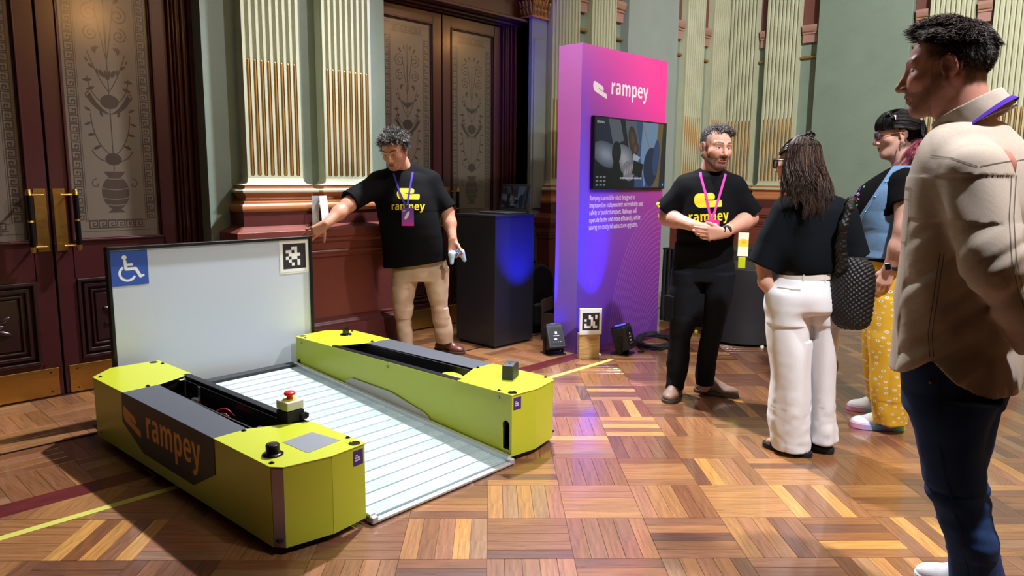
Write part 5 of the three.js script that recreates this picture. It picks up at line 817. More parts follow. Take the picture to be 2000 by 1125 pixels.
const blackTee = cloth(0x0b0c0f, { sheen: 0.06 });
const badgeTex = canvasTex(128, 192, (c, w, h) => { const g = c.createLinearGradient(0, 0, 0, h); g.addColorStop(0, '#7050a8'); g.addColorStop(0.55, '#8a4fb0'); g.addColorStop(1, '#d83ca8'); c.fillStyle = g; c.fillRect(0, 0, w, h); c.fillStyle = '#ece2f6'; c.beginPath(); c.ellipse(58, 80, 16, 50, 0.5, 0, 7); c.fill(); c.fillRect(12, 22, 34, 7); c.fillRect(12, 36, 24, 5); });
const strapPath = (F, list, lift = 0.004) => { const pts = []; for (let i = 0; i + 1 < list.length; i++) for (let k = 0; k < 8; k++) { const t = k / 8, a = list[i], b = list[i + 1], x = a[0] + (b[0] - a[0]) * t, y = a[1] + (b[1] - a[1]) * t; pts.push([x, y, (a[2] !== undefined && b[2] !== undefined) ? a[2] + (b[2] - a[2]) * t : frontZ(F, x, y) + lift]); } const e = list[list.length - 1]; pts.push([e[0], e[1], e[2] ?? frontZ(F, e[0], e[1]) + lift]); for (let r = 0; r < 3; r++) for (let i = 1; i + 1 < pts.length; i++) pts[i][2] = Math.max(pts[i][2], (pts[i - 1][2] + pts[i + 1][2]) / 2 - 0.0005); return pts; };

// ---- hair as strands: each a three-sided tapering thread
function threads(list) {
  let n = 0; for (const t of list) n += t.p.length; const pos = new Float32Array(n * 9), nor = new Float32Array(n * 9), col = new Float32Array(n * 9), ix = []; let o = 0;
  for (const t of list) {
    const p = t.p, m = p.length;
    for (let i = 0; i < m; i++) {
      const a = p[Math.max(0, i - 1)], b = p[Math.min(m - 1, i + 1)]; let dx = b[0] - a[0], dy = b[1] - a[1], dz = b[2] - a[2]; const l = Math.hypot(dx, dy, dz) || 1; dx /= l; dy /= l; dz /= l;
      let ux = Math.abs(dy) < 0.9 ? -dz : 0, uy = Math.abs(dy) < 0.9 ? 0 : -dz, uz = Math.abs(dy) < 0.9 ? dx : dy; const ul = Math.hypot(ux, uy, uz) || 1; ux /= ul; uy /= ul; uz /= ul;
      const wx = dy * uz - dz * uy, wy = dz * ux - dx * uz, wz = dx * uy - dy * ux, q = i / (m - 1), r = t.r * (q > 0.7 ? 1 - (q - 0.7) / 0.3 * 0.85 : 1), c = t.c2 ? mixc(t.c, t.c2, Math.min(1, Math.max(0, (q - (t.at ?? 0.5)) * 8))) : t.c;
      for (let k = 0; k < 3; k++) { const A = k * 2.0944 + t.r * 9000, cx = Math.cos(A), sx = Math.sin(A), j = (o + i * 3 + k) * 3; const nx = ux * cx + wx * sx, ny = uy * cx + wy * sx, nz = uz * cx + wz * sx; nor[j] = nx; nor[j + 1] = ny; nor[j + 2] = nz; pos[j] = p[i][0] + nx * r; pos[j + 1] = p[i][1] + ny * r; pos[j + 2] = p[i][2] + nz * r; col[j] = c[0]; col[j + 1] = c[1]; col[j + 2] = c[2]; }
      if (i + 1 < m) for (let k = 0; k < 3; k++) { const A = o + i * 3 + k, B = o + i * 3 + (k + 1) % 3; ix.push(A, B, B + 3, A, B + 3, A + 3); }
    }
    o += m * 3;
  }
  const g = new THREE.BufferGeometry(); g.setAttribute('position', new THREE.BufferAttribute(pos, 3)); g.setAttribute('normal', new THREE.BufferAttribute(nor, 3)); g.setAttribute('color', new THREE.BufferAttribute(col, 3)); g.setAttribute('uv', new THREE.BufferAttribute(new Float32Array(n * 6), 2)); g.setIndex(ix); return g;
}
const SKULL = [[0, 0.036, -0.017], [0.0735, 0.0835, 0.0895]];
// scalp(n, f): f(v, normal, random) gives { dir, len, r, c, curl, lift } in head axes or null where nothing grows
function scalp(T, n, seed, f) {
  let q = seed; const rn = () => (q = (q * 16807) % 2147483647) / 2147483647; for (let k = 0; k < 5; k++) rn(); const out = [], v = new THREE.Vector3(), N = new THREE.Vector3(), P = new THREE.Vector3();
  for (let k = 0; k < n; k++) {
    const y = 1 - 2 * (k + 0.5) / n, a = k * 2.39996 + rn() * 0.6, r = Math.sqrt(1 - y * y); N.set(r * Math.sin(a), y + (rn() - 0.5) * 0.04, r * Math.cos(a));
    v.set(SKULL[0][0] + N.x * SKULL[1][0], SKULL[0][1] + N.y * SKULL[1][1], SKULL[0][2] + N.z * SKULL[1][2]); N.set(N.x / SKULL[1][0], N.y / SKULL[1][1], N.z / SKULL[1][2]).normalize();
    const h = f(v, N, rn); if (!h) continue;
    const m = h.seg ?? 4, D = V3(h.dir).normalize(), pts = [], ph = rn() * 6.28; const U = new THREE.Vector3().crossVectors(D, N).normalize();
    P.copy(v).addScaledVector(N, -0.002);
    for (let i = 0; i <= m; i++) {
      const t = i / m, L = h.len / m; const w = P.clone(); if (h.curl) w.addScaledVector(U, Math.cos(ph + t * h.turns * 6.28) * h.curl * Math.min(1, t * 3)).addScaledVector(N, Math.sin(ph + t * h.turns * 6.28) * h.curl * Math.min(1, t * 3));
      pts.push(w.applyMatrix4(T).toArray());
      const lift = (h.lift ?? 0.5) * (1 - t * (h.lay ?? 1)); P.addScaledVector(D, L * Math.sqrt(Math.max(0.05, 1 - lift * lift))).addScaledVector(N, L * lift); if (h.drop) P.y -= L * h.drop * t;
      const ex = (P.x - SKULL[0][0]) / (SKULL[1][0] + 0.001), ey = (P.y - SKULL[0][1]) / (SKULL[1][1] + 0.001), ez = (P.z - SKULL[0][2]) / (SKULL[1][2] + 0.001), e = Math.hypot(ex, ey, ez); if (e < 1 && !h.free) { P.sub(V3(SKULL[0])).divideScalar(e).add(V3(SKULL[0])); }
    }
    out.push({ p: pts, r: h.r, c: h.c, c2: h.c2, at: h.at });
  }
  return out;
}
const pick = (cols, t) => cols[Math.min(cols.length - 1, Math.floor(t * cols.length))];
// locks of long hair: threads that follow guides in the person's axes
function lock(out, guide, n, spread, r, cols, rn, wav = 0.004, seg = 12, c2s = null, at = 0.5) {
  const C = new THREE.CatmullRomCurve3(guide.map(V3));
  const base = C.getPoints(seg);
  for (let k = 0; k < n; k++) {
    const a = rn() * 6.28, d = Math.sqrt(rn()) * spread, ph = rn() * 6.28, fr = 7 + rn() * 6, w = wav * (0.4 + rn()), m = Math.floor(seg * (0.82 + 0.18 * rn())), ox = Math.cos(a) * d, oz = Math.sin(a) * d, oy = (rn() - 0.5) * spread, p = [];
    for (let i = 0; i <= m; i++) { const t = i / seg, e = 1 - 0.35 * t; p.push([base[i].x + ox * e + Math.sin(ph + t * fr) * w * t, base[i].y + oy, base[i].z + oz * e + Math.cos(ph * 1.3 + t * fr) * w * t]); }
    out.push({ p, r: r * (0.7 + 0.6 * rn()), c: pick(cols, rn()), c2: c2s ? pick(c2s, rn()) : null, at: at + (rn() - 0.5) * 0.15 });
  }
}
// ---------------------------------------------------------------- the presenter left of the pedestal
{
  const g = person('man with curly grey hair in a black printed T-shirt pointing at the white board', [3.72, -4.33], -0.7098);
  const hp = [-0.325, 1.598, 0.095], hy = -0.38, hpi = 0.42, hs = 1.1, T = frameOf(hp, hy, hpi, 0.06, hs);
  const B = new Field();
  B.frame(hp, hy, hpi, 0.06, hs); headPrims(B, { jaw: 1.08 }); B.world();
  B.cone([-0.305, 1.57, 0.04], [-0.255, 1.43, -0.02], 0.062, 0.072, 0.03).cone([-0.47, 1.37, 0.0], [-0.05, 1.38, -0.03], 0.05, 0.05, 0.04).loft([[0.66, -0.15, 0, 0.16, 0.11], [1.0, -0.2, 0.02, 0.18, 0.12], [1.38, -0.26, 0, 0.17, 0.08]], 0.05);
  B.chain([[-0.47, 1.37, 0.02], [-0.655, 1.20, 0.23]], [0.062, 0.055], 0.03).chain([[-0.655, 1.20, 0.23], [-0.72, 1.14, 0.30], [-0.80, 1.065, 0.41]], [0.053, 0.050, 0.033], 0.03).chain([[-0.04, 1.37, -0.02], [0.07, 1.13, 0.02]], [0.062, 0.054], 0.03).chain([[0.07, 1.13, 0.02], [0.09, 1.05, 0.05], [0.111, 0.935, 0.12]], [0.052, 0.050, 0.032], 0.03);
  for (const [a, b, c] of [[[-0.24, 0.66, 0], [-0.27, 0.4, 0.03], [-0.262, 0.06, -0.03]], [[-0.04, 0.66, 0], [0.0, 0.4, 0.02], [0.05, 0.06, -0.09]]]) B.chain([a, b, c], [0.08, 0.055, 0.04], 0.03);
  hand(B, [-0.805, 1.06, 0.412], [-0.79, -0.53, 0.32], [-0.378, 0, -0.93], { side: 1, size: 1.04, curl: [0.12, 0.38, 0.5, 0.6], thumb: [0.35, 0.9, 0.1], thumbBend: 0.2, spread: 0.12 });
  hand(B, [0.111, 0.93, 0.122], [0.06, -0.95, 0.22], [0.2, 0.1, 0.95], { side: -1, size: 1.04, curl: [0.75, 0.8, 0.85, 0.9], thumb: [0.7, 0.3, 0.7] });
  const col = faceColor(T, { skin: 0xc08a72, brow: 0x1e1614, beard: 0x4a3630, stubble: 0.3, open: 0.0015, gaze: [-0.001, -0.003], scalp: 0x2a2422, hairline: (v) => Math.min(v.y - 0.06, 0.075 - v.z), lip: 0x9c5a50 });
  part(g, 'body', bodyMesh(B, [[[-0.46, 1.42, -0.1], [-0.18, 1.82, 0.28], 0.003], [[-1.0, 0.9, 0.36], [-0.78, 1.1, 0.56], 0.003], [[0.02, 0.70, 0.06], [0.22, 0.95, 0.28], 0.003]], col), skinMat);
  const greys = [0x1c1a1a, 0x2a2828, 0x444242, 0x6e6c6a, 0x908e8c, 0xb0aeac].map(rgb);
  part(g, 'hair', threads(scalp(T, 3600, 5, (v, N, rn) => {
    const front = v.z > 0.03 && v.y < 0.07 - Math.max(0, Math.abs(v.x) - 0.03) * 0.7, low = v.y < -0.035 || (v.z > -0.01 && v.y < 0.0) || (v.z > 0.02 && v.y < 0.035); if (front || low) return null;
    const top = v.y > 0.055; return { dir: [N.x * 0.3 + (rn() - 0.5) * 2, (rn() - 0.3) * 1.2, (rn() - 0.5) * 2], len: top ? 0.042 : v.y < 0.0 ? 0.018 : 0.032, r: 0.0016, c: pick(top ? greys : greys.slice(0, 4), rn()), curl: top ? 0.008 : 0.004, turns: 1.6, lift: 0.62, lay: 0.5, seg: 9 };
  })), hairMat(0.5), 'curly grey hair');
  const S = new Field();
  S.loft([[1.445, -0.265, -0.01, 0.085, 0.075], [1.415, -0.265, -0.01, 0.17, 0.10], [1.36, -0.265, 0.0, 0.215, 0.125], [1.234, -0.255, 0.03, 0.235, 0.155], [1.03, -0.216, 0.04, 0.24, 0.175], [0.867, -0.19, 0.03, 0.25, 0.175], [0.74, -0.176, 0.01, 0.258, 0.17], [0.655, -0.17, 0.0, 0.262, 0.168]], 0.03, -0.2);
  S.cone([-0.25, 1.455, -0.05], [-0.06, 1.375, -0.03], 0.085, 0.075, 0.05).cone([-0.27, 1.44, -0.03], [-0.45, 1.365, 0.0], 0.08, 0.07, 0.05).sleeve([-0.44, 1.35, 0.01], [-0.655, 1.215, 0.215], 0.085, 0.088, 0.06).sleeve([-0.07, 1.355, -0.02], [0.075, 1.15, 0.015], 0.085, 0.08, 0.06);
  S.cut([0.15, -1, 0], -0.735 + 0.15 * -0.17 + 0.01);
  const f1 = folds(0.012, 5, 2.2, 5, 3), f2 = folds(0.009, 4, 9, 4, 11); S.post = (d, x, y, z) => d + f1(x, y, z) * (y < 1.15 ? 1 : 0.45) + f2(x, y, z) * (y < 0.95 || x < -0.45 ? 0.8 : 0.35);
  const sg = S.mesh({ cell: 0.0065 }), shirt = part(g, 'shirt', sg, blackTee, 'oversized black T-shirt');
  part(shirt, 'shirt_print', decal(sg, [-0.225, 1.215, frontZ(S, -0.225, 1.215)], [-0.2, 0, 1], [0, 1, 0], 0.26, 0.235), teePrint, 'yellow ramp mark and the word rampey');
  part(shirt, 'sleeve_print', decal(sg, [-0.70, 1.25, 0.22], [-0.75, 0.65, 0.2], [0, 1, 0], 0.07, 0.05, 0.1), sleevePrint, 'yellow mark on the sleeve');
  const L1 = strapPath(S, [[-0.335, 1.43], [-0.29, 1.30], [-0.238, 1.18]]), L2 = strapPath(S, [[-0.19, 1.44], [-0.212, 1.3], [-0.228, 1.18]]);
  const ly = part(g, 'lanyard', [ribbon(L1, 0.014, 0.0018, () => [-0.2, 0.1, 1]), ribbon(L2, 0.014, 0.0018, () => [0.1, 0.1, 1])], cloth(0x4a3a9a), 'purple lanyard');
  const bz = frontZ(S, -0.226, 1.12) + 0.012; part(ly, 'badge', [box(0.092, 0.135, 0.003, -0.226, 1.108, bz, 0.001, -0.12)], std(0xffffff, 0.4, { map: badgeTex }), 'purple and pink card badge'); part(ly, 'badge_clip', box(0.014, 0.03, 0.006, -0.23, 1.185, bz, 0.002), M.steel);
  { const b = ly.children[0].geometry, uv = b.attributes.uv, p = b.attributes.position; for (let i = 0; i < uv.count; i++) uv.setXY(i, (p.getX(i) + 0.226) / 0.092 + 0.5, (p.getY(i) - 1.108) / 0.135 + 0.5); }
  const W = new Field();
  W.loft([[0.86, -0.15, 0, 0.2, 0.14], [0.69, -0.142, 0, 0.215, 0.145], [0.60, -0.145, 0, 0.2, 0.135]], 0.03).loft([[0.70, -0.25, 0, 0.11, 0.13], [0.637, -0.257, 0, 0.107, 0.12], [0.428, -0.274, 0.02, 0.083, 0.095], [0.255, -0.278, 0, 0.069, 0.08], [0.045, -0.261, -0.03, 0.063, 0.075]], 0.03).loft([[0.70, -0.03, 0, 0.112, 0.13], [0.56, -0.012, 0.01, 0.095, 0.11], [0.426, 0.003, 0.02, 0.077, 0.09], [0.252, 0.026, -0.02, 0.076, 0.085], [0.075, 0.05, -0.08, 0.077, 0.085]], 0.03);
  const f3 = folds(0.014, 6, 10, 6, 21); W.post = (d, x, y, z) => d + f3(x, y, z) * (y < 0.3 || (y > 0.38 && y < 0.55) ? 1.25 : 0.7);
  part(g, 'trousers', W.mesh({ cell: 0.006 }), cloth(0xb39c86), 'beige chinos');
  const brown = std(0x54281f, 0.38, { bumpMap: fineBump, bumpScale: 0.0003 }), sole = std(0x3a2018, 0.6);
  shoe(g, 'shoe', [0.085, 0, -0.06], 0.93, 0.29, [brown, sole, std(0xd8c8b0, 0.7)], { tall: 0.035 }); shoe(g, 'shoe', [-0.28, 0, 0.03], -0.3, 0.29, [brown, sole, std(0xd8c8b0, 0.7)], { tall: 0.035 });
  // the pad he holds
  const c = thing('game_controller', 'white and blue gamepad in the hand of the man pointing', 'controller', toWorld(g, [0.138, 0.832, 0.195]).toArray(), -0.7098 + 0.9); c.rotation.order = 'YXZ'; c.rotation.x = 1.15; c.rotation.z = 0.2;
  const C = new Field(); C.cone([-0.045, 0, 0], [0.045, 0, 0], 0.024, 0.024, 0.01, { flat: [0, 1, 0], f: 0.7 }).cone([-0.05, 0, 0], [-0.066, -0.012, 0.062], 0.024, 0.015, 0.02).cone([0.05, 0, 0], [0.066, -0.012, 0.062], 0.024, 0.015, 0.02);
  part(c, 'shell', C.mesh({ cell: 0.003 }), std(0x9db8cc, 0.4), 'pale blue plastic shell');
  part(c, 'thumb_stick', [cyl(0.008, 0.006, 0.012, -0.024, 0.02, 0.014, 14), cyl(0.011, 0.011, 0.004, -0.024, 0.027, 0.014, 14)], M.blackMatte); part(c, 'thumb_stick', [cyl(0.008, 0.006, 0.012, 0.024, 0.02, 0.014, 14), cyl(0.011, 0.011, 0.004, 0.024, 0.027, 0.014, 14)], M.blackMatte);
  part(c, 'touch_pad', box(0.042, 0.004, 0.024, 0, 0.0165, -0.008, 0.002), std(0x2a4a78, 0.35)); for (const [dx, dz, h] of [[0, -0.011, 0xe8c030], [0.011, 0, 0xd04040], [-0.011, 0, 0xe8e8ec], [0, 0.011, 0x4060c0]]) part(c, 'button', cyl(0.0045, 0.0045, 0.005, 0.054 + dx, 0.0185, -0.006 + dz, 10), std(h, 0.4));
}
// ---------------------------------------------------------------- the bearded man in the middle
{
  const g = person('bearded man with dark short hair in a black printed T-shirt clasping his hands', [4.1, -2.35], -1.0503);
  const hp = [0.142, 1.598, 0.02], hy = 0.5, hpi = 0.06, hs = 1.08, T = frameOf(hp, hy, hpi, -0.05, hs), B = new Field();
  B.frame(hp, hy, hpi, -0.05, hs); headPrims(B, { jaw: 1.18 }); B.world();
  B.cone([0.135, 1.54, -0.015], [0.115, 1.41, -0.03], 0.064, 0.072, 0.03).cone([-0.04, 1.37, -0.02], [0.27, 1.37, -0.02], 0.05, 0.05, 0.04).loft([[0.85, 0.105, 0, 0.15, 0.1], [1.1, 0.105, 0, 0.15, 0.11], [1.38, 0.115, -0.02, 0.14, 0.075]], 0.05);
  B.chain([[-0.045, 1.365, -0.02], [-0.137, 1.165, -0.03]], [0.06, 0.053], 0.03).chain([[-0.137, 1.165, -0.03], [-0.09, 1.155, 0.05], [0.035, 1.125, 0.2]], [0.05, 0.05, 0.032], 0.03).chain([[0.275, 1.365, -0.02], [0.362, 1.17, -0.03]], [0.06, 0.053], 0.03).chain([[0.362, 1.17, -0.03], [0.325, 1.15, 0.05], [0.208, 1.095, 0.22]], [0.05, 0.05, 0.032], 0.03);
  for (const [a, b, c] of [[[0.01, 0.83, 0], [-0.01, 0.5, 0.03], [-0.04, 0.06, 0]], [[0.2, 0.83, 0], [0.175, 0.5, 0.02], [0.145, 0.06, -0.06]]]) B.chain([a, b, c], [0.08, 0.055, 0.04], 0.03);
  hand(B, [0.04, 1.122, 0.205], [0.86, -0.33, 0.25], [0.1, -0.35, -0.93], { side: 1, curl: [0.7, 0.75, 0.8, 0.85], thumb: [0.85, 0.6, 0.1] });
  hand(B, [0.202, 1.09, 0.228], [-0.9, -0.04, 0.34], [-0.3, 0.15, -0.92], { side: -1, curl: [0.35, 0.42, 0.5, 0.55], thumb: [0.8, 0.6, 0.1], spread: 0.03 });
  const col = faceColor(T, { skin: 0xcf9a84, brow: 0x2a1c16, beard: 0x3c2a22, stubble: 0.85, iris: 0x1c1612, open: 0.0035, scalp: 0x4a403a, fade: 0.6, gaze: [0.002, -0.001], hairline: (v) => Math.max(Math.min(v.y - 0.022, 0.045 - v.z), Math.min(v.y + 0.045, -0.03 - v.z), Math.min(v.y - 0.07, 0.07 - v.z)), lip: 0xa85c54 });
  part(g, 'body', bodyMesh(B, [[[-0.0, 1.43, -0.15], [0.29, 1.75, 0.2], 0.003], [[0.02, 1.0, 0.16], [0.24, 1.19, 0.36], 0.0025]], col), skinMat);
  const darks = [0x17110f, 0x1f1815, 0x2a211d, 0x3a2e28, 0x4c3f38].map(rgb), sides = [0x2c2725, 0x3c3734, 0x524c49, 0x6c6764].map(rgb);
  part(g, 'hair', threads([...scalp(T, 9000, 9, (v, N, rn) => {                 // clipped sides
    if (v.y > 0.078 || v.y < -0.05 || (v.z > 0.03 && v.y < 0.03) || v.z > 0.05 || (Math.abs(v.x) > 0.06 && v.z > -0.03 && v.y < -0.0)) return null;
    return { dir: [N.x * 0.2 + (rn() - 0.5) * 0.6, -0.8, -0.5 + (rn() - 0.5) * 0.6], len: 0.008 + 0.012 * Math.max(0, v.y / 0.08), r: 0.0009, c: pick(sides, rn()), lift: 0.45, seg: 2 };
  }), ...scalp(T, 6500, 13, (v, N, rn) => {                                      // swept up and across on top
    if (v.y < 0.062 || v.z > 0.062) return null; const fr = Math.max(0, (v.z + 0.02) / 0.08);
    return { dir: [0.55 + (rn() - 0.5) * 0.5, 0.2, -0.75 + fr * 0.3 + (rn() - 0.5) * 0.5], len: 0.034 + 0.022 * fr, r: 0.0014, c: pick(darks, rn()), curl: 0.003, turns: 0.8, lift: 0.55 + 0.35 * fr, lay: 0.9, seg: 6 };
  })]), hairMat(0.42), 'short dark hair greying at the sides');
  const S = new Field();
  S.loft([[1.443, 0.12, -0.025, 0.078, 0.072], [1.42, 0.115, -0.025, 0.145, 0.095], [1.35, 0.115, -0.01, 0.18, 0.12], [1.226, 0.113, 0.01, 0.185, 0.145], [1.1, 0.105, 0.02, 0.18, 0.15], [1.014, 0.1, 0.02, 0.178, 0.145], [0.93, 0.103, 0.01, 0.185, 0.142], [0.858, 0.106, 0, 0.19, 0.142]], 0.03, 0.1);
  S.cone([0.11, 1.415, -0.04], [-0.03, 1.37, -0.03], 0.072, 0.06, 0.05).cone([0.13, 1.415, -0.04], [0.26, 1.37, -0.03], 0.072, 0.06, 0.05).sleeve([-0.02, 1.345, -0.015], [-0.145, 1.195, -0.025], 0.078, 0.084, 0.06).sleeve([0.255, 1.345, -0.015], [0.372, 1.19, -0.03], 0.078, 0.082, 0.06);
  const f1 = folds(0.009, 5, 8, 5, 31), f2 = folds(0.013, 3, 13, 3, 37); S.post = (d, x, y, z) => d + f1(x, y, z) * 0.7 + (y < 1.03 ? f2(x, y, z) : 0);
  const sg = S.mesh({ cell: 0.006 }), shirt = part(g, 'shirt', sg, blackTee, 'black T-shirt');
  part(shirt, 'shirt_print', decal(sg, [0.115, 1.215, frontZ(S, 0.115, 1.215)], [0.1, 0, 1], [-0.07, 1, 0], 0.25, 0.245), teePrint, 'yellow ramp mark and the word rampey');
  part(shirt, 'sleeve_print', decal(sg, [-0.2, 1.24, 0.02], [-0.8, 0.2, 0.6], [0, 1, 0], 0.065, 0.05, 0.1), sleevePrint, 'yellow mark on the sleeve');
  const ly = part(g, 'lanyard', [ribbon(strapPath(S, [[0.055, 1.45, 0.04], [0.058, 1.425], [0.09, 1.32], [0.128, 1.16]]), 0.014, 0.0018, () => [-0.1, 0.1, 1]), ribbon(strapPath(S, [[0.205, 1.44, 0.02], [0.2, 1.42], [0.17, 1.3], [0.133, 1.16]]), 0.014, 0.0018, () => [0.2, 0.1, 1])], cloth(0xe048a8), 'pink lanyard');
  part(ly, 'badge', box(0.085, 0.1, 0.003, 0.137, 1.115, frontZ(S, 0.137, 1.115) + 0.012, 0.001, 0.1), std(0xd62c92, 0.4), 'pink card badge');
  const wa = part(g, 'wristwatch', [new THREE.TorusGeometry(0.0345, 0.007, 8, 28).scale(1, 0.85, 1.7).applyQuaternion(new THREE.Quaternion().setFromUnitVectors(new THREE.Vector3(0, 0, 1), new THREE.Vector3(0.117, 0.055, -0.17).normalize())).translate(0.217, 1.1, 0.208)], M.blackMatte, 'black smartwatch'); part(wa, 'watch_face', box(0.03, 0.034, 0.009, 0.2, 1.112, 0.243, 0.004, -0.3, -0.4), M.blackGloss);
  const W = new Field();
  W.loft([[0.94, 0.105, 0, 0.172, 0.128], [0.86, 0.105, 0, 0.19, 0.135], [0.77, 0.1, 0, 0.188, 0.13]], 0.03).loft([[0.83, 0.006, 0, 0.103, 0.13], [0.651, -0.004, 0.02, 0.101, 0.115], [0.484, -0.008, 0.03, 0.084, 0.1], [0.384, -0.026, 0.01, 0.07, 0.085], [0.186, -0.03, 0, 0.073, 0.085], [0.1, -0.038, 0, 0.062, 0.085], [0.045, -0.042, 0.0, 0.06, 0.08]], 0.012).loft([[0.83, 0.2, 0, 0.1, 0.13], [0.645, 0.194, 0.02, 0.086, 0.11], [0.447, 0.172, 0.02, 0.069, 0.09], [0.246, 0.152, -0.03, 0.065, 0.08], [0.14, 0.148, -0.05, 0.067, 0.082], [0.07, 0.145, -0.06, 0.062, 0.08]], 0.012);
  const f3 = folds(0.010, 5, 11, 5, 41); W.post = (d, x, y, z) => d + f3(x, y, z) * (y < 0.25 || (y > 0.4 && y < 0.56) ? 1.2 : 0.55);
  const tr = part(g, 'trousers', W.mesh({ cell: 0.006 }), cloth(0x15171b), 'black cargo trousers');
  for (const [x, y, z] of [[0.075, 0.62, 0.09], [-0.1, 0.6, 0.07]]) part(tr, 'pocket', box(0.09, 0.15, 0.02, x, y, z, 0.008, x > 0 ? 0.5 : -0.9), cloth(0x15171b));
  const tan = std(0x7e6252, 0.55, { bumpMap: fineBump, bumpScale: 0.0003 }), sole = std(0x4a443e, 0.6);
  shoe(g, 'shoe', [-0.052, 0, 0.05], -0.2, 0.29, [tan, sole, std(0x4a3a30, 0.7)], { tall: 0.02 }); shoe(g, 'shoe', [0.222, 0, -0.105], 1.3, 0.29, [tan, sole, std(0x4a3a30, 0.7)], { tall: 0.02 });
}
// ---------------------------------------------------------------- the woman with the black woven bag
{
  const g = person('woman seen from behind with wavy brown hair, boxy black top and wide white trousers', [3.68, -1.43], -1.2002);
  const hp = [-0.078, 1.492, 0.0], hy = -1.98, hs = 0.97, T = frameOf(hp, hy, 0.02, 0, hs), B = new Field();
  B.frame(hp, hy, 0.02, 0, hs); headPrims(B, { fem: 1, jaw: 0.92 }); B.world();
  B.cone([-0.06, 1.43, 0.0], [0, 1.29, 0.0], 0.05, 0.06, 0.03).cone([-0.12, 1.265, 0.0], [0.145, 1.265, -0.03], 0.04, 0.04, 0.04).loft([[0.80, -0.02, 0, 0.14, 0.12], [0.95, 0.004, 0, 0.118, 0.1], [1.05, 0.012, 0, 0.125, 0.1], [1.27, 0.008, 0, 0.12, 0.075]], 0.04);
  B.chain([[-0.13, 1.255, 0.01], [-0.214, 1.02, 0.03], [-0.19, 0.885, 0.045], [-0.15, 0.82, 0.03]], [0.05, 0.043, 0.034, 0.028], 0.02).chain([[0.15, 1.25, -0.03], [0.225, 1.02, -0.06], [0.13, 0.93, -0.18]], [0.05, 0.043, 0.03], 0.02);
  for (const [a, b, c] of [[[-0.06, 0.8, 0.01], [-0.04, 0.45, 0.01], [-0.0, 0.06, 0.04]], [[0.08, 0.8, -0.05], [0.125, 0.45, -0.07], [0.13, 0.06, -0.06]]]) B.chain([a, b, c], [0.08, 0.055, 0.036], 0.03);
  for (const [a, b] of [[[0.0, 0.05, 0.05], [-0.12, 0.028, 0.01]], [[0.13, 0.05, -0.06], [0.03, 0.028, -0.1]]]) B.cone(a, b, 0.032, 0.022, 0.02);
  hand(B, [-0.15, 0.82, 0.03], [0.35, -0.9, -0.05], [0.5, 0, -0.7], { side: -1, size: 0.9, curl: [0.3, 0.3, 0.35, 0.4] });
  const col = faceColor(T, { skin: 0xcf9c84, brow: 0x2a1c16, hairline: (v) => Math.max(v.y - 0.05, 0.02 - v.z) });
  part(g, 'body', bodyMesh(B, [[[-0.22, 1.34, -0.14], [0.06, 1.63, 0.14], 0.003], [[-0.26, 0.7, -0.04], [-0.08, 0.9, 0.12], 0.003]], col), skinMat);
  // hair: waving locks over a plain cap, half of it twisted up into a small knot
  const H = new Field(); H.frame(hp, hy, 0.02, 0, hs).ell([0, 0.036, -0.024], [0.0775, 0.087, 0.094], 0.02).ell([0, -0.01, 0.105], [0.085, 0.095, 0.078], 0.01, [0, 0, 0], { sub: true }); H.world();
  const brown = rgb(0x1c1411), cap = H.mesh({ cell: 0.004, color: () => brown });
  const fx = Math.sin(hy), fz = Math.cos(hy); let q = 11; const rq = () => (q = (q * 16807) % 2147483647) / 2147483647, th = [], tones = [0x1e1512, 0x2a1e19, 0x362822, 0x46372f, 0x5c4a40, 0x7a675a].map(rgb);
  for (let k = 0; k < 120; k++) {
    const a = (((k * 0.618) % 1) * 2 - 1) * 2.0, ba = Math.atan2(-fx, -fz) + a, up = rq(), sx = Math.sin(ba), sz = Math.cos(ba), phi = 0.15 + 1.15 * up;
    const len = 0.20 + rq() * 0.12 + (Math.abs(a) < 1.2 ? 0.035 : -0.03), ph = rq() * 6.28, w = 0.009 + rq() * 0.014, pts = [], cy = hp[1] + 0.036, cx = hp[0] - fx * 0.022, cz = hp[2] - fz * 0.022;
    for (let i = 0; i < 3; i++) { const q2 = phi * (1 - i / 3), o = 0.086 * Math.cos(q2); pts.push([cx + sx * o, cy + 0.095 * Math.sin(q2), cz + sz * o]); }
    for (let i = 0; i <= 7; i++) { const t = i / 7, out = 0.087 + 0.02 * t + 0.018 * Math.sin(t * 2.4), s = t * t * (3 - 2 * t); pts.push([cx + sx * out + 0.05 * s * (0.55 + 0.3 * sx) + Math.sin(ph + t * 8.5) * w * (0.15 + t) * sz, cy - len * t, cz + sz * out + 0.02 * s - Math.sin(ph + t * 8.5) * w * (0.15 + t) * sx]); }
    lock(th, pts, 36, 0.0105, 0.0011, tones, rq, 0.006, 16);
  }
  const hl = (p) => V3(p).applyMatrix4(T).toArray();
  for (let k = 0; k < 30; k++) { const s = (k - 14.5) / 14.5, y = 0.1 - 0.05 * s * s; lock(th, [hl([s * 0.058, 0.075 - s * s * 0.035, 0.068]), hl([s * 0.075, y + 0.016, 0.03]), hl([s * 0.055, y + 0.036 - s * s * 0.004, -0.02]), hl([s * 0.015, 0.136, -0.058])], 34, 0.0075, 0.001, tones.slice(0, 5), rq, 0.003, 9); }
  const kc = V3([0, 0.135, -0.062]);
  for (let k = 0; k < 10; k++) { const p = [], ax = new THREE.Euler(rq() * 3, rq() * 3, rq() * 3); for (let i = 0; i <= 9; i++) { const a = i / 9 * 5.2; p.push(V3([Math.cos(a) * 0.02, Math.sin(a) * 0.014, Math.sin(a * 2 + k) * 0.007]).applyEuler(ax).add(kc).applyMatrix4(T).toArray()); } lock(th, p, 24, 0.005, 0.001, tones.slice(0, 5), rq, 0.003, 16); }
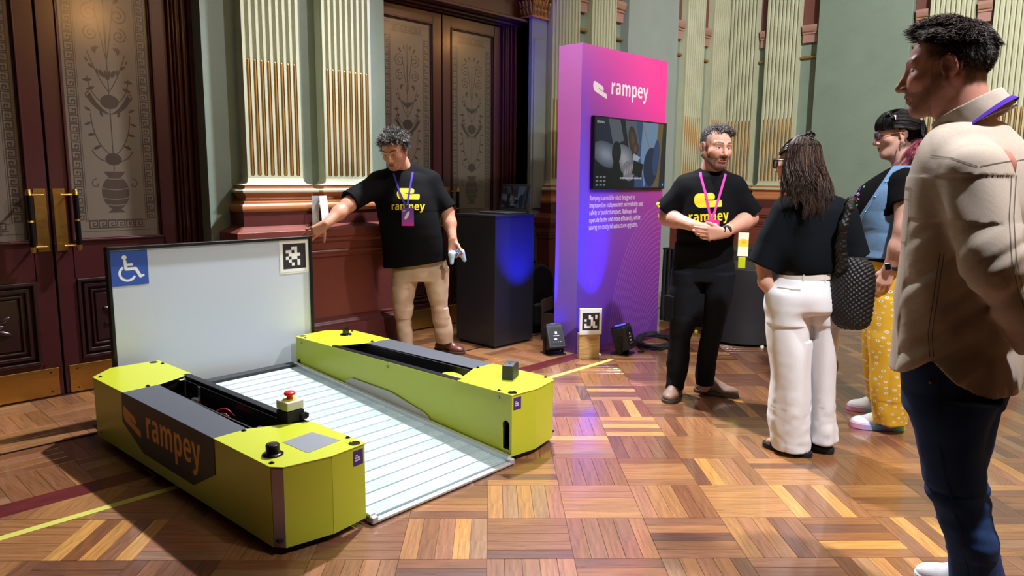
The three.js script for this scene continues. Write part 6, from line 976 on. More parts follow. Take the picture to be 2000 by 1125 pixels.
  const hair = part(g, 'hair', threads(th), hairMat(0.4), 'wavy brown hair with a small knot on top'); part(hair, 'under_hair', cap, hairMat(0.7));
  part(g, 'hair_pin', [0, 1, 2, 3].map((k) => new THREE.SphereGeometry(0.0035, 8, 6).translate(-0.03 + k * 0.008, 1.612 - k * 0.003, 0.052)), M.steel);
  const gl = new THREE.Group(); gl.name = 'glasses'; gl.position.set(...hp); gl.rotation.set(0.02, hy, 0, 'YXZ'); gl.scale.setScalar(hs); g.add(gl);
  const rimPts = (s) => [[s * 0.008, 0.012, 0.108], [s * 0.05, 0.02, 0.1], [s * 0.058, 0.012, 0.097], [s * 0.054, -0.02, 0.099], [s * 0.03, -0.026, 0.105], [s * 0.012, -0.02, 0.108]];
  part(gl, 'frame', [tube(rimPts(1), 0.004, 40, 8, true), tube(rimPts(-1), 0.004, 40, 8, true), tube([[-0.01, 0.008, 0.108], [0, 0.012, 0.112], [0.01, 0.008, 0.108]], 0.003, 8, 8), ...[-1, 1].map((s) => tube([[s * 0.056, 0.014, 0.098], [s * 0.072, 0.012, 0.06], [s * 0.082, 0.01, 0.0], [s * 0.082, -0.005, -0.03]], 0.0042, 16, 8))], M.blackGloss, 'thick black glasses frame');
  for (const s of [-1, 1]) { const sh = new THREE.Shape(rimPts(s).map(([x, y]) => new THREE.Vector2(x, y))); part(gl, 'lens', new THREE.ShapeGeometry(sh).translate(0, 0, 0.103), std(0xcfe0dc, 0.05, { transmission: 1, thickness: 0, side: THREE.DoubleSide })); }
  const S = new Field();
  S.loft([[1.345, 0.0, 0.0, 0.075, 0.068], [1.318, 0.005, 0, 0.125, 0.09], [1.26, 0.01, 0, 0.155, 0.12], [1.104, 0.02, 0, 0.15, 0.135], [1.0, 0.014, 0, 0.147, 0.132], [0.945, 0.008, 0, 0.138, 0.122]], 0.03);
  S.sleeve([-0.10, 1.23, 0.01], [-0.212, 0.965, 0.035], 0.095, 0.082, 0.07).sleeve([0.14, 1.225, -0.03], [0.218, 1.02, -0.05], 0.085, 0.082, 0.07);
  const f1 = folds(0.009, 5, 5, 5, 61), f2 = folds(0.006, 9, 4, 9, 67); S.post = (d, x, y, z) => d + f1(x, y, z) * 0.8 + f2(x, y, z) + (y > 0.955 && y < 0.962 + 0.05 * (x + 0.1) ? 0 : 0);
  part(g, 'top', S.mesh({ cell: 0.0058 }), cloth(0x10151a), 'loose black cropped top with wide sleeves');
  const W = new Field();
  W.loft([[0.94, 0.0, 0, 0.126, 0.108], [0.9, -0.006, 0, 0.14, 0.125], [0.827, -0.02, 0.012, 0.163, 0.143], [0.74, -0.016, 0.01, 0.172, 0.138]], 0.03, 0, { round: 0.03 }).loft([[0.84, -0.085, 0.02, 0.08, 0.12], [0.72, -0.072, 0.025, 0.108, 0.135], [0.577, -0.056, 0.03, 0.116, 0.128], [0.435, -0.04, 0.03, 0.107, 0.12], [0.356, -0.034, 0.03, 0.107, 0.12], [0.158, -0.028, 0.04, 0.111, 0.12], [0.018, -0.012, 0.045, 0.1, 0.11]], 0.05).loft([[0.84, 0.06, -0.03, 0.08, 0.11], [0.72, 0.085, -0.05, 0.09, 0.12], [0.661, 0.1, -0.06, 0.082, 0.115], [0.394, 0.12, -0.07, 0.07, 0.11], [0.238, 0.13, -0.07, 0.073, 0.11], [0.05, 0.142, -0.07, 0.076, 0.11]], 0.008);
  const f3 = folds(0.02, 7, 2.0, 7, 71), f4 = folds(0.006, 12, 16, 12, 77); W.post = (d, x, y, z) => { let e = d + (f3(x, y, z) * (y < 0.68 ? 1 : 0.35) + f4(x, y, z) * (y < 0.25 ? 1 : 0.3)); const c = Math.abs(x - 0.045 + (0.66 - y) * 0.02); if (y > 0.6 && y < 0.76 && z > 0) e += 0.016 * Math.exp(-c * c / 0.0004) * (0.76 - y) / 0.16; return e; };
  const tr = part(g, 'trousers', W.mesh({ cell: 0.006 }), cloth(0xe8e9ea, { sheen: 0.05 }), 'wide white trousers');
  const zs = (x, y) => frontZ(W, x, y) + 0.0005;
  part(tr, 'waistband', ribbon([...Array(25)].map((_, k) => { const a = k / 24 * Math.PI - Math.PI / 2, x = Math.sin(a) * 0.128; return [x, 0.925 + 0.012 * x / 0.12, 0.003 + Math.cos(a) * 0.112]; }), 0.03, 0.004, (p) => [p[0], 0, p[2]]), cloth(0xe2ded6));
  part(tr, 'pocket', ribbon([[-0.13, 0.868, zs(-0.13, 0.868)], [-0.1, 0.868, zs(-0.1, 0.868)], [-0.06, 0.868, zs(-0.06, 0.868)], [-0.02, 0.868, zs(-0.02, 0.868)]], 0.01, 0.003, () => [0, 0, 1]), cloth(0xdeDad2));
  for (const x of [-0.125, -0.01, 0.09]) part(tr, 'belt_loop', box(0.009, 0.04, 0.006, x, 0.925, 0.004 + Math.sqrt(Math.max(0, 1 - (x / 0.128) ** 2)) * 0.112 + 0.003, 0.002), cloth(0xdeDad2));
  const sandal = (x, z, yaw) => { const s = new THREE.Group(); s.name = 'sandal'; s.position.set(x, 0, z); s.rotation.y = yaw; g.add(s); const sh = new THREE.Shape(); sh.moveTo(0, 0.13); sh.bezierCurveTo(0.055, 0.13, 0.05, 0.04, 0.036, -0.02); sh.bezierCurveTo(0.034, -0.07, 0.04, -0.125, 0, -0.125); sh.bezierCurveTo(-0.04, -0.125, -0.034, -0.07, -0.036, -0.02); sh.bezierCurveTo(-0.05, 0.04, -0.055, 0.13, 0, 0.13); part(s, 'sole', boxUV(new THREE.ExtrudeGeometry(sh, { depth: 0.02, bevelEnabled: true, bevelSize: 0.003, bevelThickness: 0.003, bevelSegments: 2 }).rotateX(Math.PI / 2).translate(0, 0.024, 0)), M.blackMatte); part(s, 'strap', ribbon([...Array(13)].map((_, k) => { const a = k / 12 * Math.PI; return [Math.cos(a) * 0.046, 0.022 + Math.sin(a) * 0.042, 0.05]; }), 0.05, 0.004, (p) => [p[0], p[1] - 0.02, 0]), M.blackMatte); };
  sandal(-0.03, 0.04, -1.95); sandal(0.075, -0.06, -1.95);
  // her bag
  const bp = toWorld(g, [0.215, 0.675, 0.03]), bag = thing('shoulder_bag', 'black woven tote bag hanging from the shoulder of the woman in white trousers', 'bag', bp.toArray(), -1.2002);
  const K = new Field(); K.loft([[0.0, 0.01, 0, 0.055, 0.035], [0.03, 0.008, 0, 0.085, 0.05], [0.12, -0.002, 0, 0.105, 0.062], [0.24, -0.004, 0, 0.107, 0.06], [0.32, -0.012, 0, 0.1, 0.045], [0.36, -0.02, 0, 0.07, 0.03]], 0.01);
  K.post = (d, x, y, z) => { const u = (x + z * 0.6) * 260 + Math.sin(y * 30) * 0.8, v = y * 260 + Math.sin(x * 25) * 1.2; return d - 0.0035 * Math.sin(u) * Math.sin(v); };
  part(bag, 'body', K.mesh({ cell: 0.0032 }), std(0x0d0e11, 0.55));
  const st = [[-0.055, 0.31, 0.035], [-0.07, 0.42, 0.075], [-0.065, 0.52, 0.11], [-0.045, 0.6, 0.09], [-0.035, 0.635, 0.03], [-0.035, 0.62, -0.06], [-0.02, 0.45, -0.08], [0.0, 0.33, -0.02]];
  const K2 = new Field(); K2.chain(st, [0.034, 0.024, 0.018, 0.018, 0.018, 0.018, 0.02, 0.03], 0.015); K2.post = (d, x, y, z) => d - 0.003 * Math.sin((x + z) * 240) * Math.sin(y * 240);
  part(bag, 'strap', K2.mesh({ cell: 0.0035 }), std(0x0d0e11, 0.55));
}
// ---------------------------------------------------------------- the woman in the denim waistcoat
{
  const g = person('woman in glasses with black fringe and red hair ends, denim waistcoat and yellow floral trousers', [4.38, -1.28], -1.2865);
  const hp = [0.02, 1.655, 0.0], hy = -1.36, hpi = 0.08, hs = 1.02, T = frameOf(hp, hy, hpi, 0, hs), B = new Field();
  B.frame(hp, hy, hpi, 0, hs); headPrims(B, { fem: 1, jaw: 1.06 }); B.ell([0, -0.095, 0.02], [0.045, 0.03, 0.045], 0.03); B.world();
  B.cone([0.045, 1.57, -0.01], [0.085, 1.45, 0.0], 0.058, 0.07, 0.03).cone([0.07, 1.38, 0.15], [0.07, 1.38, -0.15], 0.045, 0.045, 0.04).loft([[0.9, 0.05, 0, 0.15, 0.18], [1.2, 0.02, 0, 0.15, 0.18], [1.4, 0.06, 0, 0.1, 0.15]], 0.05);
  B.chain([[0.085, 1.37, 0.2], [0.1, 1.16, 0.255]], [0.064, 0.058], 0.03).chain([[0.1, 1.16, 0.255], [0.075, 1.06, 0.25], [0.037, 0.945, 0.225]], [0.056, 0.052, 0.034], 0.03).chain([[0.06, 1.37, -0.2], [0.06, 1.15, -0.25], [-0.02, 0.98, -0.22]], [0.065, 0.055, 0.034], 0.03);
  for (const z of [0.1, -0.18]) B.chain([[0.06, 0.8, z], [0.07, 0.45, z], [z > 0 ? 0.11 : 0.05, 0.05, z > 0 ? 0.06 : -0.27]], [0.1, 0.06, 0.038], 0.03);
  hand(B, [0.037, 0.947, 0.225], [-0.25, -0.95, -0.02], [-0.1, 0, -0.95], { side: -1, size: 0.95, curl: [0.3, 0.35, 0.4, 0.45], thumb: [0.8, 0.6, 0.2] });
  const col = faceColor(T, { skin: 0xd3a591, brow: 0x1a1412, lip: 0xb0645c, hairline: (v) => Math.max(v.y - 0.05, Math.min(-0.02 - v.z, v.y + 0.07)), scalp: 0x1a1514 });
  part(g, 'body', bodyMesh(B, [[[-0.14, 1.5, -0.12], [0.16, 1.8, 0.13], 0.003], [[-0.06, 0.78, 0.14], [0.1, 0.98, 0.3], 0.003]], col), skinMat);
  const H = new Field(); H.frame(hp, hy, hpi, 0, hs).ell([0, 0.038, -0.02], [0.0785, 0.0885, 0.0945], 0.02).ell([0, -0.03, 0.09], [0.09, 0.094, 0.085], 0.006, [0, 0, 0], { sub: true });
  for (const s of [-1, 1]) H.ell([s * 0.085, -0.045, 0.015], [0.03, 0.045, 0.035], 0.008, [0, 0, 0], { sub: true }); H.ell([0, -0.16, -0.03], [0.2, 0.11, 0.2], 0.02, [0, 0, 0], { sub: true });
  const cap = H.mesh({ cell: 0.004, color: () => [0.006, 0.005, 0.006] });
  let q = 77; const rq = () => (q = (q * 16807) % 2147483647) / 2147483647, th = [], blacks = [0x0e0c0d, 0x141213, 0x1c191a, 0x2a2627, 0x4a4546].map(rgb), reds = [0x5a2030, 0x7a2c3c, 0x983e50, 0xb05468, 0xc0707c].map(rgb), hl = (p) => V3(p).applyMatrix4(T).toArray();
  for (let k = -20; k <= 20; k++) { const a = k / 20 * 1.35; lock(th, [hl([Math.sin(a) * 0.03, 0.13, 0.0]), hl([Math.sin(a) * 0.05, 0.128, 0.035]), hl([Math.sin(a) * 0.066, 0.116, 0.045 + Math.cos(a) * 0.022]), hl([Math.sin(a) * 0.085, 0.078, 0.012 + Math.cos(a) * 0.087]), hl([Math.sin(a) * 0.086, 0.042, 0.012 + Math.cos(a) * 0.093]), hl([Math.sin(a) * 0.085, 0.02 - Math.abs(a) * 0.012, 0.012 + Math.cos(a) * 0.091])], 34, 0.0065, 0.001, blacks, rq, 0.002, 9); }
  for (let k = 0; k < 64; k++) { const s = (k - 31.5) / 31.5, y = 0.128 - 0.1 * s * s; lock(th, [hl([s * 0.088, y * 0.8 + 0.014, 0.05 - Math.abs(s) * 0.02]), hl([s * 0.091, y + 0.006, 0.0]), hl([s * 0.084, y - 0.008, -0.06]), hl([s * 0.035, 0.05 - Math.abs(s) * 0.02, -0.122])], 34, 0.0075, 0.001, blacks, rq, 0.003, 9); }
  for (let k = 0; k < 80; k++) {
    const s = (rq() - 0.5) * 2, ph = rq() * 6.28, w = 0.012 + rq() * 0.016, len = 0.22 + rq() * 0.11, fwd = s > -0.2 ? 0.12 * rq() : 0, p = [], st = hl([s * 0.045, 0.045 + rq() * 0.02, -0.112]);
    for (let i = 0; i <= 8; i++) { const t = i / 8, b = Math.max(0, t - 0.4) / 0.6; p.push([st[0] + 0.02 * Math.sin(t * 2.6) - fwd * b * 1.3 + Math.sin(ph + t * 10) * w * t, st[1] - len * t + 0.02 * Math.sin(t * 3.1), st[2] + s * 0.05 * t + 0.06 * b + Math.cos(ph + t * 10) * w * t]); }
    lock(th, p, 30, 0.011, 0.0011, blacks, rq, 0.006, 13, reds, 0.38);
  }
  const hair = part(g, 'hair', threads(th), hairMat(0.36), 'black hair with a fringe and red dyed ends'); part(hair, 'under_hair', cap, hairMat(0.7));
  part(g, 'hair_clip', [box(0.012, 0.035, 0.006, 0.0, 1.742, 0.075, 0.003, 0, -0.6)], std(0xd8ccd0, 0.3, { metalness: 0.3 }), 'pale hair clip');
  const gl = new THREE.Group(); gl.name = 'glasses'; gl.position.set(...hp); gl.rotation.set(hpi, hy, 0, 'YXZ'); gl.scale.setScalar(hs); g.add(gl);
  const ring = (s) => { const p = []; for (let k = 0; k < 16; k++) { const a = k / 16 * 6.283; p.push([s * 0.033 + Math.cos(a) * 0.025, 0 - 0.003 + Math.sin(a) * 0.022, 0.107 - Math.abs(s * 0.033 + Math.cos(a) * 0.025) * 0.12]); } return p; };
  part(gl, 'frame', [tube(ring(1), 0.0026, 48, 7, true), tube(ring(-1), 0.0026, 48, 7, true), tube([[-0.01, 0.006, 0.106], [0, 0.009, 0.109], [0.01, 0.006, 0.106]], 0.002, 8, 7)], std(0x5a2a60, 0.25), 'purple round glasses frame');
  part(gl, 'temple', [-1, 1].map((s) => tube([[s * 0.057, 0.006, 0.1], [s * 0.072, 0.007, 0.06], [s * 0.081, 0.006, 0.0], [s * 0.082, -0.01, -0.025]], 0.0018, 16, 6)), M.gold, 'gold temples');
  for (const s of [-1, 1]) part(gl, 'lens', new THREE.ShapeGeometry(new THREE.Shape(ring(s).map(([x, y]) => new THREE.Vector2(x, y)))).translate(0, 0, 0.102), std(0xd8c8f0, 0.05, { transmission: 1, thickness: 0, side: THREE.DoubleSide }));
  part(g, 'earring', tube([[0.035, 1.605, 0.09], [0.036, 1.58, 0.092], [0.036, 1.565, 0.092]], 0.003, 8, 6), M.steel, 'silver drop earring');
  const S = new Field();
  S.loft([[1.485, 0.08, 0, 0.075, 0.085], [1.455, 0.06, 0, 0.1, 0.15], [1.40, 0.02, 0, 0.135, 0.19], [1.33, 0.0, 0, 0.165, 0.205], [1.238, 0.0, 0, 0.182, 0.21], [1.104, 0.018, 0, 0.165, 0.2], [0.97, 0.03, 0, 0.165, 0.2]], 0.03);
  S.sleeve([0.08, 1.385, 0.17], [0.097, 1.275, 0.225], 0.092, 0.09, 0.05).sleeve([0.06, 1.385, -0.17], [0.06, 1.26, -0.225], 0.085, 0.083, 0.05);
  const f1 = folds(0.006, 6, 8, 6, 81); S.post = (d, x, y, z) => d + f1(x, y, z);
  const sg = S.mesh({ cell: 0.006 }), tee = part(g, 'shirt', sg, blackTee, 'black T-shirt with a colourful print');
  const ct = canvasTex(128, 256, (c, w, h) => { c.clearRect(0, 0, w, h); const cs = ['#e86a40', '#7ec4ea', '#d8e0e8', '#b060d8', '#e8d040', '#50b870', '#e050b0', '#6a4ad8', '#3aa0a0', '#e860c8']; let s = 5; const rn = () => (s = (s * 16807) % 2147483647) / 2147483647; for (let k = 0; k < 46; k++) { c.fillStyle = cs[k % 10]; c.save(); c.translate(20 + rn() * 88, 12 + rn() * 232); c.rotate(rn() * 3); c.fillRect(-9, -4, 20, 9); c.restore(); } });
  part(tee, 'shirt_print', decal(sg, [-0.165, 1.27, 0.07], [-0.9, 0.1, 0.5], [0, 1, 0], 0.17, 0.24, 0.15), new THREE.MeshPhysicalMaterial({ map: ct, transparent: true, roughness: 0.7 }), 'colourful print on the chest');
  const V = new Field();
  V.loft([[1.487, 0.08, 0, 0.095, 0.135], [1.455, 0.055, 0, 0.13, 0.19], [1.39, 0.02, 0, 0.16, 0.22], [1.33, 0.0, 0, 0.182, 0.228], [1.238, 0.0, 0, 0.196, 0.222], [1.104, 0.016, 0, 0.184, 0.214], [0.985, 0.025, 0, 0.186, 0.216]], 0.03);
  V.add({ c: new THREE.Vector3(), r: 99, k: 0.004, sub: true, f: (x, y, z) => x - Math.min(0.05, -0.118 + 0.52 * (y - 1.24)) - (y < 1.13 ? (1.13 - y) * -0.9 : 0) });
  V.ell([0.095, 1.33, 0.25], [0.062, 0.11, 0.075], 0.012, [0, 0, 0], { sub: true }); V.shell(S, 0.001).cut([0.12, -1, 0], -0.985);
  const f2 = folds(0.010, 5, 9, 5, 91); V.post = (d, x, y, z) => d + f2(x, y, z) * (y < 1.15 ? 1 : 0.4);
  const denim = std(0x6d93b8, 0.85, { map: dataTex(128, 128, (u, v) => 0.74 + 0.26 * noise(u * 50, v * 90, 2), [7, 7]), bumpMap: weaveBump, bumpScale: 0.0006 });
  const ve = part(g, 'waistcoat', V.mesh({ cell: 0.005 }), denim, 'faded blue denim waistcoat');
  const edge = [[0.035, 1.47], [-0.03, 1.40], [-0.075, 1.32], [-0.115, 1.24], [-0.145, 1.16]].map(([x, y]) => [x + 0.012, y, Math.max(0.05, frontZ(V, x + 0.012, y, 0.5)) + 0.001]);
  part(ve, 'placket', ribbon(edge, 0.016, 0.002, (p) => [p[0] * 1.2, 0.15, p[2]]), denim); edge.forEach((p, k) => k && part(ve, 'button', new THREE.SphereGeometry(0.005, 8, 6).scale(1, 1, 0.5).translate(p[0], p[1], p[2] + 0.003), M.steel));
  const wa = part(g, 'wristwatch', new THREE.TorusGeometry(0.036, 0.005, 8, 28).scale(1, 1, 2.6).rotateX(Math.PI / 2).rotateZ(-0.3).translate(0.045, 0.955, 0.225), M.blackMatte, 'black watch strap'); part(wa, 'watch_face', [box(0.034, 0.04, 0.011, 0.03, 0.957, 0.264, 0.005, -0.35, 0, 0.2)], std(0xa8a8ac, 0.25, { metalness: 0.8 })); part(wa, 'watch_glass', box(0.028, 0.033, 0.003, 0.0281, 0.957, 0.2695, 0.002, -0.35, 0, 0.2), M.blackGloss);
  const W = new Field();
  W.loft([[1.04, 0.03, 0, 0.155, 0.185], [0.95, 0.045, 0, 0.165, 0.2], [0.876, 0.056, 0, 0.166, 0.205], [0.702, 0.061, 0, 0.16, 0.2]], 0.03).loft([[0.78, 0.07, 0.09, 0.14, 0.12], [0.546, 0.076, 0.1, 0.126, 0.12], [0.411, 0.086, 0.1, 0.113, 0.11], [0.22, 0.095, 0.09, 0.103, 0.1], [0.05, 0.105, 0.07, 0.094, 0.09]], 0.012).loft([[0.78, 0.05, -0.1, 0.14, 0.12], [0.542, 0.034, -0.12, 0.118, 0.115], [0.401, 0.028, -0.15, 0.1, 0.1], [0.209, 0.035, -0.21, 0.085, 0.09], [0.09, 0.045, -0.26, 0.072, 0.085]], 0.008);
  const f3 = folds(0.012, 7, 2.4, 7, 101), f4 = folds(0.006, 10, 12, 10, 105); W.post = (d, x, y, z) => d + f3(x, y, z) * (y < 0.8 ? 1 : 0.5) + f4(x, y, z) * (y < 0.2 ? 1 : 0.3);
  const flower = canvasTex(512, 512, (c, w, h) => { c.fillStyle = '#e8b62c'; c.fillRect(0, 0, w, h); let s = 9; const rn = () => (s = (s * 16807) % 2147483647) / 2147483647; const pos = []; for (let t = 0; t < 900 && pos.length < 40; t++) { const x = rn() * w, y = rn() * h; if (pos.every(([a, b]) => Math.hypot(Math.min(Math.abs(a - x), w - Math.abs(a - x)), Math.min(Math.abs(b - y), h - Math.abs(b - y))) > 62)) pos.push([x, y]); } for (const [x, y] of pos) for (const ox of [-w, 0, w]) for (const oy of [-h, 0, h]) { const r = 8 + ((x * 7) % 5); c.fillStyle = '#f4efe2'; for (let k = 0; k < 6; k++) { const a = k / 6 * 6.28 + x; c.beginPath(); c.ellipse(x + ox + Math.cos(a) * r * 0.9, y + oy + Math.sin(a) * r * 0.9, r * 0.72, r * 0.5, a, 0, 7); c.fill(); } c.fillStyle = (x | 0) % 3 ? '#5a4a3a' : '#a04838'; c.beginPath(); c.arc(x + ox, y + oy, r * 0.4, 0, 7); c.fill(); c.fillStyle = '#c8b060'; c.beginPath(); c.arc(x + ox + 28, y + oy + 22, 4, 0, 7); c.fill(); } });
  flower.wrapS = flower.wrapT = THREE.RepeatWrapping; flower.repeat.set(1 / 0.22, 1 / 0.22);
  part(g, 'trousers', W.mesh({ cell: 0.006, uvf: (x, y, z) => [Math.atan2(x - 0.08, z + 0.02) * 0.14, y] }), std(0xffffff, 0.85, { map: flower, bumpMap: weaveBump, bumpScale: 0.0004 }), 'yellow trousers with small white flowers');
  const pastel = canvasTex(256, 32, (c, w, h) => { const q2 = c.createLinearGradient(0, 0, w, 0); [[0, '#e0e85a'], [0.15, '#58d0b0'], [0.35, '#8a7ab0'], [0.55, '#68c0e8'], [0.75, '#c8a8e0'], [1, '#f0a0c0']].forEach(([a, b]) => q2.addColorStop(a, b)); c.fillStyle = q2; c.fillRect(0, 0, w, h); });
  const white = std(0xe8eeee, 0.7, { bumpMap: weaveBump, bumpScale: 0.0005 }), rainbow = std(0xffffff, 0.45, { map: pastel });
  for (const [x, z, yaw] of [[0.045, 0.04, -1.3], [0.015, -0.30, -1.3]]) { const s = shoe(g, 'shoe', [x, 0, z], yaw, 0.29, [white, rainbow], { low: 0.082, sole: 0.026 }); const so = s.children[1].geometry, p = so.attributes.position, uv = so.attributes.uv; for (let i = 0; i < p.count; i++) uv.setXY(i, p.getZ(i) / 0.29 + 0.5, 0.5); }
}
// ---------------------------------------------------------------- the tall man at the right edge
{
  const g = person('tall man in a beige overshirt and dark jeans seen from behind his shoulder', [2.372, -0.366], -1.4177);
  const hp = [-0.198, 1.712, 0.0], hy = -1.58, hpi = 0.07, hs = 1.05, T = frameOf(hp, hy, hpi, 0, hs), B = new Field();
  B.frame(hp, hy, hpi, 0, hs); headPrims(B, { jaw: 1.08 }); B.world();
  B.cone([-0.165, 1.66, 0.0], [-0.12, 1.50, 0.0], 0.064, 0.072, 0.03).cone([-0.175, 1.44, -0.17], [-0.06, 1.44, 0.17], 0.05, 0.05, 0.04).loft([[0.85, -0.1, 0, 0.17, 0.1], [1.2, -0.1, 0, 0.18, 0.11], [1.46, -0.115, 0, 0.17, 0.075]], 0.05, -1.92);
  B.chain([[-0.10, 1.42, 0.17], [-0.045, 1.21, 0.228], [0.065, 1.0, 0.128]], [0.045, 0.036, 0.028], 0.02).chain([[-0.17, 1.42, -0.17], [-0.14, 1.21, -0.235], [0.06, 1.0, -0.12]], [0.045, 0.036, 0.028], 0.02);
  for (const p of [[[-0.1, 0.8, 0.09], [-0.06, 0.52, 0.09], [-0.012, 0.34, 0.07], [0.005, 0.06, 0.05]], [[-0.1, 0.8, -0.1], [-0.07, 0.5, -0.24], [-0.03, 0.3, -0.33], [0.04, 0.05, -0.42]]]) B.chain(p, [0.085, 0.05, 0.042, 0.036], 0.03);
  hand(B, [0.06, 1.0, 0.13], [0.45, -0.75, -0.5], [0.8, 0.5, 0], { side: -1, curl: [0.5, 0.55, 0.6, 0.65] }); hand(B, [0.06, 1.0, -0.12], [0.45, -0.7, 0.5], [0.8, 0.5, 0], { side: 1, curl: [0.5, 0.55, 0.6, 0.65] });
  const col = faceColor(T, { skin: 0xb98270, brow: 0x2c201a, browW: 0.005, beard: 0x3a2c26, stubble: 0.5, iris: 0x4a5a5a, scalp: 0x2c2624, fade: 0.8, flush: 0xb05a50, hairline: (v) => Math.max(Math.min(v.y - 0.02, 0.04 - v.z), Math.min(v.y + 0.052, -0.045 - v.z), Math.min(v.y - 0.068, 0.072 - v.z)), lip: 0x9c5650 });
  part(g, 'body', bodyMesh(B, [[[-0.35, 1.52, -0.13], [-0.04, 1.87, 0.13], 0.0024], [[0.02, 0.8, -0.17], [0.2, 1.04, 0.18], 0.0034]], col), skinMat);
  const darks = [0x1a1513, 0x241d1a, 0x302824, 0x40362f, 0x5a4d45].map(rgb), sides = [0x2a2422, 0x3a3330, 0x4c4441, 0x6a625f, 0x8c8480].map(rgb);
  part(g, 'hair', threads([...scalp(T, 16000, 21, (v, N, rn) => {               // clipped back and sides
    if (v.y > 0.085 || v.y < -0.062 + Math.max(0, -v.z - 0.05) * 0.3 || (v.z > 0.0 && v.y < 0.012) || (v.z > 0.035 && v.y < 0.05) || (v.z > -0.035 && v.y < -0.005)) return null;
    const fade = Math.max(0, Math.min(1, (v.y + 0.05) / 0.1)); if (rn() > 0.35 + 0.65 * fade) return null;
    return { dir: [N.x * 0.2 + (rn() - 0.5) * 0.5, -0.9, -0.35 + (rn() - 0.5) * 0.5], len: 0.005 + 0.014 * fade, r: 0.00075, c: pick(v.y > 0.055 ? darks : sides, rn()), lift: 0.4, seg: 2 };
  }), ...scalp(T, 13000, 23, (v, N, rn) => {                                     // longer on top, brushed forward
    if (v.y < 0.055 || v.z > 0.052 || (v.z > 0.02 && v.y < 0.075)) return null; const fr = Math.max(0, Math.min(1, (v.z + 0.03) / 0.08)), cl = noise(v.x * 90, v.y * 40, v.z * 40);
    const b = Math.max(0, Math.min(1, (-0.035 - v.z + (rn() - 0.5) * 0.03) / 0.03)), w = noise(v.x * 45 + 2, v.y * 30, v.z * 45); return { dir: [(cl - 0.5) * 1.2 + (w - 0.5) * 2.2 + (rn() - 0.5) * 0.4 + N.x * 0.3 + b * (1 - b) * 3, 0.25 - b * 0.8, 0.75 - b * 1.3], len: 0.026 + 0.014 * fr + 0.014 * cl - b * 0.01, r: 0.001, c: pick(darks, rn()), curl: 0.004, turns: 0.7, lift: 0.4 + 0.25 * w * (1 - b) + 0.15 * cl, lay: 0.95, drop: 0.2, seg: 6 };
  })]), hairMat(0.42), 'dark hair, clipped and greying at the sides');
  const S = new Field(), yaw = -1.92;
  S.loft([[1.565, -0.125, 0, 0.085, 0.075], [1.535, -0.122, 0, 0.15, 0.092], [1.485, -0.112, 0, 0.2, 0.118], [1.41, -0.105, 0, 0.225, 0.14], [1.3, -0.1, 0, 0.232, 0.15], [1.2, -0.102, 0, 0.232, 0.156], [1.1, -0.106, 0, 0.23, 0.158], [1.0, -0.105, 0, 0.23, 0.156], [0.92, -0.103, 0, 0.23, 0.153], [0.80, -0.1, 0, 0.232, 0.153]], 0.03, yaw);
  S.cone([-0.10, 1.42, 0.18], [-0.035, 1.19, 0.255], 0.088, 0.077, 0.025).sleeve([-0.045, 1.225, 0.25], [0.075, 0.985, 0.13], 0.077, 0.05, 0.015).cone([-0.17, 1.425, -0.17], [-0.14, 1.2, -0.24], 0.092, 0.078, 0.05).sleeve([-0.145, 1.22, -0.24], [0.06, 1.0, -0.12], 0.078, 0.052, 0.03);
  const hem = (x) => x < -0.15 ? 0.93 - 0.062 * Math.sin(Math.min(1, (-0.15 - x) / 0.11) * 1.57) : 0.93 - 0.1 * Math.sin(Math.min(1, (x + 0.15) / 0.16) * 1.57);
  const f1 = folds(0.011, 4, 7, 4, 121), f2 = folds(0.009, 9, 3, 9, 125), f3 = folds(0.011, 5, 16, 5, 129);
  S.post = (d, x, y, z) => { let e = d + f1(x, y + (x + z) * 0.7, z) * (y < 1.42 ? 1 : 0.3) + f2(x, y, z) * 0.5 + (z > 0.16 && y < 1.3 ? f3(x, y - x * 0.8, z) : 0); const arm = z > 0.17 || x > 0.04; return Math.max(e, arm && y > 0.93 ? -9 : hem(x) - y); };
  const linen = cloth(0xbcae9e, { map: dataTex(128, 128, (u, v) => 0.84 + 0.16 * noise(u * 70, v * 70, 4), [9, 9]), sheen: 0.15 });
  const sg = S.mesh({ cell: 0.0055 }), sh = part(g, 'overshirt', sg, linen, 'beige cotton overshirt with a curved hem');
  const ax = new THREE.Vector3(-0.497, 0.868, 0).normalize(), K = new Field();
  const A = V3([-0.14, 1.605, 0]), at2 = (t) => A.clone().addScaledVector(ax, t).toArray();
  K.sleeve(at2(-0.085), at2(0.004), 0.104, 0.093, 0.01, { deep: 0.2 }); K.shell(B, 0.004);
  K.post = (d, x, y, z) => { const q = V3([x, y, z]).sub(A), t = q.dot(ax); return Math.max(d + 0.003 * (noise(x * 30, y * 30, z * 30) - 0.5), -0.056 - t - 0.02 * Math.min(1, Math.max(0, (-0.16 - x) / 0.06))); };
  part(sh, 'collar', K.mesh({ cell: 0.0032 }), linen);
  const around = [...Array(33)].map((_, k) => { const a = k / 32 * 4.6 - 2.3, u = new THREE.Vector3(0.868, 0.497, 0), p = A.clone().addScaledVector(ax, -0.034 - 0.02 * (1 - Math.cos(a))).addScaledVector(u, Math.cos(a) * 0.106).add(new THREE.Vector3(0, 0, Math.sin(a) * 0.106)); return p.toArray(); });
  part(g, 'lanyard', ribbon(around, 0.017, 0.0015, (p) => [p[0] + 0.14, 0.3, p[2]]), cloth(0x4a2a96), 'purple lanyard round the collar');
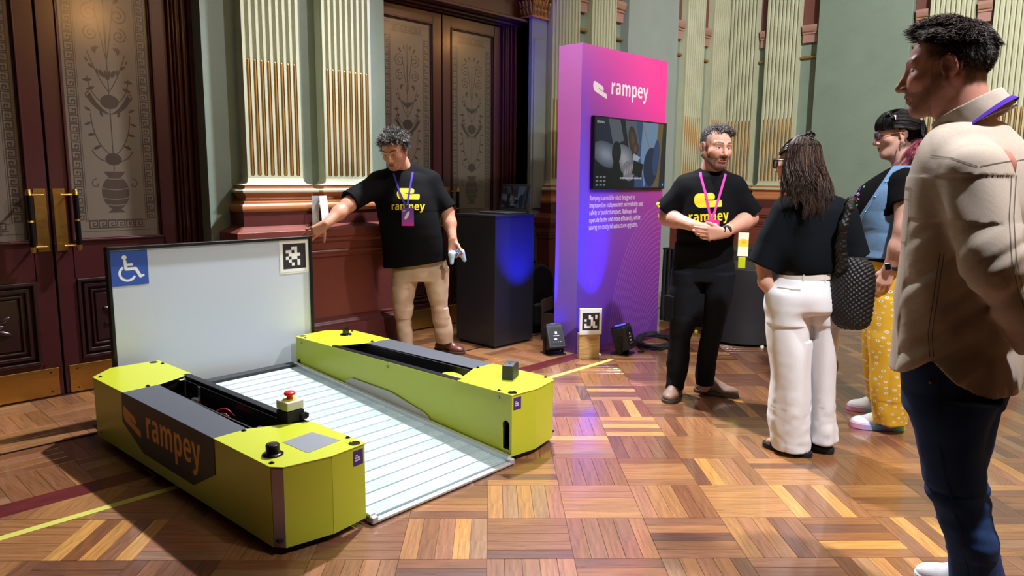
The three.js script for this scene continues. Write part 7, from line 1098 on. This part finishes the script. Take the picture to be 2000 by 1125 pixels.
  // stitched seams: yoke, sleeve and side
  const stitch = canvasTex(1024, 1280, (c, w, h) => { c.clearRect(0, 0, w, h); const X = (x) => (x + 0.38) / 0.6 * w, Y = (y) => (1.56 - y) / 0.75 * h, line = (p, lw) => { c.strokeStyle = 'rgba(84,72,62,0.85)'; c.lineWidth = lw; c.beginPath(); p.forEach(([x, y], k) => k ? c.lineTo(X(x), Y(y)) : c.moveTo(X(x), Y(y))); c.stroke(); }; line([[-0.2, 1.47], [-0.15, 1.462], [-0.09, 1.44]], 4); line([[-0.085, 1.44], [-0.02, 1.455], [0.03, 1.47], [0.1, 1.476]], 4); for (const o of [0, 0.009]) { line([[-0.02 + o, 1.42], [-0.015 + o, 1.32], [0.0 + o, 1.22], [0.02 + o, 1.14], [0.06 + o, 1.04]], 3); line([[-0.155 + o, 1.22], [-0.16 + o, 1.1], [-0.165 + o, 1.0], [-0.155 + o, 0.94]], 3); } });
  part(sh, 'stitching', decal(sg, [-0.08, 1.185, 0.15], [0, 0, 1], [0, 1, 0], 0.6, 0.75, 0.4, 0.001), new THREE.MeshPhysicalMaterial({ map: stitch, transparent: true, roughness: 0.9 }));
  const pk = canvasTex(128, 192, (c, w, h) => { c.clearRect(0, 0, w, h); c.strokeStyle = 'rgba(96,84,70,0.9)'; c.lineWidth = 3; c.setLineDash([7, 3]); c.strokeRect(10, 10, w - 20, h - 22); c.strokeRect(16, 16, w - 32, 30); });
  part(sh, 'pocket', decal(sg, [-0.24, 1.31, 0.1], [-0.85, 0, 0.55], [0, 1, 0], 0.13, 0.17, 0.14, 0.002), new THREE.MeshPhysicalMaterial({ map: pk, transparent: true, roughness: 0.9 }), 'stitched breast pocket');
  const W = new Field();
  W.loft([[0.97, -0.1, 0, 0.195, 0.125], [0.86, -0.096, 0, 0.205, 0.132], [0.76, -0.1, 0, 0.185, 0.115]], 0.03, yaw).loft([[0.82, -0.098, 0.09, 0.125, 0.11], [0.768, -0.102, 0.1, 0.106, 0.105], [0.69, -0.094, 0.1, 0.091, 0.095], [0.536, -0.068, 0.09, 0.08, 0.085], [0.481, -0.045, 0.09, 0.071, 0.08], [0.398, -0.02, 0.08, 0.065, 0.075], [0.301, -0.009, 0.06, 0.061, 0.07], [0.1, 0.004, 0.05, 0.056, 0.066], [0.03, 0.008, 0.05, 0.057, 0.07]], 0.02).loft([[0.8, -0.1, -0.1, 0.12, 0.1], [0.5, -0.07, -0.24, 0.076, 0.08], [0.3, -0.03, -0.33, 0.062, 0.07], [0.045, 0.04, -0.42, 0.056, 0.07]], 0.02);
  const j1 = folds(0.008, 6, 8, 6, 141), j2 = folds(0.009, 5, 20, 5, 145), j3 = folds(0.012, 9, 3, 9, 149); W.post = (d, x, y, z) => d + j1(x, y - x, z) * 0.6 + (y < 0.56 && y > 0.36 ? j2(x, y, z) : 0) + (y > 0.55 && y < 0.82 ? j3(x + y * 0.3, y, z) * 0.7 : 0);
  const jean = cloth(0x2f4570, { map: dataTex(256, 256, tile((u, v) => 0.62 + 0.22 * fbm(u * 9 + 3, v * 5 + 3, 1, 3) + 0.16 * noise(u * 120, v * 200, 2)), [1.6, 1.6]), sheen: 0.1 });
  const jm = part(g, 'jeans', W.mesh({ cell: 0.0058 }), jean, 'dark blue jeans');
  const zj = (x, y) => frontZ(W, x, y, 0.6), js = (pts, w = 0.004) => ribbon(pts.map(([x, y]) => [x, y, zj(x, y)]), w, 0.0016, () => [0, 0, 1]);
  part(jm, 'seam', js([[-0.13, 0.88], [-0.125, 0.78], [-0.11, 0.68], [-0.085, 0.58], [-0.06, 0.5], [-0.035, 0.42], [-0.02, 0.32], [-0.01, 0.18]], 0.006), jean, 'side seam');
  part(jm, 'pocket', [js([[-0.065, 0.85], [-0.06, 0.79], [-0.055, 0.75]]), js([[-0.055, 0.75], [-0.01, 0.735], [0.01, 0.738]]), js([[0.01, 0.738], [0.02, 0.78], [0.02, 0.82]])], jean, 'back pocket'); part(jm, 'rivet', new THREE.SphereGeometry(0.006, 10, 8).translate(-0.148, 0.868, zj(-0.148, 0.868) + 0.001), std(0x8a4a2a, 0.35, { metalness: 0.8 }), 'copper rivet');
  const white = std(0xe6e8ee, 0.5, { bumpMap: fineBump, bumpScale: 0.0003 });
  shoe(g, 'shoe', [-0.03, 0, -0.425], -1.5, 0.3, [white, std(0xd8d8d8, 0.6), std(0xf0f0f0, 0.7)], { tall: 0.01, sole: 0.02 }); shoe(g, 'shoe', [-0.055, 0, 0.055], -1.6, 0.3, [white, std(0xd8d8d8, 0.6), std(0xf0f0f0, 0.7)], { tall: 0.01, sole: 0.02 });
}
renderer.render(scene, camera);
